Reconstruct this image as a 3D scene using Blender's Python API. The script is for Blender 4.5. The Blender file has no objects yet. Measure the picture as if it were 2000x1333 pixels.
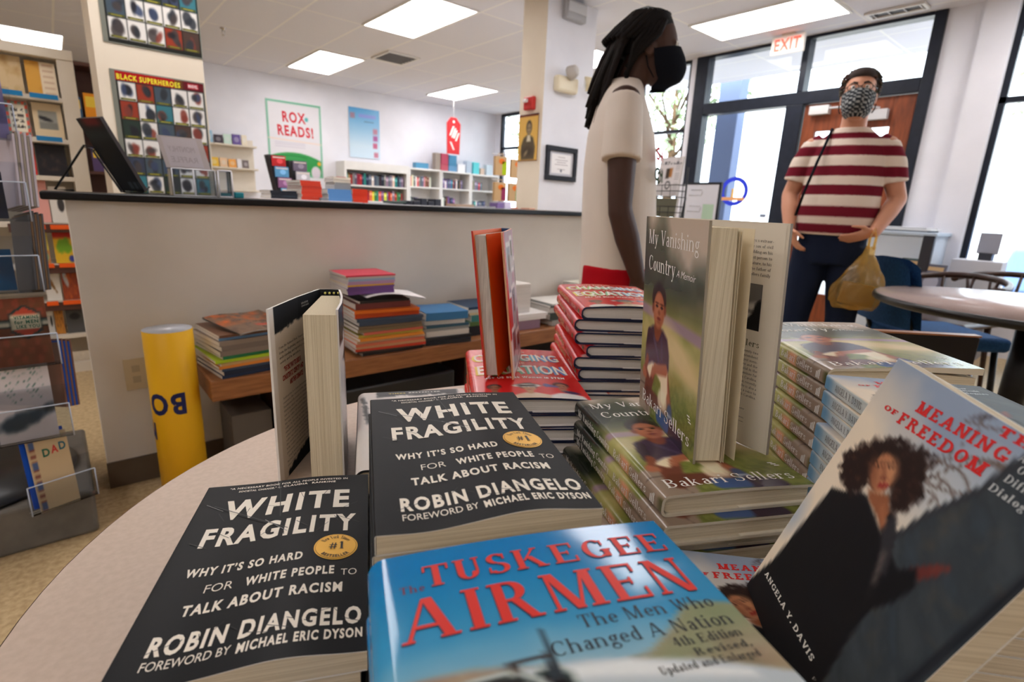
import bpy, bmesh, math, random
import numpy as np
from mathutils import Vector, Matrix

# ------------------------------------------------------------------ camera, light, exposure
SC = bpy.context.scene
COL = SC.collection
YAW, PITCH, ROLL, FPX = 0.70952417, 0.25031905, 0.04435792, 1030.92
CAM_H = 1.065
cam_d = bpy.data.cameras.new('camera')
cam = bpy.data.objects.new('camera', cam_d); COL.objects.link(cam); SC.camera = cam
_f = Vector((math.sin(YAW)*math.cos(PITCH), math.cos(YAW)*math.cos(PITCH), -math.sin(PITCH)))
_r0 = Vector((math.cos(YAW), -math.sin(YAW), 0)); _u0 = _r0.cross(_f)
_r = math.cos(ROLL)*_r0 + math.sin(ROLL)*_u0
_u = -math.sin(ROLL)*_r0 + math.cos(ROLL)*_u0
cam.matrix_world = Matrix(((_r.x, _u.x, -_f.x, 0), (_r.y, _u.y, -_f.y, 0), (_r.z, _u.z, -_f.z, CAM_H), (0, 0, 0, 1)))
cam_d.sensor_width = 36; cam_d.lens = FPX*36/2000; cam_d.clip_start = 0.01
cam_d.dof.use_dof = True; cam_d.dof.focus_distance = 0.53; cam_d.dof.aperture_fstop = 8.0

W = bpy.data.worlds.new('daylight'); SC.world = W; W.use_nodes = True
_bg = W.node_tree.nodes['Background']
_bg.inputs[0].default_value = (0.82, 0.90, 1.0, 1); _bg.inputs[1].default_value = 5.0
LAMP = 9.5            # strength of the ceiling light diffusers
_sun = bpy.data.lights.new('sun', 'SUN'); _sun.energy = 9.0; _sun.angle = 0.01; _sun.color = (1.0, 0.96, 0.88)
_so = bpy.data.objects.new('sun', _sun); COL.objects.link(_so); _so.rotation_euler = (0.15, math.radians(-38), 0); _so.location = (-5, 0, 12)   # shines over the building on to the street
SC.view_settings.view_transform = 'Standard'; SC.view_settings.look = 'None'
SC.view_settings.gamma = 1; SC.view_settings.use_curve_mapping = False
SC.view_settings.exposure = 0.3

# ------------------------------------------------------------------ materials
MATS = {}
def new_mat(name):
    m = bpy.data.materials.new(name); m.use_nodes = True; MATS[name] = m
    return m, m.node_tree.nodes, m.node_tree.links, m.node_tree.nodes['Principled BSDF']
def lin(c):
    c = np.clip(np.asarray(c, float)/255.0, 0, 1)
    return np.where(c <= 0.04045, c/12.92, ((c+0.055)/1.055)**2.4)
def lin4(c): return tuple(lin(c)) + (1,)
def col_mat(name, rough, spec=0.5, bump=0.0, bscale=200, coat=0.0):
    """paint / paper / cloth whose colour is the mesh's own colour attribute"""
    m, n, l, p = new_mat(name)
    a = n.new('ShaderNodeVertexColor'); a.layer_name = 'Col'
    l.new(a.outputs[0], p.inputs['Base Color'])
    p.inputs['Roughness'].default_value = rough
    p.inputs['Specular IOR Level'].default_value = spec
    p.inputs['Coat Weight'].default_value = coat
    p.inputs['Coat Roughness'].default_value = 0.12
    if bump:
        t = n.new('ShaderNodeTexNoise'); t.inputs['Scale'].default_value = bscale
        tc = n.new('ShaderNodeTexCoord'); l.new(tc.outputs['Object'], t.inputs['Vector'])
        b = n.new('ShaderNodeBump'); b.inputs['Strength'].default_value = bump; b.inputs['Distance'].default_value = 0.002
        l.new(t.outputs[0], b.inputs['Height']); l.new(b.outputs[0], p.inputs['Normal'])
    return m
col_mat('print_gloss', 0.22, 0.35, 0.03, 60)
col_mat('print_high_gloss', 0.10, 0.35, 0.02, 40)
col_mat('print_satin', 0.42, 0.35, 0.03, 60)
col_mat('paper', 0.75, 0.2)
col_mat('print_matte', 0.5, 0.18, 0.03, 60)
col_mat('plastic', 0.35, 0.5)
col_mat('painted', 0.6, 0.3, 0.05, 250)
col_mat('cloth', 0.9, 0.1, 0.25, 400)
col_mat('skin', 0.55, 0.35, 0.08, 300)
col_mat('hairstuff', 0.75, 0.2, 0.6, 180)
col_mat('leaf', 0.7, 0.2)
def noise_mat(name, c1, c2, scale, rough, detail=4, spec=0.3, bump=0.0, stretch=(1, 1, 1), lo=0.35, hi=0.65):
    m, n, l, p = new_mat(name)
    tc = n.new('ShaderNodeTexCoord'); mp = n.new('ShaderNodeMapping'); mp.inputs['Scale'].default_value = stretch
    t = n.new('ShaderNodeTexNoise'); t.inputs['Scale'].default_value = scale; t.inputs['Detail'].default_value = detail
    r = n.new('ShaderNodeValToRGB'); r.color_ramp.elements[0].position = lo; r.color_ramp.elements[1].position = hi
    r.color_ramp.elements[0].color = lin4(c1); r.color_ramp.elements[1].color = lin4(c2)
    l.new(tc.outputs['Object'], mp.inputs[0]); l.new(mp.outputs[0], t.inputs['Vector'])
    l.new(t.outputs[0], r.inputs[0]); l.new(r.outputs[0], p.inputs['Base Color'])
    p.inputs['Roughness'].default_value = rough; p.inputs['Specular IOR Level'].default_value = spec
    if bump:
        b = n.new('ShaderNodeBump'); b.inputs['Strength'].default_value = bump; b.inputs['Distance'].default_value = 0.002
        l.new(t.outputs[0], b.inputs['Height']); l.new(b.outputs[0], p.inputs['Normal'])
    return m
noise_mat('wall_paint', (218, 210, 200), (226, 219, 210), 3, 0.75)
noise_mat('wall_white', (228, 228, 236), (234, 234, 242), 3, 0.75)
noise_mat('column_cream', (226, 212, 192), (232, 219, 200), 3, 0.7)
noise_mat('floor_vinyl', (168, 142, 104), (196, 172, 132), 60, 0.4, 8, 0.4)
noise_mat('base_vinyl', (98, 84, 70), (106, 92, 78), 6, 0.5)
noise_mat('counter_black', (10, 11, 15), (16, 17, 22), 40, 0.3)
noise_mat('laminate', (206, 186, 170), (214, 194, 179), 160, 0.42, 3)
noise_mat('laminate_pink', (196, 174, 170), (204, 184, 180), 160, 0.25, 3)
noise_mat('table_edge', (70, 52, 40), (84, 64, 50), 20, 0.5)
noise_mat('bench_wood', (132, 84, 48), (162, 106, 64), 9, 0.4, 6, 0.4, 0.05, (1, 9, 9))
noise_mat('door_wood', (112, 52, 24), (142, 70, 34), 5, 0.45, 6, 0.4, 0.03, (8, 8, 1))
noise_mat('dark_wood', (42, 24, 18), (60, 34, 25), 7, 0.35, 5, 0.4, 0.03, (1, 8, 8))
noise_mat('case_white', (226, 224, 222), (234, 232, 230), 4, 0.5)
noise_mat('case_cream', (214, 204, 188), (222, 212, 197), 4, 0.55)
noise_mat('shelf_brown', (80, 52, 44), (94, 62, 52), 6, 0.5)
noise_mat('frame_dark', (20, 26, 38), (28, 34, 48), 12, 0.4)
noise_mat('grey_metal', (96, 92, 86), (110, 105, 98), 14, 0.45)
noise_mat('black_wire', (14, 14, 16), (22, 22, 25), 30, 0.4)
noise_mat('blue_cloth', (24, 62, 104), (32, 74, 120), 80, 0.85, 3, 0.2, 0.2)
noise_mat('ground_outside', (196, 192, 184), (214, 210, 202), 2, 0.9)
noise_mat('asphalt', (120, 120, 122), (140, 140, 142), 6, 0.9)
noise_mat('bark', (70, 54, 40), (104, 84, 64), 14, 0.9, 6, 0.1, 0.4, (6, 6, 1))
noise_mat('headband', (235, 225, 150), (20, 20, 20), 1, 0.7)

def pages_mat(name, stretch, c1=(206, 190, 158), c2=(236, 224, 198)):
    m = noise_mat(name, c1, c2, 40, 0.85, 2, 0.1, 0.35, stretch, 0.3, 0.6)
    return m
pages_mat('pages_flat', (0.15, 0.15, 40), (196, 180, 152), (222, 209, 184))
pages_mat('pages_white', (0.15, 0.15, 40), (196, 190, 184), (228, 222, 216))
pages_mat('pages_upright', (30, 30, 0.12))
pages_mat('pages_upright_white', (30, 30, 0.12), (190, 184, 178), (226, 220, 212))

def ceiling_mat():
    m, n, l, p = new_mat('ceiling_tile')
    tc = n.new('ShaderNodeTexCoord'); mp = n.new('ShaderNodeMapping')
    mp.inputs['Location'].default_value = (-2.69, -2.06, 0)
    b = n.new('ShaderNodeTexBrick'); b.offset = 0.0; b.squash = 1.0
    b.inputs['Color1'].default_value = lin4((226, 225, 232)); b.inputs['Color2'].default_value = lin4((222, 221, 229))
    b.inputs['Mortar'].default_value = lin4((240, 238, 236)); b.inputs['Scale'].default_value = 1
    b.inputs['Mortar Size'].default_value = 0.011; b.inputs['Mortar Smooth'].default_value = 0.0
    b.inputs['Brick Width'].default_value = 0.61; b.inputs['Row Height'].default_value = 1.22
    t = n.new('ShaderNodeTexNoise'); t.inputs['Scale'].default_value = 90; t.inputs['Detail'].default_value = 5
    bu = n.new('ShaderNodeBump'); bu.inputs['Strength'].default_value = 0.3; bu.inputs['Distance'].default_value = 0.003
    l.new(tc.outputs['Object'], mp.inputs[0]); l.new(mp.outputs[0], b.inputs['Vector'])
    l.new(tc.outputs['Object'], t.inputs['Vector']); l.new(t.outputs[0], bu.inputs['Height']); l.new(bu.outputs[0], p.inputs['Normal'])
    l.new(b.outputs['Color'], p.inputs['Base Color']); p.inputs['Roughness'].default_value = 0.85
ceiling_mat()
def emit_mat(name, c, s):
    m, n, l, p = new_mat(name)
    p.inputs['Base Color'].default_value = lin4(c); p.inputs['Emission Color'].default_value = lin4(c)
    p.inputs['Emission Strength'].default_value = s
emit_mat('lamp_diffuser', (254, 250, 249), LAMP)
emit_mat('exit_letters', (255, 70, 50), 1.4)
def glass_mat(name, tint, mix):
    m, n, l, p = new_mat(name)
    n.remove(p); o = n['Material Output']
    t = n.new('ShaderNodeBsdfTransparent'); t.inputs[0].default_value = tint + (1,)
    g = n.new('ShaderNodeBsdfGlossy'); g.inputs['Roughness'].default_value = 0.03
    fr = n.new('ShaderNodeFresnel'); fr.inputs[0].default_value = 1.25
    mu = n.new('ShaderNodeMath'); mu.operation = 'MULTIPLY'; mu.inputs[1].default_value = mix
    s = n.new('ShaderNodeMixShader')
    l.new(fr.outputs[0], mu.inputs[0]); l.new(mu.outputs[0], s.inputs[0])
    l.new(t.outputs[0], s.inputs[1]); l.new(g.outputs[0], s.inputs[2]); l.new(s.outputs[0], o.inputs[0])
glass_mat('window_glass', (0.96, 0.98, 0.98), 1.0)
glass_mat('acrylic', (0.90, 0.92, 0.95), 1.0)
col_mat('acrylic_edge', 0.2, 0.6)
def film_mat():
    m, n, l, p = new_mat('bag_film'); n.remove(p); o = n['Material Output']
    t = n.new('ShaderNodeBsdfTransparent'); t.inputs[0].default_value = (1.0, 0.90, 0.66, 1)
    d = n.new('ShaderNodeBsdfDiffuse'); d.inputs[0].default_value = lin4((236, 188, 84)); tr = n.new('ShaderNodeBsdfTranslucent'); tr.inputs[0].default_value = lin4((240, 194, 90))
    g = n.new('ShaderNodeBsdfGlossy'); g.inputs['Roughness'].default_value = 0.2
    a = n.new('ShaderNodeMixShader'); a.inputs[0].default_value = 0.5; b = n.new('ShaderNodeMixShader'); b.inputs[0].default_value = 0.28; c = n.new('ShaderNodeMixShader'); c.inputs[0].default_value = 0.06
    l.new(d.outputs[0], a.inputs[1]); l.new(tr.outputs[0], a.inputs[2]); l.new(t.outputs[0], b.inputs[1]); l.new(a.outputs[0], b.inputs[2]); l.new(b.outputs[0], c.inputs[1]); l.new(g.outputs[0], c.inputs[2]); l.new(c.outputs[0], o.inputs[0])
film_mat()

def simple_mat(name, c, rough, metal=0.0):
    m, n, l, p = new_mat(name)
    t = n.new('ShaderNodeTexNoise'); t.inputs['Scale'].default_value = 50
    tc = n.new('ShaderNodeTexCoord'); l.new(tc.outputs['Object'], t.inputs['Vector'])
    r = n.new('ShaderNodeMapRange'); r.inputs['To Min'].default_value = rough*0.9; r.inputs['To Max'].default_value = rough*1.1
    l.new(t.outputs[0], r.inputs[0]); l.new(r.outputs[0], p.inputs['Roughness'])
    p.inputs['Base Color'].default_value = lin4(c); p.inputs['Metallic'].default_value = metal
simple_mat('chrome', (210, 210, 212), 0.2, 1.0)
simple_mat('gold_foil', (232, 178, 70), 0.35, 0.35)

# ------------------------------------------------------------------ mesh builder
class MB:
    def __init__(s): s.V = []; s.C = []; s.F = []; s.MI = []; s.SM = []; s.mats = []; s.n = 0
    def slot(s, mat):
        if mat not in s.mats: s.mats.append(mat)
        return s.mats.index(mat)
    def add(s, V, F, col=(200, 200, 200), mat='painted', smooth=False):
        V = np.asarray(V, float).reshape(-1, 3); k = len(V)
        c = np.asarray(col, float)
        if c.ndim == 1: c = np.tile(c, (k, 1))
        s.V.append(V); s.C.append(c)
        b = s.n; i = s.slot(mat)
        s.F += [tuple(int(q)+b for q in f) for f in F]
        s.MI += [i]*len(F); s.SM += [smooth]*len(F); s.n += k
        return s
    def box(s, lo, hi, col=(200, 200, 200), mat='painted', M=None):
        x0, y0, z0 = lo; x1, y1, z1 = hi
        V = np.array([(x0, y0, z0), (x1, y0, z0), (x1, y1, z0), (x0, y1, z0), (x0, y0, z1), (x1, y0, z1), (x1, y1, z1), (x0, y1, z1)], float)
        if M is not None: V = V @ np.array(M.to_3x3()).T + np.array(M.translation)
        return s.add(V, [(3, 2, 1, 0), (4, 5, 6, 7), (0, 1, 5, 4), (1, 2, 6, 5), (2, 3, 7, 6), (3, 0, 4, 7)], col, mat)
    def grid(s, fn, nu, nv, col, mat, smooth=True, flip=False, us=None, vs=None):
        us = np.linspace(0, 1, nu+1) if us is None else np.asarray(us); vs = np.linspace(0, 1, nv+1) if vs is None else np.asarray(vs)
        U, Vv = np.meshgrid(us, vs); U = U.ravel(); Vv = Vv.ravel()
        P = fn(U, Vv); c = col(U, Vv) if callable(col) else col
        w = len(us); F = []
        for j in range(len(vs)-1):
            for i in range(w-1):
                a = j*w+i; q = (a, a+1, a+1+w, a+w)
                F.append(q[::-1] if flip else q)
        return s.add(P, F, c, mat, smooth)
    def tube(s, pts, rad, n=8, col=(20, 20, 20), mat='painted', caps=True, sq=None):
        pts = [Vector(p) for p in pts]; k = len(pts)
        rad = [rad]*k if not hasattr(rad, '__len__') else rad
        V = []; F = []; up = None
        for i, p in enumerate(pts):
            d = (pts[min(i+1, k-1)] - pts[max(i-1, 0)]).normalized()
            if up is None: up = d.orthogonal().normalized()
            up = (up - d*up.dot(d)).normalized(); sd = d.cross(up)
            for j in range(n):
                a = 2*math.pi*j/n
                V.append(p + up*(math.cos(a)*rad[i]) + sd*(math.sin(a)*rad[i]))
        for i in range(k-1):
            for j in range(n):
                F.append((i*n+j, i*n+(j+1) % n, (i+1)*n+(j+1) % n, (i+1)*n+j))
        if caps: F += [tuple(range(n-1, -1, -1)), tuple(range((k-1)*n, k*n))]
        return s.add([tuple(v) for v in V], F, col, mat, True)
    def lathe(s, prof, n=24, col=(200, 200, 200), mat='painted', c=(0, 0, 0), smooth=True):
        V = []; F = []; k = len(prof)
        for r, z in prof:
            for j in range(n):
                a = 2*math.pi*j/n; V.append((c[0]+r*math.cos(a), c[1]+r*math.sin(a), c[2]+z))
        for i in range(k-1):
            for j in range(n): F.append((i*n+j, i*n+(j+1) % n, (i+1)*n+(j+1) % n, (i+1)*n+j))
        F += [tuple(range(n-1, -1, -1)), tuple(range((k-1)*n, k*n))]
        return s.add(V, F, col, mat, smooth)
    def prism(s, poly, z0, z1, col=(200, 200, 200), mat='painted', lean=(0, 0), smooth=False):
        n = len(poly); V = [(x, y, z0) for x, y in poly] + [(x+lean[0], y+lean[1], z1) for x, y in poly]
        F = [tuple(range(n-1, -1, -1)), tuple(range(n, 2*n))] + [(i, (i+1) % n, n+(i+1) % n, n+i) for i in range(n)]
        return s.add(V, F, col, mat, smooth)
    def loft(s, rings, col=(200, 200, 200), mat='painted', n=20, smooth=True, caps=True):
        """rings: list of (centre, rx, ry, ax, ay)  ax, ay unit vectors of the ring plane"""
        V = []; F = []; k = len(rings)
        for c, rx, ry, ax, ay in rings:
            c = Vector(c); ax = Vector(ax); ay = Vector(ay)
            for j in range(n):
                a = 2*math.pi*j/n; V.append(tuple(c + ax*(rx*math.cos(a)) + ay*(ry*math.sin(a))))
        for i in range(k-1):
            for j in range(n): F.append((i*n+j, i*n+(j+1) % n, (i+1)*n+(j+1) % n, (i+1)*n+j))
        if caps: F += [tuple(range(n-1, -1, -1)), tuple(range((k-1)*n, k*n))]
        return s.add(V, F, col, mat, smooth)
    def text(s, t, P, x0, x1, y0, cap, col, mat, style='sans', off=0.0003, skew=0.0, align=None, bis=0):
        V, F, w, li = tgeo(t, style)
        if not len(V): return s
        V = V.copy(); k = cap
        if x1 is None: sx = cap
        else: sx = (x1-x0)/w
        if align == 'r': x0 = x0 - sx*w
        if align == 'c': x0 = x0 - sx*w/2
        X = x0 + V[:, 0]*sx + V[:, 1]*k*skew; Y = y0 + V[:, 1]*k
        c = col
        if callable(col): c = np.array([col(i) for i in li], float)
        return s.add(P(X, Y, off), F, c, mat)
    def poly(s, pts, P, col, mat, off=0.0003):
        pts = np.asarray(pts, float)
        return s.add(P(pts[:, 0], pts[:, 1], off), [tuple(range(len(pts)))], col, mat)
    def disc(s, cx, cy, rx, ry, P, col, mat, off=0.0003, n=40):
        a = np.linspace(0, 2*np.pi, n, endpoint=False)
        return s.poly(np.c_[cx+rx*np.cos(a), cy+ry*np.sin(a)], P, col, mat, off)
    def mesh(s, name):
        me = bpy.data.meshes.new(name)
        V = np.concatenate(s.V); C = np.concatenate(s.C)
        me.from_pydata(V.tolist(), [], s.F)
        for m in s.mats: me.materials.append(MATS[m])
        me.polygons.foreach_set('material_index', np.array(s.MI, np.int32))
        me.polygons.foreach_set('use_smooth', np.array(s.SM, bool))
        at = me.color_attributes.new('Col', 'FLOAT_COLOR', 'POINT')
        L = np.ones((len(V), 4), np.float32); L[:, :3] = lin(C)
        at.data.foreach_set('color', L.ravel())
        me.update(); return me
    def build(s, name, parent=None, loc=None, rot=None):
        return link(s.mesh(name), name, parent, loc, rot)
def link(me, name, parent=None, loc=None, rot=None):
    o = bpy.data.objects.new(name, me); COL.objects.link(o)
    if parent is not None: o.parent = parent
    if loc is not None: o.location = loc
    if rot is not None: o.rotation_euler = rot if hasattr(rot, '__len__') else (0, 0, rot)
    return o
def tag(o, label, cat, group=None):
    o['label'] = label; o['category'] = cat
    if group: o['group'] = group
    return o
def thing(name, label, cat, loc=(0, 0, 0), rotz=0, group=None):
    o = bpy.data.objects.new(name, None); COL.objects.link(o); o.location = loc; o.rotation_euler = (0, 0, rotz)
    o.empty_display_size = 0.05
    return tag(o, label, cat, group)
def struct(o): o['kind'] = 'structure'; return o
def dup(root, loc, rotz, label, group=None):
    r = root.copy(); COL.objects.link(r); r.location = loc; r.rotation_euler = (0, 0, rotz); r['label'] = label
    if group: r['group'] = group
    for ch in list(root.children):
        c = ch.copy(); COL.objects.link(c); c.parent = r
        for g in ch.children:
            d = g.copy(); COL.objects.link(d); d.parent = c
    return r
def bevel(o, w=0.003, seg=2):
    m = o.modifiers.new('bevel', 'BEVEL'); m.width = w; m.segments = seg; m.limit_method = 'ANGLE'; return o
ORD = ['', 'first', 'second', 'third', 'fourth', 'fifth', 'sixth', 'seventh', 'eighth', 'ninth', 'tenth', 'eleventh', 'twelfth', 'thirteenth', 'fourteenth',
       'fifteenth', 'sixteenth', 'seventeenth', 'eighteenth', 'nineteenth', 'twentieth', 'twenty-first', 'twenty-second', 'twenty-third', 'twenty-fourth', 'twenty-fifth', 'twenty-sixth', 'twenty-seventh', 'twenty-eighth']

# ------------------------------------------------------------------ lettering
_TC = {}
def _sans(t, bold):
    cu = bpy.data.curves.new('lettering', 'FONT'); cu.body = t; cu.size = 1.0; cu.resolution_u = 3
    cu.offset = {0: 0.0, 1: 0.022, 2: 0.036, -1: -0.008}[bold]
    cu.space_character = {0: 1.0, 1: 1.10, 2: 1.22, -1: 1.0}[bold]
    o = bpy.data.objects.new('lettering', cu); COL.objects.link(o)
    dg = bpy.context.evaluated_depsgraph_get(); me = bpy.data.meshes.new_from_object(o.evaluated_get(dg))
    V = np.array([v.co[:2] for v in me.vertices]); F = [tuple(p.vertices) for p in me.polygons]
    bpy.data.objects.remove(o); bpy.data.curves.remove(cu); bpy.data.meshes.remove(me)
    return V, F
def tgeo(t, style):
    key = (t, style)
    if key in _TC: return _TC[key]
    if style.endswith('*'):                 # cut into narrow strips so that it can follow a curved surface
        V, F, w, li = tgeo(t, style[:-1]); bm = bmesh.new(); vs = [bm.verts.new((x, y, 0)) for x, y in V]
        for f in F:
            try: bm.faces.new([vs[i] for i in f])
            except ValueError: pass
        for k in range(1, int(w/.12)+1):
            bmesh.ops.bisect_plane(bm, geom=list(bm.verts)+list(bm.edges)+list(bm.faces), plane_co=(k*.12, 0, 0), plane_no=(1, 0, 0))
        bm.verts.index_update(); V = np.array([v.co[:2] for v in bm.verts]); F = [tuple(v.index for v in f.verts) for f in bm.faces]; bm.free()
        _TC[key] = (V, F, w, np.zeros(len(V), int)); return _TC[key]
    if style in ('sans', 'bold', 'heavy', 'light'):
        b = {'sans': 0, 'bold': 1, 'heavy': 2, 'light': -1}[style]
        V, F = _sans(t, b)
        if ('_cap', b) not in _TC:
            q, _ = _sans('H', b); _TC[('_cap', b)] = (q[:, 1].min(), q[:, 1].max())
        lo, hi = _TC[('_cap', b)]
        if len(V): V = (V - np.array([V[:, 0].min(), lo]))/(hi-lo)
        li = np.zeros(len(V), int)
        if len(V):
            # letter index by connected x order, good enough for per-letter colouring
            li = np.clip((V[:, 0]/max(V[:, 0].max(), 1e-6)*len(t)).astype(int), 0, len(t)-1)
    else:
        V, F, li = serif_text(t, style)
    V = np.asarray(V, float).reshape(-1, 2)
    w = V[:, 0].max() if len(V) else 1
    _TC[key] = (V, F, w, li); return _TC[key]

STY = {  # thick, thin, serif reach, serif thickness, x-height, tracking
    'roman': (0.185, 0.06, 0.075, 0.05, 0.66, 0.07), 'book': (0.135, 0.055, 0.06, 0.045, 0.66, 0.07),
    'slab': (0.235, 0.17, 0.10, 0.15, 0.7, 0.06), 'slabthin': (0.19, 0.13, 0.08, 0.11, 0.7, 0.09)}
def glyph(ch, st):
    T, t, s, b, xh, tr = STY[st]; P = []
    def rect(x0, y0, x1, y1): P.append([(x0, y0), (x1, y0), (x1, y1), (x0, y1)])
    def foot(x, w, y, l=1, r=1):            # serif on a stem of width w starting at x
        y0 = 0 if y == 0 else y-b
        rect(x-s*l, y0, x+w+s*r, y0+b)
    def stem(x, y0, y1, w=None, f0=1, f1=1):
        w = T if w is None else w; rect(x, y0, x+w, y1)
        if f0: foot(x, w, y0)if y0 == 0 else rect(x-s, y0, x+w+s, y0+b)
        if f1: foot(x, w, y1)
    def dia(x0, y0, x1, y1, w): P.append([(x0, y0), (x0+w, y0), (x1+w, y1), (x1, y1)])
    def arc(cx, cy, rx, ry, a0, a1, TT=None, tt=None, n=None):
        TT = T if TT is None else TT; tt = t if tt is None else tt
        n = n or max(4, int(abs(a1-a0)/20))
        A = np.radians(np.linspace(a0, a1, n+1)); ix = max(rx-TT, 0.01); iy = max(ry-tt, 0.01)
        for p, q in zip(A[:-1], A[1:]):
            P.append([(cx+ix*math.cos(p), cy+iy*math.sin(p)), (cx+rx*math.cos(p), cy+ry*math.sin(p)),
                      (cx+rx*math.cos(q), cy+ry*math.sin(q)), (cx+ix*math.cos(q), cy+iy*math.sin(q))])
    def dot(x, y, r):
        P.append([(x+r*math.cos(a), y+r*math.sin(a)) for a in np.linspace(0, 2*math.pi, 9)[:-1]])
    o = s; c = ch
    if c == 'A':
        dia(o, 0, o+.32, 1, t*1.2); dia(o+.68-T*.3, 0, o+.32, 1, T); rect(o+.13, .28, o+.58, .28+max(t, .07)); foot(o, t, 0); foot(o+.68-T*.3, T, 0); w = .68+T*.7+2*s
    elif c in 'BPR':
        stem(o, 0, 1); top = (.76, .24) if c == 'B' else (.74, .26)
        arc(o+T+.1, top[0], .30, top[1], -90, 90); rect(o, 1-t, o+T+.1, 1); rect(o, top[0]-top[1], o+T+.1, top[0]-top[1]+t); w = T+.42+s
        if c == 'B': arc(o+T+.1, .27, .35, .27, -90, 90); rect(o, 0, o+T+.12, t); w += .05
        if c == 'R': dia(o+T+.34, 0, o+T+.08, .5, T*.95); foot(o+T+.34, T*.9, 0, .3, 1); w += .18
    elif c in 'CG':
        arc(o+.40, .5, .40, .5, 50, 310); rect(o+.63, .66, o+.63+t*1.1, .93); w = .74+s
        if c == 'G': stem(o+.60, 0.04, .44, T, 0, 1); w = .86+s
        else: dot(o+.62, .16, t*.7)
    elif c == 'D':
        stem(o, 0, 1); arc(o+T+.1, .5, .48, .5, -90, 90); rect(o, 0, o+T+.12, t); rect(o, 1-t, o+T+.12, 1); w = T+.6+s
    elif c in 'EF':
        stem(o, 0, 1); rect(o, 1-t, o+.62, 1); rect(o+.62-t, .74, o+.62, 1); rect(o, .5-t/2, o+.45, .5+t/2); rect(o+.45-t*.8, .4, o+.45, .6); w = .66+s
        if c == 'E': rect(o, 0, o+.66, t); rect(o+.66-t, 0, o+.66, .28); w = .70+s
    elif c == 'H': stem(o, 0, 1); stem(o+.5, 0, 1); rect(o, .5-t/2, o+.5, .5+t/2); w = .5+T+2*s
    elif c == 'I': stem(o, 0, 1); w = T+2*s
    elif c == 'K': stem(o, 0, 1); dia(o+T, .40, o+.56, 1, t*1.3); dia(o+.62, 0, o+T+.1, .58, T); foot(o+.62, T, 0); foot(o+.56, t, 1); w = .66+T+2*s
    elif c == 'L': stem(o, 0, 1); rect(o, 0, o+.62, t); rect(o+.62-t, 0, o+.62, .3); w = .64+s
    elif c == 'M':
        stem(o, 0, 1, t*1.2); stem(o+.72, 0, 1); dia(o+.36, 0, o, 1, T*.95); dia(o+.36+T*.3, 0, o+.72, 1, t*1.2); w = .72+T+2*s
    elif c == 'N':
        stem(o, 0, 1, t*1.2); rect(o+.60, 0, o+.60+t*1.2, 1); foot(o+.6, t*1.2, 1); dia(o+.60-T+t*1.2, 0, o-.02, 1, T); w = .60+t+2*s
    elif c == 'O': arc(o+.42, .5, .42, .5, 0, 360); w = .84+s
    elif c == 'S':
        arc(o+.29, .75, .29, .25, 30, 270, T*.9); arc(o+.29, .26, .31, .26, -150, 90, T*.9); rect(o+.46, .7, o+.46+t, .96); rect(o-.0, .06, o+t, .32); w = .62+s
    elif c == 'T': stem(o+.26, 0, 1, None, 1, 0); rect(o, 1-t, o+.52+T, 1); rect(o, .72, o+t, 1); rect(o+.52+T-t, .72, o+.52+T, 1); w = .52+T+s
    elif c == 'U': stem(o, .32, 1, None, 0, 1); rect(o+.52, .32, o+.52+t*1.2, 1); foot(o+.52, t*1.2, 1); arc(o+.26+t*.6, .33, .26+t*.6, .33, 180, 360); w = .52+t+2*s
    elif c == 'V': dia(o+.30, 0, o, 1, T); dia(o+.33, 0, o+.62, 1, t*1.2); foot(o, T, 1); foot(o+.62, t, 1); w = .66+t+s
    elif c == 'W':
        for q in (0, .42): dia(o+q+.22, 0, o+q, 1, T*.9); dia(o+q+.26, 0, o+q+.45, 1, t*1.2)
        foot(o, T, 1); foot(o+.87, t, 1); w = .92+t+s
    elif c == 'Y': dia(o+.28, .42, o, 1, T); dia(o+.33, .42, o+.62, 1, t*1.2); stem(o+.28, 0, .46, None, 1, 0); foot(o, T, 1); foot(o+.62, t, 1); w = .66+t+s
    elif c == '1': stem(o+.1, 0, 1, T, 1, 0); dia(o, .78, o+.1, 1, t); w = .3+T
    elif c == '4': rect(o+.36, 0, o+.36+T, 1); rect(o, .26, o+.62, .26+t); dia(o, .26, o+.34, 1, t*1.3); w = .66
    elif c == '#':
        for q in (.12, .38): dia(o+q, 0, o+q+.12, .85, .09)
        rect(o, .22, o+.62, .31); rect(o+.04, .52, o+.66, .61); w = .7
    elif c == 'a': arc(o+.22, .19, .22, .2, 0, 360, T*.85); stem(o+.42-T, 0, .46, T, 0, 0); arc(o+.23, .46, .19, xh-.46, 0, 160, T); rect(o+.42, 0, o+.42+s, b); w = .44+s
    elif c in 'bp':
        stem(o, 0 if c == 'b' else -.3, 1.03 if c == 'b' else xh, None, c == 'p', 0); rect(o-s, (1.03 if c == 'b' else xh)-b, o+T, 1.03 if c == 'b' else xh); arc(o+T+.12, xh/2, .26, xh/2, -130, 130); w = T+.38
    elif c in 'dq':
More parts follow.
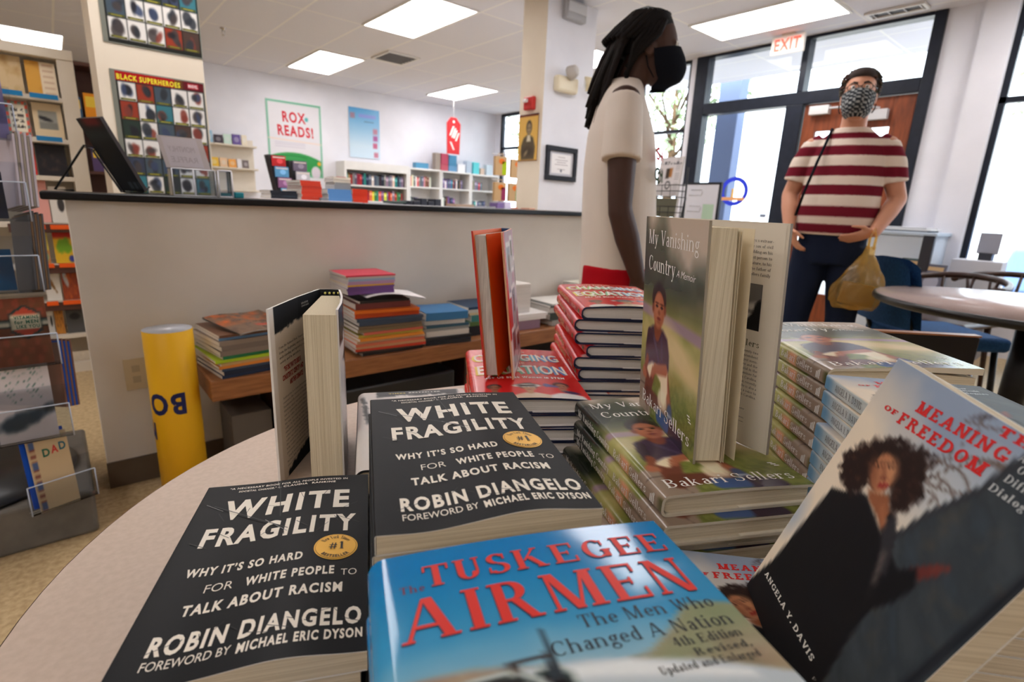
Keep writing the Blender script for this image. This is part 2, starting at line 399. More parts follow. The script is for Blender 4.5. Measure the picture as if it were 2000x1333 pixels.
        stem(o+.36, 0 if c == 'd' else -.3, 1.03 if c == 'd' else xh, None, 1, 0); arc(o+.27, xh/2, .27, xh/2, 50, 310); rect(o+.36-s, 1.03-b, o+.36, 1.03) if c == 'd' else 0; w = .36+T+s
    elif c == 'c': arc(o+.26, xh/2, .26, xh/2, 50, 310); dot(o+.40, xh*.72, T*.5); w = .46
    elif c == 'e': arc(o+.26, xh/2, .26, xh/2, 0, 315); rect(o+.05, xh*.48, o+.5, xh*.48+t); w = .52
    elif c == 'f': stem(o+.06, 0, .8, None, 1, 0); arc(o+.06+.22, .82, .22, .22, 30, 180, T); rect(o-.04, xh-t, o+.36, xh); w = .40
    elif c == 'g': arc(o+.23, xh*.66, .22, xh*.34, 0, 360); arc(o+.24, -.12, .26, .19, 0, 360, T*.7); rect(o+.03, .0, o+.36, .12); rect(o+.36, xh-.09, o+.52, xh); w = .5
    elif c in 'hn':
        stem(o, 0, 1.03 if c == 'h' else xh, None, 1, 0); rect(o-s, (1.03 if c == 'h' else xh)-b, o+T, 1.03 if c == 'h' else xh); arc(o+T*.5+.22, xh*.6, .22+T*.5, xh*.4, 0, 140); stem(o+.44, 0, xh*.62, None, 1, 0); w = .44+T+s*1.6
    elif c == 'i': stem(o, 0, xh, None, 1, 0); rect(o-s, xh-b, o+T, xh); dot(o+T/2, xh+.22, T*.62); w = T+s*1.5
    elif c == 'k': stem(o, 0, 1.03, None, 1, 0); rect(o-s, 1.03-b, o, 1.03); dia(o+T, .25, o+.38, xh, t*1.2); dia(o+.42, 0, o+T+.06, .38, T*.95); foot(o+.42, T, 0, .4, 1); foot(o+.36, t, xh); w = .46+T+s
    elif c == 'l': stem(o, 0, 1.03, None, 1, 0); rect(o-s, 1.03-b, o+T, 1.03); w = T+s*1.6
    elif c == 'm':
        stem(o, 0, xh, None, 1, 0); rect(o-s, xh-b, o, xh)
        for q in (0, .42): arc(o+q+T*.5+.21, xh*.6, .21+T*.5, xh*.4, 0, 140); stem(o+q+.42, 0, xh*.62, None, 1, 0)
        w = .84+T+s*1.6
    elif c == 'o': arc(o+.27, xh/2, .27, xh/2, 0, 360); w = .54
    elif c == 'r': stem(o, 0, xh, None, 1, 0); rect(o-s, xh-b, o, xh); arc(o+T+.14, xh*.62, .2, xh*.38, 40, 150, T*.6); dot(o+T+.24, xh*.84, T*.5); w = T+.34
    elif c == 's': arc(o+.2, xh*.75, .2, xh*.25, 30, 270, T*.8); arc(o+.2, xh*.26, .22, xh*.26, -150, 90, T*.8); rect(o+.31, xh*.7, o+.31+t, xh*.95); rect(o, xh*.05, o+t, xh*.3); w = .42
    elif c == 't': stem(o+.06, .08, .88, None, 0, 0); arc(o+.06+.18, .16, .18, .17, 180, 330, T); rect(o-.03, xh-t, o+.34, xh); w = .38
    elif c == 'u': stem(o, .2, xh, None, 0, 0); rect(o-s, xh-b, o, xh); arc(o+.24, .22, .24, .22, 180, 320); stem(o+.40, 0, xh, None, 0, 0); rect(o+.4+T, 0, o+.4+T+s, b); rect(o+.4-s, xh-b, o+.4, xh); w = .42+T+s
    elif c in 'vy':
        dia(o+.20, 0, o, xh, T); dia(o+.24, 0, o+.44, xh, t*1.2); foot(o, T, xh); foot(o+.44, t, xh); w = .5+s
        if c == 'y': dia(o+.08, -.3, o+.24, .04, t*1.2); dot(o+.08, -.26, T*.55)
    elif c == 'w':
        for q in (0, .34): dia(o+q+.17, 0, o+q, xh, T*.9); dia(o+q+.2, 0, o+q+.36, xh, t*1.2)
        foot(o, T, xh); foot(o+.7, t, xh); w = .76+s
    elif c == 'x': dia(o+.36, 0, o, xh, T); dia(o, 0, o+.4, xh, t*1.2); foot(o, T, xh); foot(o+.36, T, 0); w = .5+s
    elif c == '.': dot(o+T*.5, T*.5, T*.6); w = T
    elif c == ',': dot(o+T*.5, T*.5, T*.6); dia(o, -.2, o+T*.5, .05, t); w = T
    elif c == "'": dia(o+.04, .72, o+.08, 1, t*1.6); w = .16
    elif c == '-': rect(o, .28, o+.3, .28+t*1.3); w = .34
    elif c == '+': rect(o, .4, o+.5, .5); rect(o+.2, .2, o+.3, .7); w = .54
    else: w = .3
    return P, w+s+tr
def serif_text(t, st):
    V = []; F = []; li = []; x = 0
    for i, ch in enumerate(t):
        P, w = glyph(ch, st)
        for p in P:
            b = len(V)
            # make the winding counter-clockwise
            a = sum(p[k][0]*p[(k+1) % len(p)][1]-p[(k+1) % len(p)][0]*p[k][1] for k in range(len(p)))
            if a < 0: p = p[::-1]
            V += [(x+q[0], q[1]) for q in p]; li += [i]*len(p); F.append(tuple(range(b, b+len(p))))
        x += w
    return V, F, np.array(li)

# ------------------------------------------------------------------ painting helpers (numpy, over u, v)
def cols(u, c): return np.tile(np.asarray(c, float), (len(u), 1))
def mixc(img, c, m):
    m = np.clip(m, 0, 1)[:, None]; return img*(1-m) + np.asarray(c, float)*m
def sm(d, e): return np.clip(0.5 - d/e, 0, 1)          # d signed distance (inside negative), e edge softness
def ell(u, v, cx, cy, rx, ry, rot=0.0):
    c, s = math.cos(rot), math.sin(rot); x = (u-cx)*c+(v-cy)*s; y = -(u-cx)*s+(v-cy)*c
    return (np.sqrt((x/rx)**2+(y/ry)**2)-1)*min(rx, ry)
def cap(u, v, x0, y0, x1, y1, r0, r1=None):
    r1 = r0 if r1 is None else r1
    dx, dy = x1-x0, y1-y0; t = np.clip(((u-x0)*dx+(v-y0)*dy)/(dx*dx+dy*dy), 0, 1)
    return np.hypot(u-x0-t*dx, v-y0-t*dy)-(r0+(r1-r0)*t)
def pol(u, v, pts):
    pts = np.asarray(pts, float); d = np.full(len(u), 1e9); ins = np.zeros(len(u), bool)
    for (x0, y0), (x1, y1) in zip(pts, np.roll(pts, -1, 0)):
        dx, dy = x1-x0, y1-y0; t = np.clip(((u-x0)*dx+(v-y0)*dy)/(dx*dx+dy*dy+1e-12), 0, 1)
        d = np.minimum(d, np.hypot(u-x0-t*dx, v-y0-t*dy))
        if dy != 0:
            k = ((y0 > v) != (y1 > v)) & (u < (v-y0)*dx/dy+x0); ins ^= k
    return np.where(ins, -d, d)
def vnoise(u, v, sc, seed=0):
    rs = np.random.RandomState(seed); g = rs.rand(64, 64)
    x = u*sc+100.3; y = v*sc+100.7; xi = np.floor(x).astype(int); yi = np.floor(y).astype(int)
    fx = x-xi; fy = y-yi; fx = fx*fx*(3-2*fx); fy = fy*fy*(3-2*fy)
    G = lambda a, b: g[a % 64, b % 64]
    return (G(xi, yi)*(1-fx)+G(xi+1, yi)*fx)*(1-fy)+(G(xi, yi+1)*(1-fx)+G(xi+1, yi+1)*fx)*fy
def fbm(u, v, sc, seed=0, o=3):
    r = 0; a = 0.5; tot = 0
    for k in range(o): r = r+a*vnoise(u, v, sc*2**k, seed+k); tot += a; a *= 0.5
    return r/tot
def planeP(o, ax, ay, n):
    o, ax, ay, n = [np.asarray(q, float) for q in (o, ax, ay, n)]
    return lambda x, y, off: o + np.outer(x, ax) + np.outer(y, ay) + off*n

# ------------------------------------------------------------------ the setting
def sbox(name, lo, hi, mat, parent=None, bev=0):
    o = MB().box(lo, hi, (225, 220, 212), mat).build(name, parent)
    if bev: bevel(o, bev)
    if parent is None: struct(o)
    return o
CZ = 2.815
sbox('floor', (-5, -4, -0.08), (7.2, 13, 0), 'floor_vinyl')
sbox('ceiling', (-5, -4, CZ), (7.2, 13, CZ+0.1), 'ceiling_tile')
sbox('wall_back', (1.5, 8.95, 0), (7.0, 9.1, CZ), 'wall_white')
sbox('wall_far', (-5, 12.9, 0), (1.6, 13, CZ), 'wall_paint')
sbox('wall_return', (1.5, 9.1, 0), (1.6, 12.9, CZ), 'wall_paint')
sbox('wall_left', (-5, -4, 0), (-4.9, 12.9, CZ), 'wall_paint')
sbox('wall_front', (-4.9, -4, 0), (5.93, -3.9, CZ), 'wall_paint')
w = sbox('wall_half', (0.03, 2.25, 0), (2.75, 2.40, 1.022), 'wall_paint')
sbox('baseboard_half', (0.026, 2.243, 0), (2.754, 2.25, 0.10), 'base_vinyl')
sbox('wall_column', (3.38, 3.66, 0), (3.99, 3.97, CZ), 'wall_white')
MB().box((3.377, 3.662, 0), (3.38, 3.968, CZ), (226, 212, 192), 'column_cream').build('wall_column_side')['kind'] = 'structure'
sbox('wall_pillar', (0.245, 3.5, 0), (0.715, 3.9, CZ), 'column_cream')
# the street side: piers of wall between the windows
XD = 5.93
for nm, y0, y1 in (('wall_right_corner', 8.8, 8.95),):
    sbox(nm, (7.0, y0, 0), (7.14, y1, CZ), 'wall_white')
sbox('wall_right_sill', (7.0, 6.0, 0), (7.14, 8.8, 0.6), 'wall_white')
sbox('wall_right_jog', (XD, 6.0, 0), (7.14, 6.12, CZ), 'wall_white')
sbox('wall_right_pier', (XD, 5.30, 0), (XD+0.14, 6.0, CZ), 'wall_white')
sbox('wall_right_low', (XD, 3.89, 0), (XD+0.14, 5.30, 0.6), 'wall_white')
sbox('wall_right_strip', (XD, 3.81, 0), (XD+0.14, 3.89, CZ), 'wall_white')
sbox('wall_right_post', (XD, 1.03, 0), (XD+0.14, 1.49, CZ), 'wall_white')
sbox('trim_1', (XD-0.06, 1.03, 0), (XD, 1.24, CZ), 'wall_white')
sbox('wall_right_ledge', (XD, -0.75, 0), (XD+0.14, 1.03, 0.42), 'wall_white')
sbox('wall_right_middle', (XD, -1.1, 0), (XD+0.14, -0.75, CZ), 'wall_white')
sbox('wall_right_base', (XD, -3.0, 0), (XD+0.14, -1.1, 0.42), 'wall_white')
sbox('wall_right_end', (XD, -4, 0), (XD+0.14, -3.0, CZ), 'wall_white')
def window(name, X, y0, y1, z0, z1, rail, ft=0.045, mull=()):
    m = MB(); a, b = X+0.02, X+0.08
    for lo, hi in (((y0, z0), (y1, z0+ft)), ((y0, z1-ft), (y1, z1)), ((y0, z0), (y0+ft, z1)), ((y1-ft, z0), (y1, z1)), ((y0, rail-ft/2), (y1, rail+ft/2))):
        m.box((a, lo[0], lo[1]), (b, hi[0], hi[1]), (30, 36, 50), 'frame_dark')
    for q in mull: m.box((a, q-ft/2, z0), (b, q+ft/2, z1), (30, 36, 50), 'frame_dark')
    o = struct(m.build(name))
    MB().box((X+0.045, y0+ft, z0+ft), (X+0.051, y1-ft, z1-ft), (255, 255, 255), 'window_glass').build('pane', o)
window('window_1', 7.0, 6.12, 8.8, 0.6, CZ, 2.17, 0.05, (7.5,))
window('window_2', XD, 3.89, 5.30, 0.6, CZ, 2.04, 0.035, (4.6,))
window('window_3', XD, -0.75, 1.03, 0.42, CZ, 2.06, 0.045)
window('window_4', XD, -3.0, -1.1, 0.42, CZ, 2.06, 0.045)
# the shop front: dark frame, side light, wooden door
m = MB()
for lo, hi in (((3.66, 0), (3.81, CZ)), ((1.49, 0), (1.58, CZ)), ((1.58, 2.185), (3.66, 2.305)), ((1.58, CZ-0.03), (3.66, CZ)),
               ((2.57, 2.305), (2.63, CZ-0.03)), ((2.54, 0), (2.71, 2.185)), ((2.71, 0), (3.66, 0.12))):
    m.box((XD-0.03, lo[0], lo[1]), (XD+0.11, hi[0], hi[1]), (30, 36, 50), 'frame_dark')
fr = struct(m.build('window_5')); bevel(fr, 0.006)
MB().box((XD+0.03, 1.58, 2.305), (XD+0.036, 2.57, CZ-0.03), (255,)*3, 'window_glass').build('pane', fr)
MB().box((XD+0.03, 2.63, 2.305), (XD+0.036, 3.66, CZ-0.03), (255,)*3, 'window_glass').build('pane', fr)
MB().box((XD+0.03, 2.71, 0.12), (XD+0.036, 3.66, 2.185), (255,)*3, 'window_glass').build('pane', fr)
m = MB()
for lo, hi in (((1.59, 0.01), (1.76, 2.18)), ((2.40, 0.01), (2.53, 2.18)), ((1.76, 1.92), (2.40, 2.18)), ((1.76, 0.01), (2.40, 0.32))):
    m.box((XD+0.01, lo[0], lo[1]), (XD+0.055, hi[0], hi[1]), (130, 64, 32), 'door_wood')
door = struct(m.build('door_1')); bevel(door, 0.004)
MB().box((XD+0.03, 1.76, 0.32), (XD+0.036, 2.40, 1.92), (255,)*3, 'window_glass').build('door_pane', door)
m = MB(); m.box((XD-0.045, 1.78, 1.98), (XD+0.01, 2.02, 2.07), (205, 205, 208), 'plastic')
m.tube([(XD-0.03, 1.85, 2.08), (XD-0.10, 2.0, 2.105), (XD-0.04, 2.3, 2.12)], 0.012, 8, (190, 190, 194), 'plastic')
m.box((XD-0.06, 2.28, 2.07), (XD+0.01, 2.46, 2.15), (215, 215, 215), 'plastic')
bevel(m.build('door_closer', door), 0.01)
m = MB(); m.box((XD-0.055, 1.62, 0.98), (XD-0.03, 2.5, 1.05), (60, 60, 62), 'grey_metal'); m.box((XD-0.03, 1.63, 0.98), (XD+0.01, 1.68, 1.05), (60,)*3, 'grey_metal'); m.box((XD-0.03, 2.44, 0.98), (XD+0.01, 2.49, 1.05), (60,)*3, 'grey_metal')
m.build('push_bar', door)
# outside
sbox('ground', (XD+0.14, -30, -0.12), (45, 45, -0.06), 'ground_outside')
sbox('road', (8.2, -30, -0.06), (13.5, 45, -0.055), 'asphalt')
o = MB().box((7.5, 4.1, -0.06), (7.72, 4.42, 3.4), (96, 110, 142), 'painted').build('street_post'); tag(o, 'blue grey square post outside behind the side window of the shop front', 'post'); bevel(o, 0.01)

# ------------------------------------------------------------------ fittings on the ceiling and the columns
def ceiling_light(x, y, label, first=[None]):
    if first[0] is None:
        t = thing('ceiling_light', label, 'ceiling light', (x, y, CZ), 0, 'square edged light panels in the ceiling')
        m = MB()
        for lo, hi in (((-.305, -.61), (.305, -.59)), ((-.305, .59), (.305, .61)), ((-.305, -.59), (-.285, .59)), ((.285, -.59), (.305, .59))):
            m.box((lo[0], lo[1], -.012), (hi[0], hi[1], -.001), (238, 236, 232), 'painted')
        m.build('frame', t)
        MB().box((-.285, -.59, -.009), (.285, .59, -.004), (255,)*3, 'lamp_diffuser').build('diffuser', t)
        first[0] = t
    else: dup(first[0], (x, y, CZ), 0, label)
for x, y, lb in ((2.97, 5.09, 'lit ceiling panel cut by the top of the picture above the counter'),
                 (3.02, 7.62, 'small lit ceiling panel nearest the poster wall, left of the air vent'),
                 (5.30, 7.7, 'faint lit ceiling panel close to the back wall above the white bookcases'),
                 (5.18, 2.68, 'large lit ceiling panel beside the red exit sign'),
                 (5.18, 5.05, 'lit ceiling panel half hidden behind the column and the long locs'),
                 (0.05, 9.5, 'bright ceiling panel at the far left above the tall book display'),
                 (2.84, 2.06, 'ceiling panel overhead just out of the top of the picture'),
                 (0.55, 2.65, 'ceiling panel over the end of the half wall'),
                 (5.18, 0.2, 'ceiling panel near the right hand shop window'),
                 (-2.0, 2.65, 'ceiling panel over the card spinner'),
                 (-2.0, 0.2, 'added fill light panel, out of view to the left of the book table'), (-2.0, -2.2, 'added fill light panel, out of view far behind the camera on the left'), (-2.3, 5.1, 'added fill light panel, out of view above the far left aisle'),  # three unseen panels added to brighten the left-facing sides of the upright books
                 (2.97, -2.2, 'ceiling panel behind the camera by the window')):
    ceiling_light(x, y, lb)
def vent(x, y, sx, sy, label, n):
    t = thing('ceiling_vent', label, 'air vent', (x, y, CZ), 0)
    m = MB()
    for lo, hi in (((-sx, -sy), (sx, -sy+.03)), ((-sx, sy-.03), (sx, sy)), ((-sx, -sy+.03), (-sx+.03, sy-.03)), ((sx-.03, -sy+.03), (sx, sy-.03))):
        m.box((lo[0], lo[1], -.02), (hi[0], hi[1], -.001), (232, 230, 228), 'painted')
    bevel(m.build('frame', t), .004)
    MB().box((-sx+.03, -sy+.03, -.006), (sx-.03, sy-.03, -.001), (90, 90, 96), 'painted').build('backing', t)
    for k in range(n):
        y = -sy+.05+(2*sy-.1)*k/(n-1)
        q = MB(); q.box((-sx+.03, -.016, -.002), (sx-.03, .016, .002), (205, 204, 205), 'painted')
        s = q.build('slat', t, (0, y, -.012)); s.rotation_euler = (math.radians(35), 0, 0)
vent(3.53, 6.6, .22, .24, 'square air vent in the ceiling between the two light panels', 6)
vent(5.68, 1.8, .09, .22, 'long narrow air vent in the ceiling by the shop front', 4)
for x, y, lb in ((1.66, 7.0, 'small sprinkler head in the ceiling near the posters'), (3.75, 2.05, 'small sprinkler head in the ceiling left of the big light panel')):
    t = thing('sprinkler_head', lb, 'sprinkler', (x, y, CZ))
    MB().lathe([(.03, 0), (.03, -.008), (.012, -.012), (.012, -.03)], 14, (190, 188, 184), 'chrome').build('collar', t)
    m = MB(); m.tube([(-.014, 0, -.03), (-.014, 0, -.06), (0, 0, -.075), (.014, 0, -.06), (.014, 0, -.03)], .004, 6, (150,)*3, 'chrome')
    m.lathe([(.02, -.076), (.02, -.08)], 14, (160,)*3, 'chrome'); m.build('deflector', t)
# exit sign (faces into the room, -X)
t = thing('exit_sign', 'white exit sign with red letters hanging from the ceiling by the door', 'exit sign', (5.72, 2.70, CZ))
MB().box((-.02, -.155, -.175), (.02, .155, -.015), (236, 226, 216), 'plastic').build('housing', t)
MB().box((-.03, -.06, -.015), (.03, .06, 0), (214, 204, 190), 'plastic').build('mount', t)
MB().text('EXIT', lambda x, y, o: np.c_[np.full(len(x), -.0205-o), -x, y], -.125, .125, -.15, .11, (255, 70, 50), 'exit_letters', 'bold').build('letters', t)
# siren, emergency lamp, certificate on the white face of the column (Y = 3.66)
t = thing('alarm_box', 'grey metal siren box high on the white column', 'alarm', (3.67, 3.66, 2.72))
bevel(MB().box((-.125, -.06, -.075), (.125, 0, .075), (176, 176, 180), 'plastic').build('housing', t), .012)
MB().box((-.11, -.066, -.02), (.11, -.058, .055), (206, 206, 210), 'plastic').build('cover_plate', t)
t = thing('emergency_light', 'cream emergency light with two lamp heads on the white column', 'emergency light', (3.62, 3.66, 2.12))
bevel(MB().box((-.14, -.07, -.06), (.12, 0, .07), (230, 218, 190), 'plastic').build('housing', t), .02)
for k, (x, y, z, rx, rz) in enumerate(((0.0, -.09, .1, 1.3, .1), (.2, -.1, .04, 1.4, .9))):
    h = MB().lathe([(.02, .06), (.045, .05), (.06, 0), (.062, -.02), (.05, -.025)], 18, (188, 182, 176) if k == 0 else (226, 214, 180), 'plastic').build('lamp_head', t, (x, y, z), (rx, 0, rz))
    MB().lathe([(.048, -.026), (.02, -.03)], 16, (240, 240, 240), 'plastic').build('lens', h)
t = thing('framed_certificate', 'white certificate in a wide black frame on the column', 'framed certificate', (3.635, 3.66, 1.46))
m = MB()
for lo, hi in (((-.2, -.15), (.2, -.105)), ((-.2, .105), (.2, .15)), ((-.2, -.105), (-.155, .105)), ((.155, -.105), (.2, .105))):
    m.box((lo[0], -.028, lo[1]), (hi[0], -.002, hi[1]), (28, 30, 40), 'painted')
bevel(m.build('frame', t), .005)
m = MB(); m.box((-.157, -.012, -.107), (.157, -.004, .107), (205, 205, 214), 'paper'); m.box((-.125, -.014, -.085), (.125, -.011, .085), (244, 242, 244), 'paper')
Pc = lambda x, y, o: np.c_[x, np.full(len(x), -.0142-o), y]
for k, (w_, z_) in enumerate(((.09, .055), (.16, .03), (.12, .01), (.17, -.01), (.1, -.05))):
    m.poly([(-w_/2, z_), (w_/2, z_), (w_/2, z_+.004), (-w_/2, z_+.004)], Pc, (150, 140, 150), 'paper')
m.disc(0, -.06, .012, .014, Pc, (120, 124, 140), 'paper'); m.build('certificate', t)
# strobe and portrait print on the cream face (X = 3.377)
t = thing('fire_alarm_strobe', 'red fire alarm strobe above the portrait print on the column', 'fire alarm', (3.377, 3.81, 1.955))
bevel(MB().box((-.045, -.06, -.055), (0, .06, .055), (196, 44, 40), 'plastic').build('housing', t), .008)
bevel(MB().box((-.07, -.005, .005), (-.045, .05, .035), (224, 216, 212), 'plastic').build('strobe_lens', t), .006)
def paint_portrait(u, v):
    img = cols(u, (222, 176, 88)); img = mixc(img, (96, 34, 30), sm(.955-v, .02)); img = mixc(img, (150, 104, 60), sm(v-.02, .02))
    body = pol(u, v, [(.18, .03), (.16, .33), (.28, .5), (.45, .56), (.6, .56), (.78, .5), (.9, .3), (.86, .03)])
    img = mixc(img, (92, 80, 62), sm(body, .05)); img = mixc(img, (60, 50, 42), sm(ell(u, v, .5, .2, .3, .1), .1)*.7)
    img = mixc(img, (214, 204, 180), sm(pol(u, v, [(.44, .42), (.66, .42), (.62, .56), (.48, .56)]), .04))
    img = mixc(img, (70, 56, 44), sm(ell(u, v, .55, .72, .15, .15), .04)); img = mixc(img, (150, 132, 104), sm(ell(u, v, .55, .69, .11, .12), .04))
    img = mixc(img, (86, 70, 54), np.maximum(sm(ell(u, v, .5, .71, .03, .012), .02), sm(ell(u, v, .6, .71, .03, .012), .02)))
    img = mixc(img, (110, 90, 70), sm(ell(u, v, .55, .63, .04, .01), .02)); img = mixc(img, (150, 132, 104), sm(ell(u, v, .42, .17, .1, .04, .5), .05))
    return img
m = MB(); m.grid(lambda u, v: np.c_[np.full(len(u), -.008), .13-u*.26, -.2+v*.4], 50, 80, paint_portrait, 'print_satin')
m.box((-.0075, -.13, -.2), (0, .13, .2), (120, 80, 50), 'painted')
tag(m.build('portrait_print', None, (3.377, 3.83, 1.67)), 'yellow and brown print of a seated woman on the narrow side of the column', 'print')

# ------------------------------------------------------------------ the book table
TZ = 0.737
TC1, TC2, TR = np.array([.376, .318]), np.array([.782, .208]), .477
def stadium(r, n=48):
    d = (TC2-TC1); a0 = math.atan2(d[1], d[0]); P = []
    for k in range(n+1): a = a0+math.pi/2+math.pi*k/n; P.append((TC1[0]+r*math.cos(a), TC1[1]+r*math.sin(a)))
    for k in range(n+1): a = a0-math.pi/2+math.pi*k/n; P.append((TC2[0]+r*math.cos(a), TC2[1]+r*math.sin(a)))
    return P
t = thing('display_table', 'large pale pink beige oval table with dark edge holding the stacks of books', 'table', (0, 0, 0))
m = MB(); m.prism(stadium(TR-.003), TZ-.004, TZ, (215, 196, 175), 'laminate'); m.prism(stadium(TR-.002), TZ-.03, TZ-.004, (80, 60, 48), 'laminate')
m.build('tabletop', t)
m = MB(); S1, S2 = stadium(TR), stadium(TR-.002); n = len(S1)
m.add([(x, y, TZ-.028) for x, y in S1]+[(x, y, TZ-.004) for x, y in S1]+[(x, y, TZ-.0005) for x, y in S2], [(i, (i+1) % n, n+(i+1) % n, n+i) for i in range(n)]+[(n+i, n+(i+1) % n, 2*n+(i+1) % n, 2*n+i) for i in range(n)], (70, 52, 40), 'table_edge', True)
m.build('edge_band', t)
for c in (TC1, TC2):
    m = MB(); m.lathe([(.04, .03), (.04, TZ-.03)], 20, (40, 38, 36), 'black_wire', (c[0], c[1], 0))
    for k in range(4):
        a = k*math.pi/2+.5; m.tube([(c[0], c[1], .06), (c[0]+.3*math.cos(a), c[1]+.3*math.sin(a), .02)], [.03, .02], 8, (40, 38, 36), 'black_wire')
    m.build('pedestal', t)

# ------------------------------------------------------------------ book shapes
def profile(w, t, r, th):
    """outer profile of a closed book cover in x,z from front fore-edge over the spine to the back fore-edge, and its inner offset"""
    P = []
    P += [(x, t) for x in np.linspace(w/2, -w/2+r, 60)]
    for a in np.linspace(90, 180, 9)[1:]: P.append((-w/2+r+r*math.cos(math.radians(a)), t-r+r*math.sin(math.radians(a))))
    P += [(-w/2, z) for z in np.linspace(t-r, r, 6)[1:-1]]
    for a in np.linspace(180, 270, 9): P.append((-w/2+r+r*math.cos(math.radians(a)), r+r*math.sin(math.radians(a))))
    P += [(x, 0) for x in np.linspace(-w/2+r, w/2, 8)[1:]]
    P = np.array(P); d = np.gradient(P, axis=0); nrm = np.c_[-d[:, 1], d[:, 0]]; nrm /= np.linalg.norm(nrm, axis=1)[:, None]
    return P, P+nrm*th
def book_mesh(name, w, h, t, paint, case, kind, nv=60, r=None, th=None, bump=None, front=None, spine=None, mat='print_gloss', pages='pages_flat', flap=None, lift=0.0, fine=False):
    hard = kind == 'hard'
    th = (0.0026 if hard else 0.0005) if th is None else th
    r = (0.4*t if hard else 0.0012) if r is None else r
    Po, Pi = profile(w, t, r, th); K = len(Po)
    bump = bump or (lambda u, v: 0*u)
    def dz(x, y, z):                      # only the upper board swells
        k = np.clip(z/t, 0, 1); u = x/w+.5; v = y/h+.5
        return k*bump(u, v)+lift*np.clip(u, 0, 1)**1.5*k**6
    m = MB()
    s = np.r_[0, np.cumsum(np.linalg.norm(np.diff(Po, axis=0), axis=1))]
    ucoord = np.where(np.arange(K) < 60, Po[:, 0]/w+.5, (r/w)-(s-s[59])/w)
    if fine:
        pass
    ys = np.linspace(-h/2, h/2, nv+1)
    def sheet(P, col, mt, flip):
        V = []; C = []
        for y in ys:
            Y = np.full(K, y); z = P[:, 1]+dz(P[:, 0], Y, P[:, 1]); V.append(np.c_[P[:, 0], Y, z])
        V = np.concatenate(V)
        if callable(col): c = col(np.tile(ucoord, nv+1), np.repeat(ys/h+.5, K))
        else: c = col
        F = []
        for j in range(nv):
            for i in range(K-1):
                a = j*K+i; q = (a, a+K, a+K+1, a+1); F.append(q[::-1] if flip else q)
        m.add(V, F, c, mt, True)
    sheet(Po, paint, mat, False)
    sheet(Pi, case, 'print_satin', True)
    # rims at head, tail and the two fore-edges
    for y, fl in ((-h/2, False), (h/2, True)):
        Y = np.full(K, y); A = np.c_[Po[:, 0], Y, Po[:, 1]+dz(Po[:, 0], Y, Po[:, 1])]; B = np.c_[Pi[:, 0], Y, Pi[:, 1]+dz(Pi[:, 0], Y, Pi[:, 1])]
        F = [((i, i+1, K+i+1, K+i) if not fl else (K+i, K+i+1, i+1, i)) for i in range(K-1)]
        m.add(np.r_[A, B], F, case if hard else (236, 232, 224), 'print_satin')
    for i in (0, K-1):
        Y = ys; A = np.c_[np.full(nv+1, Po[i, 0]), Y, Po[i, 1]+dz(np.full(nv+1, Po[i, 0]), Y, np.full(nv+1, Po[i, 1]))]
        B = np.c_[np.full(nv+1, Pi[i, 0]), Y, Pi[i, 1]+dz(np.full(nv+1, Pi[i, 0]), Y, np.full(nv+1, Pi[i, 1]))]
        m.add(np.r_[A, B], [(j, j+1, nv+1+j+1, nv+1+j) for j in range(nv)], case if hard else (238, 234, 226), 'print_satin')
    zt = lambda x, y: t+dz(x, y, np.full(len(x), t))
    def Pf(x, y, off):                     # x, y in metres from the lower left corner of the front cover
        X = np.asarray(x)-w/2; Y = np.asarray(y)-h/2
        z = np.where(X < -w/2+r, t-r+np.sqrt(np.maximum(r*r-(-w/2+r-X)**2, 0)), t)
        return np.c_[X, Y, z+dz(X, Y, np.full(len(X), t))+off]
    def Ps(a, b, off):                     # along the spine from the head, b up from its middle
        return np.c_[np.full(len(a), -w/2-off), h/2-np.asarray(a), t/2+np.asarray(b)]
    if front: front(m, Pf, w, h)
    if spine: spine(m, Ps, h, t)
    if flap:
        y0 = -h/2-.0004
        m.box((0.0, y0, th+.0001), (w/2+.0002, h/2, th+.0011), flap, 'paper')
    cm = m.mesh(name+'_cover')
    # pages
    p = MB(); ix, iy, b0 = (0.004, 0.0032, th) if hard else (0.0002, 0.0002, th)
    x0, x1 = -w/2+max(th, .001), w/2-ix; nx = 40; g = np.linspace(0, 1, nx+1)
    V = []
    for y in np.linspace(-h/2+iy, h/2-iy, 13):
        for u in g:
            x = x0+(x1-x0)*u; e = max(0, 1-(x-x0)/max(r, 1e-4)); q = (r-b0)*e*e if hard else 0
            X = np.array([x]); Y = np.array([y]); top = t-b0-.0003
            zz = top-q+float(dz(X, Y, np.array([t]))[0]-lift*0*0)
            if lift: zz -= float(lift*np.clip(u, 0, 1)**1.5)
            V.append((x, y, zz))
    nyy = 13; n1 = nx+1; nb = len(V)
    for y in np.linspace(-h/2+iy, h/2-iy, 13):
        for u in g:
            x = x0+(x1-x0)*u; e = max(0, 1-(x-x0)/max(r, 1e-4)); q = (r-b0)*e*e if hard else 0
            V.append((x, y, b0+.0003+q))
    F = []
    for j in range(nyy-1):
        for i in range(nx):
            a = j*n1+i; F.append((a, a+1, a+n1+1, a+n1)); F.append((nb+a, nb+a+n1, nb+a+n1+1, nb+a+1))
    for i in range(nx):
        F.append((nb+i, nb+i+1, i+1, i)); a = (nyy-1)*n1+i; F.append((a, a+1, nb+a+1, nb+a))
    for j in range(nyy-1):
        a = j*n1; F.append((nb+a, a, a+n1, nb+a+n1)); a = j*n1+nx; F.append((a, nb+a, nb+a+n1, a+n1))
    p.add(V, F, (230, 216, 190), pages)
    return cm, p.mesh(name+'_pages')
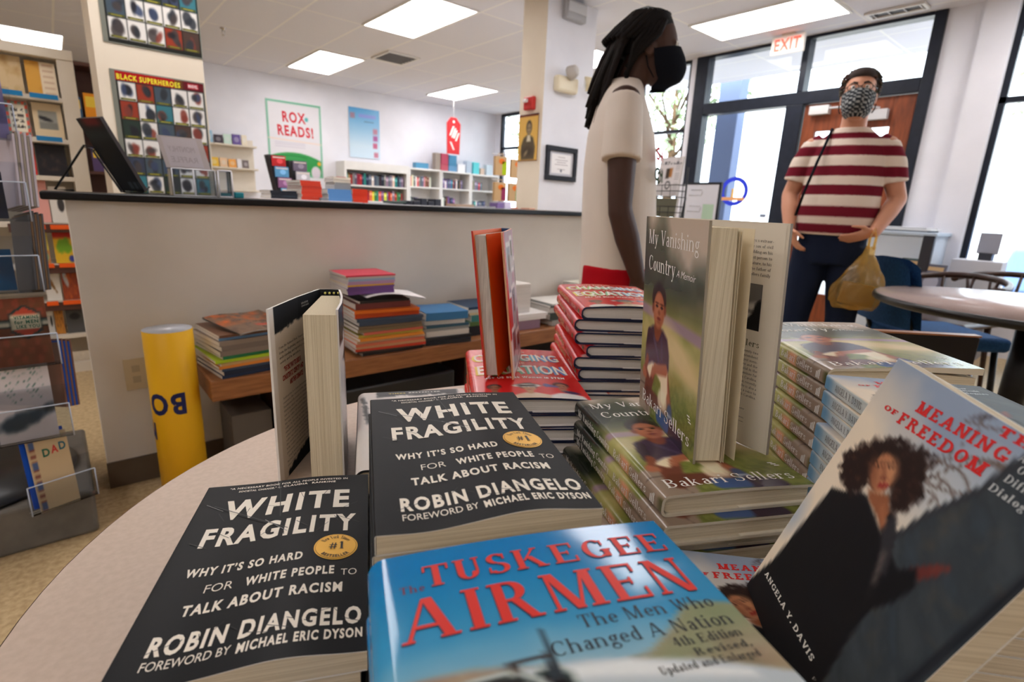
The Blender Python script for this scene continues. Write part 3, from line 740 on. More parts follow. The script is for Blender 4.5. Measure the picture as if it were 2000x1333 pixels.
def stack(meshes, name, cat, group, labels, cx, cy, z0, t, thdeg, jit, seed=0, offs=None, flat=None):
    """a pile of equal books, lowest first; each is a thing of its own with cover and pages"""
    rs = random.Random(seed); n = len(labels); first = None
    for i, lb in enumerate(labels):
        top = i == n-1
        dx, dy, da = (0, 0, 0) if top else (rs.uniform(-jit, jit), rs.uniform(-jit, jit), rs.uniform(-1.3, 1.3)*jit/.004)
        if offs and i in offs: dx, dy, da = offs[i]
        loc = (cx+dx, cy+dy, z0+i*t+.0003*(i+1)); rz = math.radians(thdeg+da)
        if first is None:
            first = thing(name, lb, cat, loc, rz, group)
            q = flat if flat and not top else meshes
            link(q[0], 'cover', first); link(q[1], 'page_block', first)
        elif flat and top:
            o = thing(name, lb, cat, loc, rz, group); link(meshes[0], 'cover', o); link(meshes[1], 'page_block', o)
        else: dup(first, loc, rz, lb)
    return first

# ---- black paperbacks with large cracked white capitals
INK = (13, 16, 21); CREAM = (246, 238, 224)
def wf_front(m, P, w, h):
    def T(s, u0, u1, v, c, st='bold', col=CREAM, **k): m.text(s, P, u0*w, u1*w, v*h, c*h, col, 'print_satin', st, **k)
    T('“A NECESSARY BOOK FOR ALL PEOPLE INVESTED IN', .14, .865, .962, .0135, 'bold')
    T('SOCIETAL CHANGE.” —', .20, .455, .935, .0135, 'bold'); T('CLAUDIA  RANKINE', .465, .79, .937, .0145, 'heavy')
    T('WHITE', .16, .885, .735, .137, 'heavy'); T('FRAGILITY', .115, .93, .572, .112, 'heavy')
    T('WHY IT’S SO HARD', .12, .67, .418, .042, 'heavy'); T('FOR', .24, .365, .334, .036, 'light'); T('WHITE PEOPLE', .42, .835, .33, .042, 'heavy'); T('TO', .868, .945, .322, .03, 'light')
    T('TALK ABOUT RACISM', .18, .88, .243, .045, 'heavy')
    T('ROBIN DIANGELO', .115, .972, .104, .07, 'heavy')
    T('FOREWORD BY', .118, .45, .058, .03, 'sans'); T('MICHAEL ERIC DYSON', .475, .978, .052, .036, 'heavy')
    # cracks across the lettering
    rs = random.Random(7)
    def crack(u0, v0, u1, v1, wd, col):
        dx, dy = (u1-u0)*w, (v1-v0)*h; L = math.hypot(dx, dy); nx, ny = -dy/L*wd/2, dx/L*wd/2
        m.poly([(u0*w-nx, v0*h-ny), (u1*w-nx, v1*h-ny), (u1*w+nx*.3, v1*h+ny*.3), (u0*w+nx*.3, v0*h+ny*.3)], P, col, 'print_satin', .0005)
    for a in ((.10, .84, .56, .62), (.44, .99, .50, .71)): crack(*a, .0011, INK)
    for a in ((.05, .855, .16, .80), (.42, .70, .56, .60), (.425, .99, .445, .93)): crack(*a, .0007, (150, 150, 152))
    for lo, hi, us in ((.735, .872, (.17, .3, .45, .6, .74, .86)), (.572, .684, (.12, .22, .32, .44, .54, .64, .74, .82, .9)), (.104, .174, (.14, .22, .3, .36, .44, .55, .63, .72, .79, .86, .94))):
        for u in us:
            for _ in range(1):
                a = rs.uniform(-.09, .09); v = rs.uniform(lo, hi); L = rs.uniform(.25, .5)*(hi-lo)
                crack(u-a*.6, v-L/2, u+a*.9, v+L/2, rs.uniform(.0005, .0009), INK)
    # gold seal
    cx, cy, R = .833*w, .475*h, .0158
    m.disc(cx, cy, R, R*1.0, P, (226, 172, 66), 'gold_foil', .0004, 48); m.disc(cx, cy, R*.94, R*.94, P, (120, 84, 24), 'print_satin', .00055, 48); m.disc(cx, cy, R*.92, R*.92, P, (236, 186, 84), 'gold_foil', .0007, 48)
    def arc_text(s, rad, cap_, a0, a1, top, st, col):
        def Pa(x, y, o):
            a = np.asarray(x); rr = rad+np.asarray(y) if top else rad-np.asarray(y)
            return P(cx+rr*np.sin(a), cy+(rr if top else -rr)*np.cos(a), o+.0006)
        m.text(s, Pa, a0, a1, 0, cap_, col, 'print_satin', st)
    arc_text('New York Times', R*.62, R*.24, -1.0, 1.0, True, 'roman', (26, 22, 20)); arc_text('BESTSELLER', R*.86, R*.2, -.85, .85, False, 'heavy', (26, 22, 20))
    m.text('#1', P, cx-R*.36, cx+R*.36, cy-R*.24, R*.56, (26, 22, 20), 'print_satin', 'roman', off=.0012)
def wf_bump(u, v): return .0052*np.exp(-((u-.66)/.24)**2)*(1-.55*v)-.0015*np.exp(-((u-.2)/.15)**2)*(1-v)
def wf_paint(u, v):
    img = cols(u, INK); return mixc(img, (30, 33, 38), np.clip(fbm(u, v*1.5, 9, 3)-.62, 0, 1)*.7)
def wf_spine(m, P, h, t):
    m.text('WHITE FRAGILITY', P, .05, .14, -t*.22, t*.44, CREAM, 'print_satin', 'heavy')
WF = book_mesh('cracked_title', .140, .216, .0134, wf_paint, (236, 232, 224), 'soft', 30, bump=wf_bump, front=wf_front, spine=wf_spine, mat='print_matte')
WFF = book_mesh('cracked_title_flat', .140, .216, .0134, wf_paint, (236, 232, 224), 'soft', 30, spine=wf_spine, mat='print_matte')
def pile_labels(n, what, where):
    return ['%s %s %s' % ('topmost' if i == n-1 else ORD[n-i]+' down', what, where) for i in range(n)]
stack(WF, 'paperback_book', 'book', 'black paperbacks with cracked white capitals, near stack', pile_labels(5, 'black paperback with cracked white capitals', 'of the lower left stack'),
      .0914, .3726, TZ, .0134, -25.4, .0035, 1, None, WFF)
stack(WF, 'paperback_book', 'book', 'black paperbacks with cracked white capitals, tall stack', pile_labels(10, 'black paperback with cracked white capitals', 'of the taller middle stack'),
      .2229, .3125, TZ, .0143, -24.8, .003, 2, None, WFF)

# ---- hardcovers with the seated boy
def boy_cover(u, v):
    U = np.clip(u, -.2, 1.05)
    img = cols(u, (176, 162, 146)); img = mixc(img, (196, 182, 160), sm(v-.62, .5)*.5)
    n = fbm(u, v*1.5, 5, 11); n2 = fbm(u, v*1.5, 26, 5)
    # trees
    for a in ((.30, .84, .16, .16), (.5, .72, .24, .14), (.12, .70, .18, .16), (.95, .74, .16, .09), (.72, .66, .2, .09), (.3, .66, .3, .08)):
        img = mixc(img, (58, 66, 50), sm(ell(u, v, *a)+(n-.5)*.12, .14)*.92)
    img = mixc(img, (38, 44, 36), sm(ell(u, v, .02, .83, .12, .13)+(n-.5)*.1, .14)*.9)
    img = mixc(img, (30, 36, 34), sm(u-.02, .12)*sm(.72-v, .12)*.95)
    img = mixc(img, (104, 106, 66), sm(np.abs(v-.60)-.05, .10)*.8)
    img = mixc(img, (136, 132, 74), sm(v-.57, .06)*sm(.48-v, .1)*.8)
    # lawn and path
    g = sm(v-.515, .04); img = mixc(img, (168, 158, 108), g)
    img = mixc(img, (120, 128, 66), g*np.clip(n*1.6-.45, 0, 1)*.9)
    img = mixc(img, (146, 124, 142), sm(np.abs(v-(.545-.02*u))-.026, .02)*.85)
    img = mixc(img, (206, 184, 142), sm(ell(u, v, .70, .41, .42, .075, -.25), .08)*.8)
    img = mixc(img, (112, 118, 58), sm(v-(.30-.05*u), .14)*(.75+.25*n2)); img = mixc(img, (74, 82, 40), sm(v-.22, .2)*np.clip(n2*1.9-.7, 0, 1))
    img = mixc(img, (156, 152, 92), sm(v-.24, .2)*np.clip(n2*1.9-1.15, 0, 1))
    # stone ledge at the lower left that runs round the spine
    led = pol(u, v, [(-.3, -.1), (-.3, .22), (.02, .21), (.2, .17), (.28, .12), (.24, .02), (.2, -.1)]); img = mixc(img, (136, 120, 106), sm(led+(n2-.5)*.02, .03))
    img = mixc(img, (92, 78, 70), sm(np.abs(pol(u, v, [(-.3, -.1), (-.3, .135), (.0, .14), (.14, .145), (.22, -.1)]))-.004, .008)*sm(led, .02)*.9)
    fold = sm(u+.004, .02)
    img = mixc(img, (24, 30, 30), fold*sm(.84-v, .1)); img = mixc(img, (92, 104, 66), fold*sm(np.abs(v-.68)-.08, .12)*.7); img = mixc(img, (176, 172, 112), fold*sm(np.abs(v-.50)-.06, .1)*.8)
    img = mixc(img, (204, 150, 120), fold*sm(np.abs(v-.335)-.05, .06)); img = mixc(img, (142, 124, 110), fold*sm(v-.28, .02)); img = mixc(img, (96, 80, 72), fold*sm(np.abs(v-.285)-.003, .006)); img = mixc(img, (78, 78, 48), fold*sm(v-.03, .03))
    # the boy
    sk, sk2 = (158, 98, 72), (122, 70, 52)
    def put(d, c, e=.02, k=1): 
        nonlocal img; img = mixc(img, c, sm(d, e)*k)
    put(cap(u, v, .24, .30, .16, .10, .085, .06), (108, 60, 46)); put(cap(u, v, .16, .10, .52, .10, .05, .03), (96, 52, 40))        # legs
    put(cap(u, v, .47, .30, .60, .12, .06, .036), sk2); put(cap(u, v, .49, .28, .61, .12, .03, .018), sk)
    put(cap(u, v, .60, .115, .625, .062, .042, .04), (72, 84, 112)); put(cap(u, v, .575, .1, .65, .095, .006), (190, 196, 206)); put(cap(u, v, .58, .078, .655, .073, .006), (190, 196, 206))
    put(cap(u, v, .62, .04, .80, .02, .05, .035), (58, 46, 62)); put(cap(u, v, .40, .05, .56, .04, .04), (64, 88, 130))
    put(pol(u, v, [(.10, .26), (.22, .31), (.45, .33), (.53, .32), (.55, .2), (.50, .115), (.44, .13), (.42, .22), (.30, .26), (.2, .2)]), (216, 202, 174))  # shorts
    put(cap(u, v, .43, .14, .50, .14, .05), (222, 210, 184), .03, .8)
    put(pol(u, v, [(.12, .25), (.10, .36), (.13, .44), (.22, .475), (.30, .485), (.42, .48), (.50, .45), (.545, .38), (.55, .31), (.48, .285), (.36, .29), (.24, .29)]), (64, 50, 68), .025)
    put(cap(u, v, .16, .42, .12, .29, .035, .03), (52, 40, 56)); put(cap(u, v, .36, .32, .26, .42, .012), (88, 74, 96), .03, .7); put(cap(u, v, .42, .34, .40, .44, .01), (88, 74, 96), .03, .6)
    put(cap(u, v, .50, .30, .30, .265, .03, .026), sk); put(cap(u, v, .14, .29, .10, .22, .03, .024), sk2); put(cap(u, v, .08, .21, .12, .20, .03, .02), sk)
    put(cap(u, v, .30, .27, .26, .22, .024, .012), sk); put(cap(u, v, .26, .26, .23, .22, .014, .008), sk)
    put(cap(u, v, .315, .47, .315, .53, .06), sk2); put(pol(u, v, [(.24, .475), (.40, .475), (.34, .43), (.30, .43)]), sk2, .02)
    put(ell(u, v, .318, .615, .125, .082), (40, 25, 27), .02); put(ell(u, v, .325, .565, .102, .088), sk); put(ell(u, v, .30, .57, .06, .07), (176, 116, 88), .06, .7)
    put(ell(u, v, .215, .565, .02, .022), sk2); put(ell(u, v, .435, .575, .02, .022), sk2)
    for x in (.285, .375): put(ell(u, v, x, .582, .022, .007), (40, 24, 22), .006); put(ell(u, v, x, .597, .032, .004), (50, 30, 26), .006, .8)
    put(ell(u, v, .33, .553, .022, .012), sk2, .012, .8); put(ell(u, v, .33, .524, .034, .008), (112, 52, 48), .008); put(ell(u, v, .33, .508, .03, .008), (122, 70, 52), .012, .6)
    return np.clip((img-70)*1.22+72, 0, 250)
WHT = (247, 243, 238)
def boy_front(m, P, w, h):
    m.text('My Vanishing', P, .075*w, .90*w, .872*h, .068*h, WHT, 'print_satin', 'book'); m.text('Country', P, .09*w, .575*w, .745*h, .072*h, WHT, 'print_satin', 'book')
    m.text('A Memoir', P, .60*w, .875*w, .752*h, .030*h, WHT, 'print_satin', 'light', skew=.25)
    m.text('Bakari Sellers', P, .075*w, .93*w, .052*h, .062*h, WHT, 'print_satin', 'book')
    for k in range(3): m.poly([((.905-.012*k)*w, (.16+.012*k)*h), ((.945-.012*k)*w, (.16+.012*k)*h), ((.94-.012*k)*w, (.166+.012*k)*h), ((.905-.012*k)*w, (.166+.012*k)*h)], P, WHT, 'print_satin')
def boy_spine(m, P, h, t):
    m.text('My Vanishing Country', P, .014, .116, -t*.17, t*.40, WHT, 'print_satin', 'book'); m.text('Bakari Sellers', P, .128, .205, -t*.17, t*.42, WHT, 'print_satin', 'book')
    for k in range(3): m.poly([(.214+.0028*k, -t*.26), (.2158+.0028*k, -t*.26), (.2158+.0028*k, t*(.1+.08*k)), (.214+.0028*k, t*(.1+.08*k))], P, WHT, 'print_satin')
    m.text('AMISTAD', lambda x, y, o: P(.2225-y, x, o), -t*.28, t*.28, 0, .0028, WHT, 'print_satin', 'sans')
BOY_T = .0209
BOY = book_mesh('seated_boy', .158, .236, BOY_T, boy_cover, (214, 204, 184), 'hard', 150, r=.007, front=boy_front, spine=boy_spine, flap=(238, 230, 212), bump=lambda u, v: .002*np.sin(np.clip(u, 0, 1)*np.pi))
BOYF = book_mesh('seated_boy_flat', .158, .236, BOY_T, boy_cover, (214, 204, 184), 'hard', 90, r=.007, spine=boy_spine, flap=(238, 230, 212))
BOY2 = book_mesh('seated_boy_lifted', .166, .236, BOY_T, boy_cover, (214, 204, 184), 'hard', 150, r=.007, front=boy_front, spine=boy_spine, flap=(238, 230, 212), bump=lambda u, v: .003*np.sin(np.clip(u, 0, 1)*np.pi), lift=.009)
stack(BOY, 'hardcover_book', 'book', 'hardcovers with a seated boy, low stack', pile_labels(4, 'seated boy hardcover', 'of the low stack under the upright copy'),
      .5034, .2949, TZ, BOY_T, -27.7, .006, 5, {0: (-.008, .006, 1.2), 1: (.004, .004, -1.0), 2: (-.009, -.009, .3)}, BOYF)
stack(BOYF, 'hardcover_book', 'book', 'hardcovers with a seated boy, tall stack', pile_labels(8, 'seated boy hardcover', 'of the tall stack right of the upright copy')[:7],
      .768, .228, TZ, BOY_T, -42, .003, 6)
o = thing('hardcover_book', 'topmost seated boy hardcover with lifted front board on the tall right stack', 'book', (.768, .228, TZ+7*(BOY_T+.0003)+.0003), math.radians(-42), 'hardcovers with a seated boy, tall stack')
link(BOY2[0], 'cover', o); link(BOY2[1], 'page_block', o)

# ---- red hardcovers with pastel shaded capitals
def red_paint(u, v):
    img = cols(u, (206, 26, 22)); a = np.arctan2(v-.02, (u-.5)*.8)
    ray = .5+.5*np.sin(a*90); img = mixc(img, (232, 86, 66), ray*.45*sm(.3-v, .2)*(u > -.02))
    img = mixc(img, (226, 48, 52), sm(v-.32, .1)*.6)
    def put(d, c, e=.015, k=1):
        nonlocal img; img = mixc(img, c, sm(d, e)*k)
    skin = ((150, 92, 66), (196, 136, 96), (168, 108, 80)); hair = ((60, 44, 48), (24, 18, 20), (58, 34, 34))
    for i, (x, y, s) in enumerate(((.20, .17, .85), (.50, .16, 1.1), (.80, .19, 1.0))):
        put(pol(u, v, [(x-.15*s, -.02), (x-.13*s, .05), (x-.05, .085), (x+.05, .085), (x+.15*s, .05), (x+.17*s, -.02)]), ((236, 230, 226), (226, 200, 176), (240, 238, 238))[i], .02)
        put(ell(u, v, x, y+.03*s, .075*s, .05*s), hair[i]); put(ell(u, v, x+.005, y+.005, .052*s, .05*s), skin[i]); put(cap(u, v, x, y-.03, x, y-.06, .03*s), skin[i])
        if i == 1: put(ell(u, v, x-.01, y+.045, .12, .028), (30, 24, 26)); put(np.abs(ell(u, v, x-.01, y+.04, .11, .022))-.004, (230, 226, 220), .006)
        if i == 2: put(cap(u, v, x-.13, y+.02, x-.04, y, .03, .012), (92, 84, 150)); put(ell(u, v, x+.06, y-.09, .07, .022, -.2), (48, 40, 92))
        for q in (-.02, .022): put(ell(u, v, x+q*s, y+.012, .010, .005), (40, 24, 22), .006)
        put(ell(u, v, x+.002, y-.024, .018, .006), (150, 50, 50), .006)
    return img
def rainbow(i, n):
    k = i/max(n-1, 1); st = ((236, 206, 60), (150, 196, 92), (108, 190, 150), (88, 176, 214), (60, 130, 204))
    x = k*(len(st)-1); a = int(min(x, len(st)-2)); f = x-a
    return tuple(st[a][q]*(1-f)+st[a+1][q]*f for q in range(3))
def red_front(m, P, w, h):
    m.text('TONYA BOLDEN', P, .2*w, .62*w, .90*h, .026*h, (250, 214, 200), 'print_satin', 'bold')
    for s, u0, u1, v, c in (('CHANGING', .07, .95, .70, .155), ('EQUATION', .085, .94, .42, .175)):
        n = len(s)
        for dx, f in ((-.022, 1), (0, 0)):
            m.text(s, P, (u0+dx)*w, (u1+dx)*w, (v-(.008 if f else 0))*h, c*h, (lambda i, f=f, n=n: rainbow(i, n)) if f else (252, 246, 236), 'print_satin', 'bold', off=.0003 if f else .0006)
    m.text('THE', P, .43*w, .57*w, .63*h, .034*h, (250, 190, 170), 'print_satin', 'bold')
    m.text('50+ US Black Women in STEM', P, .14*w, .88*w, .335*h, .034*h, (252, 246, 240), 'print_satin', 'heavy')
def red_spine(m, P, h, t):
    m.text('CHANGING EQUATION', P, .02, .135, -t*.15, t*.36, (236, 178, 130), 'print_satin', 'bold'); m.text('BOLDEN', P, .16, .195, -t*.12, t*.24, (240, 200, 180), 'print_satin', 'sans')
    m.disc(.222, 0, .004, .0035, P, (60, 130, 70), 'print_satin')
RED_T = .0197
RED = book_mesh('pastel_title', .160, .245, RED_T, red_paint, (24, 34, 66), 'hard', 90, r=.008, front=red_front, spine=red_spine, pages='pages_white', flap=(226, 222, 222), bump=lambda u, v: .004*np.sin(np.clip(u, 0, 1)*np.pi)*(1-.3*v))
REDF = book_mesh('pastel_title_flat', .160, .245, RED_T, red_paint, (24, 34, 66), 'hard', 60, r=.008, spine=red_spine, pages='pages_white', flap=(226, 222, 222))
stack(RED, 'hardcover_book', 'book', 'red hardcovers with pastel capitals, low stack', pile_labels(4, 'red hardcover with pastel capitals', 'of the low stack'),
      .519, .581, TZ, RED_T, -33, .002, 8, None, REDF)
stack(RED, 'hardcover_book', 'book', 'red hardcovers with pastel capitals, tall stack', pile_labels(9, 'red hardcover with pastel capitals', 'of the tall stack'),
      .745, .597, TZ, RED_T, -36, .007, 12, None, REDF)

# ---- paperbacks with the woman before a wall (sky blue spines)
def davis_paint(u, v):
    n = fbm(u, v*1.5, 4, 21); n2 = fbm(u, v*1.5, 14, 31)
    img = cols(u, (150, 166, 190))
    img = mixc(img, (238, 222, 200), sm(v-.90-(n-.5)*.2+u*.12, .18)); img = mixc(img, (168, 186, 206), sm(ell(u, v, .70, .80, .25, .08, .3), .2)*.8)
    img = mixc(img, (216, 206, 194), sm(ell(u, v, .05, .90, .1, .05), .12)*.8); img = mixc(img, (170, 184, 200), sm(ell(u, v, .02, .36, .05, .07), .08)*.8)
    img = mixc(img, (168, 196, 218), sm(u+.005, .02)); img = mixc(img, (226, 230, 232), sm(u+.005, .02)*sm(ell(u, v, -.06, .80, .2, .09), .08)); img = mixc(img, (112, 160, 200), sm(u+.005, .02)*sm(.94-v, .05)); img = mixc(img, (216, 222, 222), sm(u+.005, .02)*sm(v-.72, .1))
    def put(d, c, e=.012, k=1):
        nonlocal img; img = mixc(img, c, sm(d, e)*k)
    # barbed wire
    wire = (104, 88, 80)
    for cx, cy, rx, ry, rot in ((.55, .70, .17, .13, .5), (.56, .68, .13, .11, .5), (.57, .66, .09, .09, .5), (.62, .84, .16, .05, .4), (.60, .74, .2, .09, .9)):
        put(np.abs(ell(u, v, cx, cy, rx, ry, rot))-.0035, wire, .006, .85)
    for a in ((.42, .85, .52, .66), (.48, .78, .53, .9), (.55, .83, .6, .68), (.52, .99, .56, .93), (.47, .95, .62, .98)): put(cap(u, v, *a, .003), wire, .006, .8)
    put(ell(u, v, .53, .985, .05, .012, .4)+(n2-.5)*.02, (84, 76, 80), .012)
    # wall
    wl = pol(u, v, [(.5, .50), (.571, .63), (.597, .706), (.631, .751), (.688, .843), (.717, .941), (.80, 1.05), (1.1, 1.05), (1.1, -.1), (.7, -.1), (.6, .3)])
    tex = fbm(u*.6+v*.9, v*.35-u*.3, 16, 41, 4)
    put(wl+(n2-.5)*.012, (62, 70, 76)); img = mixc(img, (34, 42, 50), sm(wl, .01)*np.clip(tex*2-.75, 0, 1)*.9); img = mixc(img, (84, 100, 112), sm(wl, .01)*np.clip(tex*2-1.15, 0, 1)*.8)
    img = mixc(img, (96, 84, 68), sm(wl, .01)*np.clip(n2*2-1.2, 0, 1)*.6); img = mixc(img, (20, 24, 32), sm(wl, .01)*sm(np.abs(u-.985+.05*(.7-v))-.012, .025))
    img = mixc(img, (48, 48, 54), sm(np.abs(wl+.012)-.012, .012)*.6)
    # coat and hand
    put(cap(u, v, .72, .56, .775, .615, .022, .017), (104, 46, 42)); put(cap(u, v, .765, .61, .80, .64, .012, .008), (112, 54, 48))
    put(pol(u, v, [(.125, .535), (.20, .56), (.27, .60), (.33, .61), (.498, .565), (.468, .63), (.52, .625), (.555, .60), (.6, .55), (.66, .535), (.72, .58), (.76, .54), (.74, .47), (.69, .40), (.70, .3), (.8, -.05), (-.01, -.05), (-.01, .0), (.075, .177), (.10, .36), (.115, .46)]), (16, 17, 22), .014)
    put(pol(u, v, [(.50, .64), (.555, .60), (.60, .55), (.64, .50), (.60, .48), (.54, .54), (.49, .58)]), (54, 54, 60), .015, .8); put(cap(u, v, .575, .53, .62, .46, .012), (104, 92, 88), .02, .7)
    # neck, face, hair
    hm = np.minimum.reduce([ell(u, v, .20, .665, .125, .085, .3), ell(u, v, .36, .73, .15, .075, .5), ell(u, v, .47, .70, .075, .07), ell(u, v, .24, .735, .10, .05, .6), ell(u, v, .20, .60, .07, .035)])
    cr = fbm(u, v*1.47, 34, 51, 3); put(hm+(cr-.5)*.055, (38, 24, 22), .02); img = mixc(img, (86, 52, 38), sm(hm+.01+(cr-.5)*.05, .02)*np.clip(cr*2.4-1.25, 0, 1)*.9)
    put(pol(u, v, [(.315, .625), (.42, .66), (.466, .63), (.496, .575), (.43, .592), (.35, .605)]), (150, 92, 62), .012); put(cap(u, v, .43, .62, .485, .588, .010), (172, 108, 74), .02, .8)
    fr = math.radians(-29)
    put(ell(u, v, .322, .694, .074, .050, math.radians(-32)), (186, 124, 88), .012); put(ell(u, v, .352, .715, .045, .03, math.radians(-32)), (206, 146, 106), .03, .8); put(ell(u, v, .285, .672, .05, .018, math.radians(-32)), (140, 86, 60), .03, .8)
    for x, y in ((.281, .699), (.337, .724)): put(ell(u, v, x, y, .016, .0035, .45), (52, 32, 28), .006, .9); put(ell(u, v, x-.012, y+.010, .022, .0028, .5), (66, 40, 32), .007, .8)
    put(cap(u, v, .305, .715, .338, .69, .007, .012), (150, 92, 66), .012, .8); put(ell(u, v, .345, .685, .016, .006, .4), (120, 64, 50), .008, .8)
    put(ell(u, v, .363, .668, .027, .009, .45), (150, 46, 46), .006); put(ell(u, v, .272, .59, .008, .01), (120, 100, 96), .006)
    return img
CRED = (214, 34, 36)
def davis_front(m, P, w, h):
    sh = lambda x, y, o: P(x, np.asarray(y)+.075*np.asarray(x), o)
    T = lambda s, u0, u1, v, c, st, col: m.text(s, sh, u0*w, u1*w, (v-.05*u0)*h, c*h, col, 'print_satin', st)
    T('MEANING', .262, .70, .8965, .036, 'slab', CRED); T('OF', .105, .195, .846, .017, 'slab', CRED); T('FREEDOM', .215, .668, .8375, .037, 'slab', CRED); T('THE', .602, .80, .966, .026, 'slab', CRED)
    for k, s in enumerate(('And', 'Other', 'Difficult', 'Dialogues')): T(s, (.725, .745, .735, .715)[k], (.79, .85, .90, .92)[k], (.943, .918, .885, .848)[k], .020, 'roman', (196, 200, 202))
    T('ANGELA Y. DAVIS', .085, .645, .108, .020, 'slabthin', (240, 236, 228))
    T('Foreword by', .70, .90, .115, .010, 'book', (210, 206, 200))
def davis_spine(m, P, h, t): m.text('ANGELA Y. DAVIS', P, .022, .072, -t*.2, t*.46, (40, 42, 50), 'print_satin', 'book'); m.text('THE MEANING OF FREEDOM', P, .082, .165, -t*.2, t*.46, (190, 60, 60), 'print_satin', 'book')
DW, DH, DT = .139, .203, .0146
DAV = book_mesh('woman_and_wall', DW, DH, DT, davis_paint, (238, 234, 226), 'soft', 150, r=.002, front=davis_front, spine=davis_spine, mat='print_matte')
ca = math.radians(-48); rx_, ux_ = np.array([math.cos(ca), math.sin(ca)]), np.array([-math.sin(ca), math.cos(ca)])
c0 = np.array([.5686, .178])+rx_*DW/2-ux_*DH/2
offs = {k: (-.004-.001*k, .000, 0.5) for k in (11,)}
offs = {i: ((-.016, -.006, -.8+.3*i) if i < 9 else (-.003*(11-i), -.0015*(11-i), (-.9, .6, 0)[i-9] if i < 11 else 0)) for i in range(11)}
stack(DAV, 'paperback_book', 'book', 'sky blue paperbacks with a woman and a wall, stack', pile_labels(12, 'sky blue spined paperback', 'of the right hand stack'),
      c0[0], c0[1], TZ, DT, -48, .002, 14, offs)
cb = math.radians(-47); rb, ub = np.array([math.cos(cb), math.sin(cb)]), np.array([-math.sin(cb), math.cos(cb)])
c1 = np.array([.372, .211])+rb*DW/2-ub*DH/2
stack(DAV, 'paperback_book', 'book', 'paperbacks with a woman and a wall, lying flat in front', pile_labels(3, 'paperback with a woman', 'of the flat pile under the tilted copy'), c1[0], c1[1], TZ, DT, -47, .002, 15)
# the big leaning copy: bent to its four corners
def leaning():
    TL, TRc, BR, BL = LEAN
    def warp(V):
        u = V[:, 0]/DW+.5; v = V[:, 1]/DH+.5
        P = (np.outer((1-u)*v, TL)+np.outer(u*v, TRc)+np.outer(u*(1-v), BR)+np.outer((1-u)*(1-v), BL))
        n = np.cross(TRc-TL, TL-BL); n = n/np.linalg.norm(n)
        return P+np.outer(V[:, 2]-DT, n)+np.outer(.004*np.sin(np.clip(u, 0, 1)*np.pi), n)*0
    o = thing('paperback_book', 'paperback with a woman and a wall standing tilted at the right front corner', 'book', tuple(LEAN[3]))
    for me, nm in zip(DAV, ('cover', 'page_block')):
        c = me.copy(); V = np.empty(len(c.vertices)*3); c.vertices.foreach_get('co', V); V = warp(V.reshape(-1, 3))-LEAN[3]
        c.vertices.foreach_set('co', V.ravel()); c.update(); link(c, nm, o)
LEAN = [np.array(q) for q in [[0.4094, 0.0894, 0.9798], [0.302, -0.0149, 0.9671], [0.2632, 0.0489, 0.7852], [0.3788, 0.1455, 0.7848]]]
leaning()

# ---- blue hardcover with red roman capitals (front, nearest)
def air_paint(u, v):
    n = fbm(u, v*1.5, 4, 61); n2 = fbm(u, v*1.5, 12, 71)
    img = cols(u, (0, 128, 196)); img = mixc(img, (84, 164, 206), sm(v-.80+(n-.5)*.1, .3)); img = mixc(img, (170, 200, 212), sm(v-.68+(n-.5)*.08, .1)*.8)
    def put(d, c, e=.02, k=1):
        nonlocal img; img = mixc(img, c, sm(d, e)*k)
    rid = .655+.03*np.sin(u*7+.6)+.035*(n-.5)+.05*sm(np.abs(u-.86)-.1, .2)
    put(v-rid, (176, 160, 136), .015); img = mixc(img, (146, 110, 96), sm(v-rid, .02)*np.clip(n2*2-.8, 0, 1)*.8); img = mixc(img, (132, 150, 112), sm(v-rid, .02)*sm(.5-u, .3)*np.clip(n*2-.7, 0, 1)*.8)
    put(ell(u, v, .93, .545, .16, .035, -.1)+(n2-.5)*.05, (66, 60, 50), .04, .9); put(v-.585-(n-.5)*.03, (188, 172, 138), .05, .7)
    # aircraft: nose cowling, two open cockpits, fuselage
    put(pol(u, v, [(.34, .655), (.5, .645), (.8, .60), (1.05, .535), (1.05, .40), (.3, .42)]), (196, 208, 216), .012); put(pol(u, v, [(.36, .645), (.6, .63), (.9, .565), (.9, .55), (.5, .61), (.36, .62)]), (236, 242, 244), .015)
    put(ell(u, v, .26, .60, .13, .055), (70, 88, 84), .015); put(ell(u, v, .27, .60, .10, .045), (40, 34, 38), .015); put(ell(u, v, .25, .60, .035, .03), (176, 82, 52), .015); put(ell(u, v, .25, .625, .035, .015), (74, 50, 38), .01)
    put(ell(u, v, .40, .60, .06, .05), (58, 78, 78), .015); put(ell(u, v, .40, .595, .045, .04), (32, 28, 32), .015); put(ell(u, v, .385, .59, .018, .018), (190, 96, 56), .01)
    put(np.abs(ell(u, v, .26, .60, .13, .055))-.004, (190, 200, 198), .006); put(np.abs(ell(u, v, .40, .60, .06, .05))-.004, (190, 200, 198), .006)
    put(cap(u, v, .42, .725, .415, .63, .004, .012), (52, 62, 70), .006); put(cap(u, v, .30, .665, .42, .672, .004), (70, 58, 54), .005); put(cap(u, v, .33, .665, .335, .64, .005), (60, 50, 48), .005)
    put(cap(u, v, -.03, .80, -.06, .74, .012), (196, 120, 96), .01, .8); put(cap(u, v, -.05, .70, -.06, .66, .012), (190, 90, 70), .01, .8)
    put(cap(u, v, -.06, .93, -.07, .86, .008), (30, 60, 80), .008, .7)
    return img
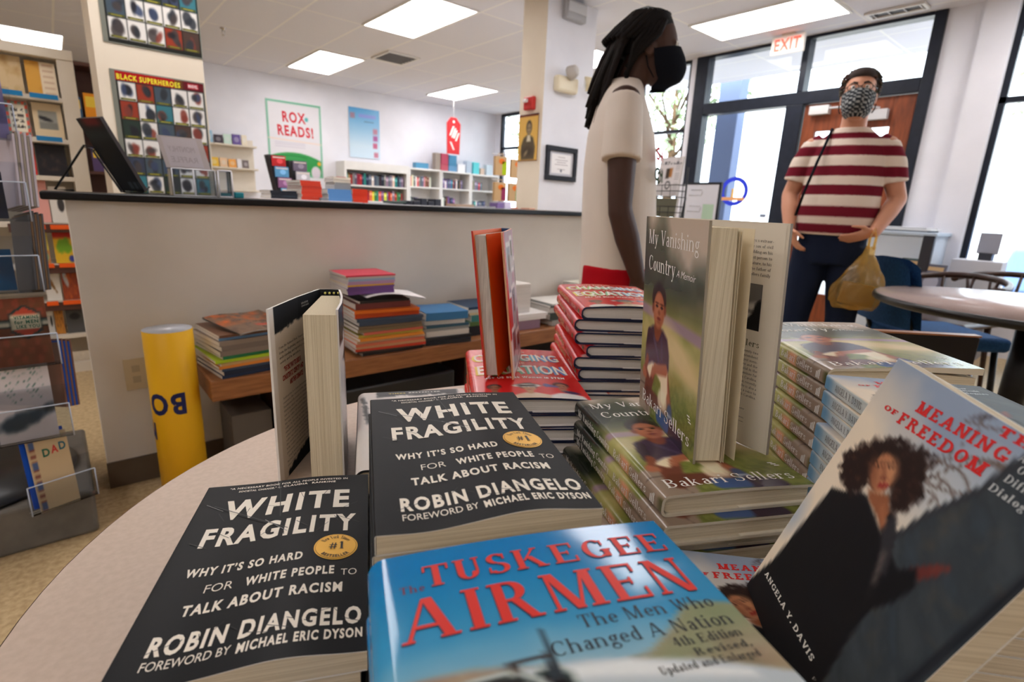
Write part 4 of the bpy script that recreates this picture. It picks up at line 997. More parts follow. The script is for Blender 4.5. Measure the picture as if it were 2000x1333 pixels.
def air_front(m, P, w, h):
    R_ = (224, 44, 32)
    def T(s, u0, u1, v, c, st, col, **k): m.text(s, P, u0*w, u1*w, v*h, c*h, col, 'print_satin', st, **k)
    D_ = (52, 60, 84)
    T('The', .083, .155, .8785, .020, 'roman', (110, 30, 60))
    for dx, dy, c in ((-.003, -.002, D_), (0, 0, R_)):
        T('TUSKEGEE', .148+dx, .955+dx, .8855+dy, .062, 'roman', c, off=.0003 if c is D_ else .0005); T('AIRMEN', .075+dx, .945+dx, .755+dy, .102, 'roman', c, off=.0003 if c is D_ else .0005)
    T('The Men Who', .53, .945, .708, .031, 'book', (34, 38, 46)); T('Changed A Nation', .425, .955, .661, .031, 'book', (34, 38, 46))
    T('4th Edition', .74, .95, .632, .020, 'roman', (34, 36, 40)); T('Revised,', .78, .95, .608, .016, 'roman', (44, 44, 46)); T('Updated and Enlarged', .66, .95, .585, .016, 'roman', (44, 44, 46))
AIR_T = .0250
AIR = book_mesh('red_roman_title', .163, .236, AIR_T, air_paint, (210, 206, 196), 'hard', 130, r=.009, front=air_front, mat='print_high_gloss', bump=lambda u, v: .003*np.sin(np.clip(u, 0, 1)*np.pi))
AIRF = book_mesh('red_roman_title_flat', .163, .236, AIR_T, air_paint, (210, 206, 196), 'hard', 40, r=.009)
stack(AIR, 'hardcover_book', 'book', 'blue hardcovers with red roman capitals', pile_labels(6, 'blue hardcover with red roman capitals', 'of the front pile'), .1250, .0765, TZ, AIR_T, -23.5, .004, 17, None, AIRF)

# ---- white and black hardcovers lying behind the tall black stack
def brush_paint(u, v):
    n = fbm(u, v*1.5, 22, 81); img = cols(u, (232, 226, 222)); img = mixc(img, (26, 28, 32), sm(u+.01, .02)); img = mixc(img, (34, 35, 40), sm(.915-v+(n-.5)*.05, .02)*sm(.18-u+(n-.5)*.05, .02)*sm(u-.93+(n-.5)*.06, .02))
    return mixc(img, (56, 58, 62), sm(np.abs(u-.10+(v-.5)*.12)-.02+(n-.5)*.05, .02)*sm(np.abs(v-.72)-.2, .05))
def brush_front(m, P, w, h): m.text('TIMES', P, .28*w, .44*w, .955*h, .014*h, (214, 190, 90), 'print_satin', 'heavy'); m.text('BESTSELLER', P, .47*w, .77*w, .957*h, .014*h, (236, 232, 226), 'print_satin', 'heavy')
BRU = book_mesh('brush_stroke', .150, .228, .0312, brush_paint, (28, 30, 34), 'hard', 50, r=.010, front=brush_front, mat='print_satin')
stack(BRU, 'hardcover_book', 'book', 'white and black hardcovers lying behind the tall black stack', pile_labels(2, 'white hardcover with black brush marks', 'lying behind the tall black stack'), .313, .535, TZ, .0312, -25, .001, 19)

# ------------------------------------------------------------------ books standing open
class Upright:
    """upright sheets on a plan line, from z0 up by h, all leaning by the same small amount"""
    def __init__(s, z0, h, lean, origin): s.z0, s.h, s.lean, s.o = z0, h, np.array(lean, float), np.array([origin[0], origin[1], z0])
    def line(s, plan):
        P = np.array(plan, float); L = np.r_[0, np.cumsum(np.linalg.norm(np.diff(P, axis=0), axis=1))]
        T = np.gradient(P, L, axis=0); T /= np.linalg.norm(T, axis=1)[:, None]; N = np.c_[T[:, 1], -T[:, 0]]     # right x up = outward
        return P, L, N
    def surf(s, plan, off=0.0, h=None):
        P, L, N = s.line(plan); h = h or s.h
        def fn(x, y, o=0.0):
            x = np.asarray(x, float); y = np.asarray(y, float)
            q = np.c_[np.interp(x, L, P[:, 0]), np.interp(x, L, P[:, 1])]; n = np.c_[np.interp(x, L, N[:, 0]), np.interp(x, L, N[:, 1])]
            q = q+n*(off+o)+np.outer(y/s.h, s.lean)
            # extend straight past the ends
            e = np.where(x < 0, x, np.where(x > L[-1], x-L[-1], 0))[:, None]; t0 = (P[1]-P[0])/np.linalg.norm(P[1]-P[0])
            return np.c_[q+e*t0, s.z0+y]-s.o
        return fn, L[-1]
    def board(s, m, plan, th, out, inn, nu=12, nv=40, rim=(230, 226, 218), h=None, mo='print_gloss', mi='print_satin'):
        h = h or s.h; f0, L = s.surf(plan); f1, _ = s.surf(plan, -th)
        m.grid(lambda u, v: f0(u*L, v*h), nu, nv, out, mo); m.grid(lambda u, v: f1(u*L, v*h), nu, nv, inn, mi, flip=True)
        for v in (0, h):
            x = np.linspace(0, L, nu+1); m.add(np.r_[f0(x, np.full(nu+1, v)), f1(x, np.full(nu+1, v))], [(i, i+1, nu+2+i, nu+1+i) for i in range(nu)], rim, mi)
        for x in (0, L):
            y = np.linspace(0, h, 9); m.add(np.r_[f0(np.full(9, x), y), f1(np.full(9, x), y)], [(i, i+1, 10+i, 9+i) for i in range(8)], rim, mi)
        return f0, f1, L
def upright_block(U, poly, h, mat, name, root, col=(230, 216, 190), z=.003):
    m = MB(); P = [(x-U.o[0], y-U.o[1]) for x, y in poly]; m.prism(P, z, h, col, mat, tuple(U.lean*h/U.h)); return m.build(name, root)

# ---- the seated boy copy, fanned open
Z = TZ+4*(BOY_T+.0003)+.0024
S, Fe, S2, Bk = (.5467, .3787), (.4528, .2438), (.5690, .3640), (.5397, .2082)
U = Upright(Z, .236, (-.0115, .0098), (.51, .29)); 
r = thing('hardcover_book', 'upright open hardcover with a seated boy, fanned pages facing the camera', 'book', tuple(U.o))
m = MB()
f0, f1, L = U.board(m, [S, Fe], .0026, lambda u, v: boy_cover(u, v), (226, 216, 196), 130, 190, (168, 158, 140))
boy_front(m, lambda x, y, o: f0(np.asarray(x)*L/.158, np.asarray(y), o), .158, .236)
U.board(m, [S2, S], .0022, lambda u, v: boy_cover(-u*.12, v), (226, 216, 196), 6, 40)
g0, g1, LB = U.board(m, [Bk, (.548, .255), S2], .0042, (150, 142, 128), (232, 222, 206), 16, 10, (150, 140, 128))
m.build('cover', r)
m = MB(); m.grid(lambda u, v: g1(.003+u*.085, .0015+v*.233, -.0005), 8, 4, (236, 226, 210), 'paper', flip=True)
Pfl = lambda x, y, o: g1(.0115-np.asarray(x), y, -.0008-o)
TXT = (62, 54, 48)
for k, s in enumerate(('In My Vanishing Country, Sellers’s extraor-', 'dinary story, from being the son of civil', 'rights leaders and building on his', 'becoming the youngest person to', 'serve in the state legislature, to his', 'deepest role yet, as the father of', 'twins in the Sellers family')):
    m.text(s, Pfl, -.003, None, .2168-.00555*k, .0030, TXT, 'paper', 'book', align='r')
m.text('Bakari Sellers', Pfl, -.008, None, .1105, .0068, (112, 110, 84), 'paper', 'roman', align='r')
for k, s in enumerate(('who, at just twenty-two', 'years old, beat a longer incumbent', 'to become the youngest mem-', 'ber of the state legislature and the', 'youngest elected official in the', 'nation. He was a nominee for', 'lieutenant governor in South Carolina.', 'He practices law and was recently', 'named a rising star. He is also a', 'commentator and is often a voice to', 'the people of rural South Carolina.')):
    m.text(s, Pfl, -.008+.0002*k, None, .1035-.0048*k, .0028, TXT, 'paper', 'book', align='r')
for k, s in enumerate(('Discover more from this author', 'hear about online e-books', 'more at hc.com.')): m.text(s, Pfl, -.018, None, (.040, .030, .0255)[k], .0016, TXT, 'paper', 'sans', align='r')
def photo(u, v):
    img = cols(u, (196, 192, 186)); img = mixc(img, (120, 116, 112), sm(np.abs(v-.55+.2*u)-.04, .05)); img = mixc(img, (60, 58, 58), sm(.35-v+.3*u, .1)*.6)
    return mixc(img, (28, 28, 30), sm(pol(u, v, [(.66, -.05), (.70, .2), (.82, .36), (.88, .60), (.95, .68), (1.02, .66), (1.02, -.05)]), .04))
m.grid(lambda u, v: Pfl(-.062+u*.052, .128+v*.047, .0003), 24, 24, photo, 'paper')
for a, b, c, d in ((-.062, .1277, -.010, .1281), (-.062, .1749, -.010, .1753), (-.0104, .128, -.010, .175)): m.poly([(a, b), (c, b), (c, d), (a, d)], Pfl, (90, 84, 78), 'paper', .0005)
m.build('jacket_flap', r)
upright_block(U, [(.4556, .2440), (.4764, .2290), (.5645, .361), (.5505, .3735)], .230, 'pages_upright', 'page_block', r)
for k, q in enumerate(((.4792, .2278), (.4815, .2268))):
    m = MB(); U.board(m, [q, (.5, .27), (.5652, .3600-.0006*k)], .0002, (234, 220, 190), (234, 220, 190), 6, 4, (234, 220, 190), .229, 'paper', 'paper'); m.build('loose_page', r)
m = MB(); e0, e1, LE = U.board(m, [(.4955, .2226), (.512, .258), (.5658, .3588)], .0003, (238, 222, 190), (238, 222, 190), 8, 4, (238, 222, 190), .230, 'paper', 'paper')
m.build('endpaper', r)

# ---- black and white hardcover, thick page block towards the camera
U = Upright(TZ+.0003, .2095, (0, 0), (.225, .61)); H = .2095
r = thing('hardcover_book', 'thick upright open hardcover with white jacket and fanned cream pages, left of the black stacks', 'book', tuple(U.o))
L0, SL, SR, R0 = (.1610, .5890), (.2570, .6965), (.2790, .6820), (.2235, .5545)
def flap_paint(u, v):
    n = fbm(u, v*1.5, 20, 91); img = cols(u, (222, 210, 198)); img = mixc(img, (240, 232, 226), sm(.075-u, .006)*0+sm(u-.075, .006))
    img = mixc(img, (24, 28, 36), sm(.855-v+(n-.5)*.05+.05*(u-.2), .012)*sm(.075-u, .004)); img = mixc(img, (24, 28, 36), sm(v-.055+(n-.5)*.05-.16*(u-.3), .012)*sm(.16-u, .02))
    return img
m = MB()
# seen from inside: outward normal of this line is towards the camera side, so the flap is its outer face
i0, i1, LI = U.board(m, [L0, (.2120, .6500), SL], .0026, flap_paint, (236, 232, 228), 60, 120, (240, 236, 232), None, 'paper', 'print_satin')
Pin = lambda x, y, o: i0(x, y, o)
for k, s in enumerate(('From the National Book Award–winning author', 'from the Beginning comes a bracingly original', 'understanding and uprooting racism and inequ', 'society—and in ourselves.')):
    m.text(s, Pin, .0185, .0185+.108*len(s)/45, .1595-.0058*k, .0030, (54, 46, 42), 'paper', 'book')
for k, s in enumerate(('“THE ONLY WAY TO UNDO R', 'CONSISTENTLY IDENTIFY AND', 'AND THEN DISMANTLE')): m.text(s, Pin, (.028, .0235, .042)[k], (.078, .084, .082)[k], .1300-.0098*k, .0066, (186, 44, 46), 'paper', 'heavy')
for k, s in enumerate(('Antiracism is a transformative concept that', 'reorients the conversation about racism and', 'fundamentally points us toward new ways of', 'thinking about ourselves and each other. Rac', 'ism is a powerful system that creates false hi', 'human value; its warped logic extends beyond', 'the way we regard people of different ethni', 'colors to the way we treat people of diff sex', 'identities, and body types. Racism inter cla', 'culture and geography and even changes the', 'value ourselves. In this book we are taken', 'the most basic concepts to visionary possi', 'help readers see all forms of racism clearly', 'poisonous consequences, and work to opp')):
    m.text(s, Pin, .0205+.0001*k, .121, .0985-.0053*k, .0027, (54, 46, 42), 'paper', 'book')
for k, s in enumerate(('Kendi weaves an electrifying combina', 'history, law, and science with his own', 'story of awakening. This is an essential')): m.text(s, Pin, .026 if k == 0 else .0215, .105, .0235-.0053*k, .0027, (54, 46, 42), 'paper', 'book')
m.text('USA $27.00', Pin, .088, .106, .199, .0022, (220, 220, 220), 'paper', 'sans'); m.text('CANADA $36.00', Pin, .088, .108, .1955, .0020, (200, 200, 200), 'paper', 'sans')
U.board(m, [SL, (.268, .692), SR], -.0024, (24, 26, 32), (24, 26, 32), 6, 4, (20, 22, 26))
def rcov(u, v):
    img = cols(u, (232, 228, 228)); img = mixc(img, (26, 29, 36), sm(.80-v-.12*(u > .25)*0+.0*u, .01)); img = mixc(img, (60, 62, 68), sm(np.abs(v-.70)-.06+.3*(.4-u), .03))
    for k in range(16): img = mixc(img, (120, 110, 120), sm(np.abs(v-.62+.035*k)-.006, .006)*sm(.3-u, .05))
    return img
U.board(m, [R0, (.2430, .5905), (.2605, .6300), (.2715, .6600), SR], .0026, rcov, (28, 30, 36), 24, 60, (236, 232, 230))
m.text('HOW TO', lambda x, y, o: U.surf([R0, (.2430, .5905), (.2605, .6300), SR])[0](x, y, o), .035, .06, .165, .012, (220, 220, 222), 'paper', 'heavy')
m.build('cover', r)
PB = [(.1914, .5735), (.2216, .5548), (.2725, .6640), (.2735, .6690), (.2525, .6800)]
upright_block(U, PB, .2035, 'pages_upright', 'page_block', r)
m = MB()
for k in range(9):
    f = (k+.5)/9; p = np.array((.2545, .6835))*(1-f)+np.array((.2765, .6725))*f-U.o[:2]
    m.lathe([(.0004, -.0016), (.0015, -.0008), (.0017, 0), (.0015, .0008), (.0004, .0016)], 8, (236, 224, 130) if k % 2 else (22, 22, 24), 'cloth', (p[0], p[1], .2062))
m.build('headband', r)

# ---- red hardcover with orange endpaper
Zr = TZ+4*(RED_T+.0003)+.0045; H = .2085
U = Upright(Zr, H, (-.0190, .0150), (.5, .59))
r = thing('hardcover_book', 'upright red hardcover with orange endpaper standing on the low red stack', 'book', tuple(U.o))
L0, SL = (.4455, .5765), (.5640, .6610); R0, SR = (.4765, .5470), (.5745, .6440)
m = MB()
stripe = lambda u, v: mixc(cols(u, (204, 44, 36)), (232, 92, 70), (.5+.5*np.sin((v*8+u)*40))*.35)
U.board(m, [SL, L0], .0024, stripe, (236, 110, 40), 10, 60, (206, 48, 40))
U.board(m, [(.5700, .6530), SL], .0024, (40, 76, 130), (40, 76, 130), 3, 3, (52, 92, 150)); U.board(m, [SR, (.5700, .6530)], .0024, (40, 76, 130), (40, 76, 130), 3, 3, (52, 92, 150))
def polaroids(u, v):
    img = cols(u, (186, 150, 172)); img = mixc(img, (206, 60, 60), sm(v-.70, .05)*sm(u-.28, .05)*.9); img = mixc(img, (214, 40, 36), sm(u-.09, .01))
    rs = np.random.RandomState(4)
    for i, (x0, y0, x1, y1) in enumerate(((.14, .55, .52, .93), (.5, .70, .80, .96), (.34, .24, .78, .62), (.13, .02, .5, .34), (.56, .03, .95, .26), (.82, .40, .99, .80))):
        box = np.maximum(np.abs(u-(x0+x1)/2)-(x1-x0)/2, (np.abs(v-(y0+y1)/2)-(y1-y0)/2)*1.0); img = mixc(img, (236, 232, 236), sm(box, .01))
        tone = rs.randint(90, 150); ph = box+.035; img = mixc(img, (tone-10, tone, tone+18), sm(ph, .01)); cx, cy = (x0+x1)/2, (y0+y1)/2
        img = mixc(img, (70, 58, 60), sm(ell(u, v, cx, cy+.04, .08, .06), .02)*sm(ph, .01)); img = mixc(img, (196, 192, 200), sm(ell(u, v, cx, cy-.08, .12, .07), .02)*sm(ph, .01))
    return mixc(img, (236, 224, 214), sm(np.maximum(np.abs(u-.06)-.06, v-.27), .01))
r0, r1, LR = U.board(m, [R0, (.5080, .5765), SR], .0026, polaroids, (234, 110, 36), 60, 90, (230, 170, 130))
m.build('cover', r)
upright_block(U, [(.4510, .5785), (.4650, .5712), (.5735, .6480), (.5660, .6575)], .203, 'pages_upright_white', 'page_block', r, (226, 220, 212))
m = MB(); U.board(m, [(.4657, .5700), (.5735, .6468)], .0004, (236, 104, 26), (236, 104, 26), 4, 4, (236, 120, 40), .2045, 'paper', 'paper'); m.build('endpaper', r)

# ------------------------------------------------------------------ counter and what stands on it
def solid(name, label, cat, lo, hi, col, mat='painted', group=None, bev=0.003, rz=0):
    lo, hi = np.array(lo, float), np.array(hi, float); c = (lo+hi)/2; c[2] = lo[2]
    o = MB().box(lo-c, hi-c, col, mat).build(name, None, tuple(c), rz)
    if bev: bevel(o, bev, 2)
    return tag(o, label, cat, group)
t = MB().box((-.03, 2.215, 1.0225), (2.79, 2.64, 1.048), (14, 15, 20), 'counter_black').build('countertop')
tag(t, 'long black countertop on the beige half wall', 'countertop'); bevel(t, .006, 3)
t = thing('back_counter', 'pale worktop behind the half wall that carries the stacks and brochure racks', 'counter', (0, 0, 0))
bevel(MB().box((.86, 3.05, 1.0), (3.2, 4.5, 1.034), (214, 210, 206), 'case_white').build('worktop', t), .004)
MB().box((.95, 3.25, 0), (3.1, 4.4, 1.0), (205, 200, 194), 'case_white').build('base_cabinet', t)
CT = 1.0485; BT = 1.0345
def simple_book(m, w, d, t, cov, page=(226, 220, 210), spine_side=-1, M=None):
    """closed book lying flat: cover colour on top, bottom and spine, pages on the other sides"""
    V = np.array([(-w/2, -d/2, 0), (w/2, -d/2, 0), (w/2, d/2, 0), (-w/2, d/2, 0), (-w/2, -d/2, t), (w/2, -d/2, t), (w/2, d/2, t), (-w/2, d/2, t)])
    m.add(V, [(3, 2, 1, 0), (4, 5, 6, 7), (3, 0, 4, 7)] if spine_side == -1 else [(3, 2, 1, 0), (4, 5, 6, 7), (0, 1, 5, 4)], cov, 'print_satin')
    W2 = V*np.array([1, 1, .84])+np.array([0, 0, .08*t])
    m.add(W2, [(0, 1, 5, 4), (1, 2, 6, 5), (2, 3, 7, 6)] if spine_side == -1 else [(1, 2, 6, 5), (2, 3, 7, 6), (3, 0, 4, 7)], page, 'pages_white')
    return m
def pile(x, y, z, rows, name, cat, group, where, rz=0, jit=.008, seed=0, spine_side=0):
    """rows from the bottom: (colour word, colour, width, depth, thickness)"""
    rs = random.Random(seed); n = len(rows)
    for i, (cw, col, w, d, tk) in enumerate(rows):
        m = MB(); simple_book(m, w, d, tk, col, spine_side=spine_side)
        pos = 'topmost' if i == n-1 else ORD[n-i]+' down'
        o = m.build(name, None, (x+rs.uniform(-jit, jit), y+rs.uniform(-jit, jit), z), rz+rs.uniform(-.05, .05)*(jit/.008))
        tag(o, '%s %s, %s %s' % (cw, name.replace('_', ' '), pos, where), cat, group); z += tk+.0003
    return z
def same(n, cw, col, w, d, tk): return [(cw, col, w, d, tk)]*n
pile(1.0, 3.28, BT, same(4, 'black', (30, 34, 44), .145, .2, .0145), 'book', 'book', 'black books on the back counter', 'of the low black stack behind the counter', 0, .004, 1)
pile(1.145, 3.28, BT, same(8, 'red orange', (212, 58, 28), .122, .19, .0150), 'book', 'book', 'red books, left stack', 'of the left red stack behind the counter', .1, .004, 2)
z = pile(1.325, 3.28, BT, same(3, 'blue', (88, 138, 196), .145, .2, .0275), 'book', 'book', 'blue books behind the counter', 'of the blue stack behind the counter', 0, .004, 3)
pile(1.35, 3.28, z, [('grey', (150, 150, 152), .10, .15, .013)]*3+[('cream', (226, 214, 196), .105, .15, .016), ('cream', (230, 218, 202), .105, .15, .014), ('red', (180, 60, 60), .06, .1, .004)], 'paperback', 'book', 'small books on the blue stack', 'of the small stack on the blue books', 0, .004, 4)
pile(1.455, 3.28, BT, same(6, 'red orange', (216, 56, 26), .096, .19, .0148), 'book', 'book', 'red books, right stack', 'of the right red stack behind the counter', -.05, .003, 5)
solid('paper_stack', 'flat stack of grey papers right of the small red stack', 'papers', (1.52, 3.2, BT), (1.76, 3.4, BT+.016), (186, 190, 196), 'paper')
solid('book', 'dark green book lying beside the grey papers', 'book', (1.66, 3.16, BT+.0163), (1.78, 3.3, BT+.03), (70, 88, 84), 'print_satin')
for k in range(5): solid('small_black_box', 'small black box, %s from the left of five in a row' % ORD[k+1], 'box', (1.755+.055*k, 3.16, BT), (1.803+.055*k, 3.26, BT+.036+(.018 if k in (2, 4) else 0)), (38, 42, 54), 'plastic', 'row of small black boxes')
solid('flat_box', 'tan flat cardboard box on the right of the back counter', 'box', (2.17, 3.2, BT), (2.33, 3.32, BT+.028), (176, 152, 134), 'paper')
solid('paper_tray', 'grey tray of papers beside the tan flat box', 'tray', (2.335, 3.2, BT), (2.53, 3.34, BT+.02), (150, 150, 158), 'paper')
for k, (x, c, h, w_) in enumerate(((2.58, (120, 96, 150), .05, 'violet'), (2.65, (210, 200, 226), .06, 'lilac'), (2.72, (204, 120, 84), .02, 'orange'), (2.80, (170, 60, 70), .012, 'crimson'), (2.9, (196, 140, 110), .02, 'tan'))):
    solid('booklet', '%s booklet near the column on the back counter' % w_, 'booklet', (x-.035, 3.2, BT), (x+.03, 3.3, BT+h), c, 'print_satin')
solid('paper_sheets', 'loose white sheets lying along the countertop edge', 'papers', (.62, 2.28, CT), (1.05, 2.5, CT+.003), (236, 226, 226), 'paper', None, 0)
solid('tape_roll_box', 'small teal box beside the clear raffle box', 'box', (.565, 2.42, CT), (.60, 2.46, CT+.022), (20, 150, 166), 'plastic')
solid('stapler', 'grey stapler lying between the red and blue stacks', 'stapler', (1.2, 3.17, BT), (1.25, 3.3, BT+.03), (120, 122, 128), 'plastic', None, .008)
# brochure racks
for k, (x, wd, lab, cs) in enumerate(((1.365, .11, 'brochure rack with a red top row', ((206, 40, 44), (96, 160, 206), (150, 96, 140), (120, 186, 224))), (1.515, .115, 'brochure rack with grey and violet leaflets', ((120, 108, 128), (206, 200, 206), (140, 150, 186))))):
    t = thing('brochure_rack', 'dark '+lab+' behind the red stack', 'brochure rack', (x, 4.3, BT), 0, 'brochure racks on the back counter')
    m = MB(); m.prism([(-wd/2, .0), (wd/2, .0), (wd/2, .1), (-wd/2, .1)], 0, .325-.03*k, (46, 44, 50), 'plastic', (-.045, .05)); m.build('body', t)
    for i, c in enumerate(cs):
        z0 = .245-.078*i-.025*k; y = -.004-.012*i+.05*(z0/.325); xx = -.045*z0/.325
        m = MB(); m.box((-wd/2+.006, y-.016, z0), (wd/2-.006, y-.002, z0+.074), c, 'print_satin')
        Pb = lambda a, b, o, y=y: np.c_[a, np.full(len(a), y-.0162-o), b]
        c2 = tuple(min(255, q+46) for q in c); m.disc(.006, z0+.036, .022, .018, Pb, c2, 'print_satin'); m.poly([(-wd/2+.012, z0+.058), (wd/2-.012, z0+.058), (wd/2-.012, z0+.066), (-wd/2+.012, z0+.066)], Pb, (236, 220, 210), 'print_satin')
        m.build('leaflets', t, (xx, 0, 0))
# black book on a wire easel
t = thing('wire_easel', 'black wire easel on the left end of the countertop', 'easel', (.16, 2.45, CT))
for dy in (-.055, .055):
    m = MB(); m.tube([(.115, dy-.02, .028), (.09, dy-.02, .006), (.04, dy, .005), (-.03, dy, .15), (-.055, dy+.01, .155), (-.15, dy+.02, .004), (-.10, dy+.02, .004)], .0035, 6, (16, 16, 18), 'black_wire'); m.build('side_wire', t)
m = MB(); m.tube([(-.03, -.055, .14), (-.03, .055, .14)], .003, 6, (16, 16, 18), 'black_wire'); m.tube([(.04, -.055, .006), (.04, .055, .006)], .003, 6, (16, 16, 18), 'black_wire'); m.build('cross_wire', t)
def dark_cover(u, v):
    img = cols(u, (15, 20, 26)); img = mixc(img, (96, 22, 26), sm(.90-v, .06)*sm(np.abs(u-.55)-.35, .3)); img = mixc(img, (30, 44, 48), sm(np.abs(v-.78)-.06, .08)*.6)
    for x0, x1 in ((.50, .66), (.72, .84), (.90, .96)): img = mixc(img, (66, 74, 80), sm(np.maximum(np.abs(u-(x0+x1)/2)-(x1-x0)/2, np.abs(v-.09)-.05), .02))
    return img
B0, B1, up = np.array((.205, 2.50, CT+.012)), np.array((.262, 2.365, CT+.012)), np.array((-.105, -.045, .232))
nr = np.cross(B1-B0, up); nr /= np.linalg.norm(nr)
m = MB(); fb = lambda u, v, o=0: B0+np.outer(u, B1-B0)+np.outer(v, up)+nr*o
m.grid(lambda u, v: fb(u, v, .006), 30, 40, dark_cover, 'print_matte'); m.grid(lambda u, v: fb(u, v, -.006), 2, 2, (20, 22, 26), 'print_matte', flip=True)
for a, b in (((0, 0), (1, 0)), ((1, 0), (1, 1)), ((1, 1), (0, 1)), ((0, 1), (0, 0))):
    q = np.array([a, b], float); m.add(np.r_[fb(q[:, 0], q[:, 1], .006), fb(q[:, 0], q[:, 1], -.006)], [(0, 2, 3, 1)], (60, 54, 56) if a == (1, 0) else (24, 24, 28), 'print_satin')
tag(m.build('display_book'), 'black book with dark red top leaning back on the wire easel', 'book')
# clear raffle box with back panel
t = thing('raffle_box', 'clear acrylic raffle box with slanted sign panel on the countertop', 'raffle box', (.355, 2.42, CT))
m = MB()
for lo, hi in (((0, 0, 0), (.145, .004, .1)), ((0, .096, 0), (.145, .1, .1)), ((0, .004, 0), (.004, .096, .1)), ((.141, .004, 0), (.145, .096, .1)), ((.004, .004, 0), (.141, .096, .003))): m.box(lo, hi, (230,)*3, 'acrylic')
for a, b in (((0, 0, 0), (0, 0, .1)), ((.145, 0, 0), (.145, 0, .1)), ((.072, 0, 0), (.07, 0, .1)), ((0, 0, .1), (.145, 0, .1)), ((0, 0, .002), (.145, 0, .002))): m.tube([a, b], .0022, 6, (230, 232, 240), 'acrylic_edge')
m.build('box', t)
sg = lambda x, y, o: np.c_[-.03+x+(1-y/.115)*.022*1.0, .05+np.asarray(y)*.1-.004-np.asarray(o)*0, .103+np.asarray(y)]-np.outer(o, (0, .99, -.1)) if hasattr(o, '__len__') else np.c_[-.03+np.asarray(x)+(1-np.asarray(y)/.115)*.022, .05+np.asarray(y)*.1-.004-o, .103+np.asarray(y)]
m = MB(); m.grid(lambda u, v: sg(u*.15, v*.115, 0.0), 4, 4, (198, 188, 188), 'paper'); m.grid(lambda u, v: sg(u*.15, v*.115, -.003), 4, 4, (190, 180, 180), 'paper', flip=True)
m.grid(lambda u, v: sg(.014+u*.115, .006+v*.105, .0006), 3, 3, (206, 198, 204), 'paper')
mir = lambda x, y, o: sg(.143-np.asarray(x), y, .0012)
m.text('MONTHLY', mir, .03, .118, .06, .02, (180, 170, 176), 'paper', 'sans'); m.text('RAFFLE', mir, .03, .118, .022, .02, (180, 170, 176), 'paper', 'sans')
m.build('sign_panel', t)
t = thing('ticket_box', 'smaller clear acrylic box with teal slips beside the raffle box', 'ticket box', (.507, 2.40, CT))
m = MB()
for lo, hi in (((0, 0, 0), (.048, .004, .1)), ((0, .076, 0), (.048, .08, .1)), ((0, .004, 0), (.004, .076, .1)), ((.044, .004, 0), (.048, .076, .1)), ((.004, .004, 0), (.044, .076, .003)), ((0, .0, .1), (.048, .08, .104))): m.box(lo, hi, (230,)*3, 'acrylic')
for a, b in (((0, 0, 0), (0, 0, .1)), ((.048, 0, 0), (.048, 0, .1)), ((0, 0, .102), (.048, 0, .102)), ((0, 0, .002), (.048, 0, .002))): m.tube([a, b], .0028, 6, (240, 240, 248), 'acrylic_edge')
m.build('box', t); MB().box((.006, .01, .004), (.042, .07, .018), (80, 150, 160), 'paper').build('slips', t)

# ------------------------------------------------------------------ bench along the half wall, its piles, the yellow tube
t = thing('wooden_bench', 'long low brown wooden bench against the half wall', 'bench', (.33, 1.95, 0))
bevel(MB().box((0, 0, .365), (2.3, .295, .442), (150, 98, 58), 'bench_wood').build('plank', t), .006)
for x in (.22, 1.1, 2.1):
    bevel(MB().box((x, .06, 0), (x+.05, .27, .365), (50, 40, 36), 'dark_wood').build('leg', t), .004)
solid('storage_bin', 'black plastic bin under the left part of the bench', 'bin', (.62, 1.99, 0), (1.36, 2.22, .30), (20, 22, 26), 'plastic', None, .01)
solid('storage_bin', 'dark blue bin under the right part of the bench', 'bin', (1.56, 1.99, 0), (2.36, 2.22, .28), (22, 30, 40), 'plastic', None, .01)
solid('cardboard_box', 'grey cardboard box standing under the left end of the bench', 'box', (.40, 2.03, 0), (.54, 2.22, .27), (96, 88, 80), 'paper')
BZ = .4425
z = pile(.475, 2.09, BZ, [('dark blue', (34, 52, 84), .24, .25, .012), ('navy', (30, 40, 62), .24, .25, .014), ('steel blue', (70, 88, 112), .25, .25, .012), ('orange', (214, 128, 48), .255, .26, .010), ('tan', (190, 150, 96), .26, .26, .009), ('lime green', (170, 196, 40), .265, .26, .010), ('green', (36, 124, 78), .25, .25, .012),
     ('grey', (132, 118, 106), .245, .25, .018), ('brown grey', (120, 106, 96), .245, .25, .018), ('grey brown', (140, 124, 110), .25, .25, .016), ('pale blue', (110, 150, 186), .23, .24, .010), ('brown', (110, 74, 54), .24, .24, .009)], 'magazine', 'magazine', 'magazines on the left end of the bench', 'of the bench pile beside the yellow tube', .12, .006, 21)
def fire(u, v):
    n = fbm(u, v, 6, 7); img = cols(u, (118, 92, 74)); img = mixc(img, (214, 96, 38), np.clip(n*2.4-.8, 0, 1)*sm(.45-v, .2)); img = mixc(img, (60, 48, 44), np.clip(fbm(u, v, 9, 9)*2-.9, 0, 1)*.8)
    return mixc(img, (184, 60, 40), sm(np.abs(v-.28)-.05, .04)*sm(np.abs(u-.7)-.25, .05))
m = MB(); m.grid(lambda u, v: np.c_[u*.22-.11, v*.24-.12, .006+.03*u*0+.022*v+.004*np.sin(u*6)], 30, 30, fire, 'print_gloss'); m.grid(lambda u, v: np.c_[u*.22-.11, v*.24-.12, .002+.020*v+.004*np.sin(u*6)], 30, 8, (130, 120, 110), 'paper', flip=True)
for q in (0, 1):
    a = np.linspace(0, 1, 13); m.add(np.r_[np.c_[a*.22-.11, np.full(13, q*.24-.12), .006+.022*q+.004*np.sin(a*6)], np.c_[a*.22-.11, np.full(13, q*.24-.12), .002+.020*q+.004*np.sin(a*6)]], [(i, i+1, 14+i, 13+i) for i in range(12)], (170, 160, 150), 'paper')
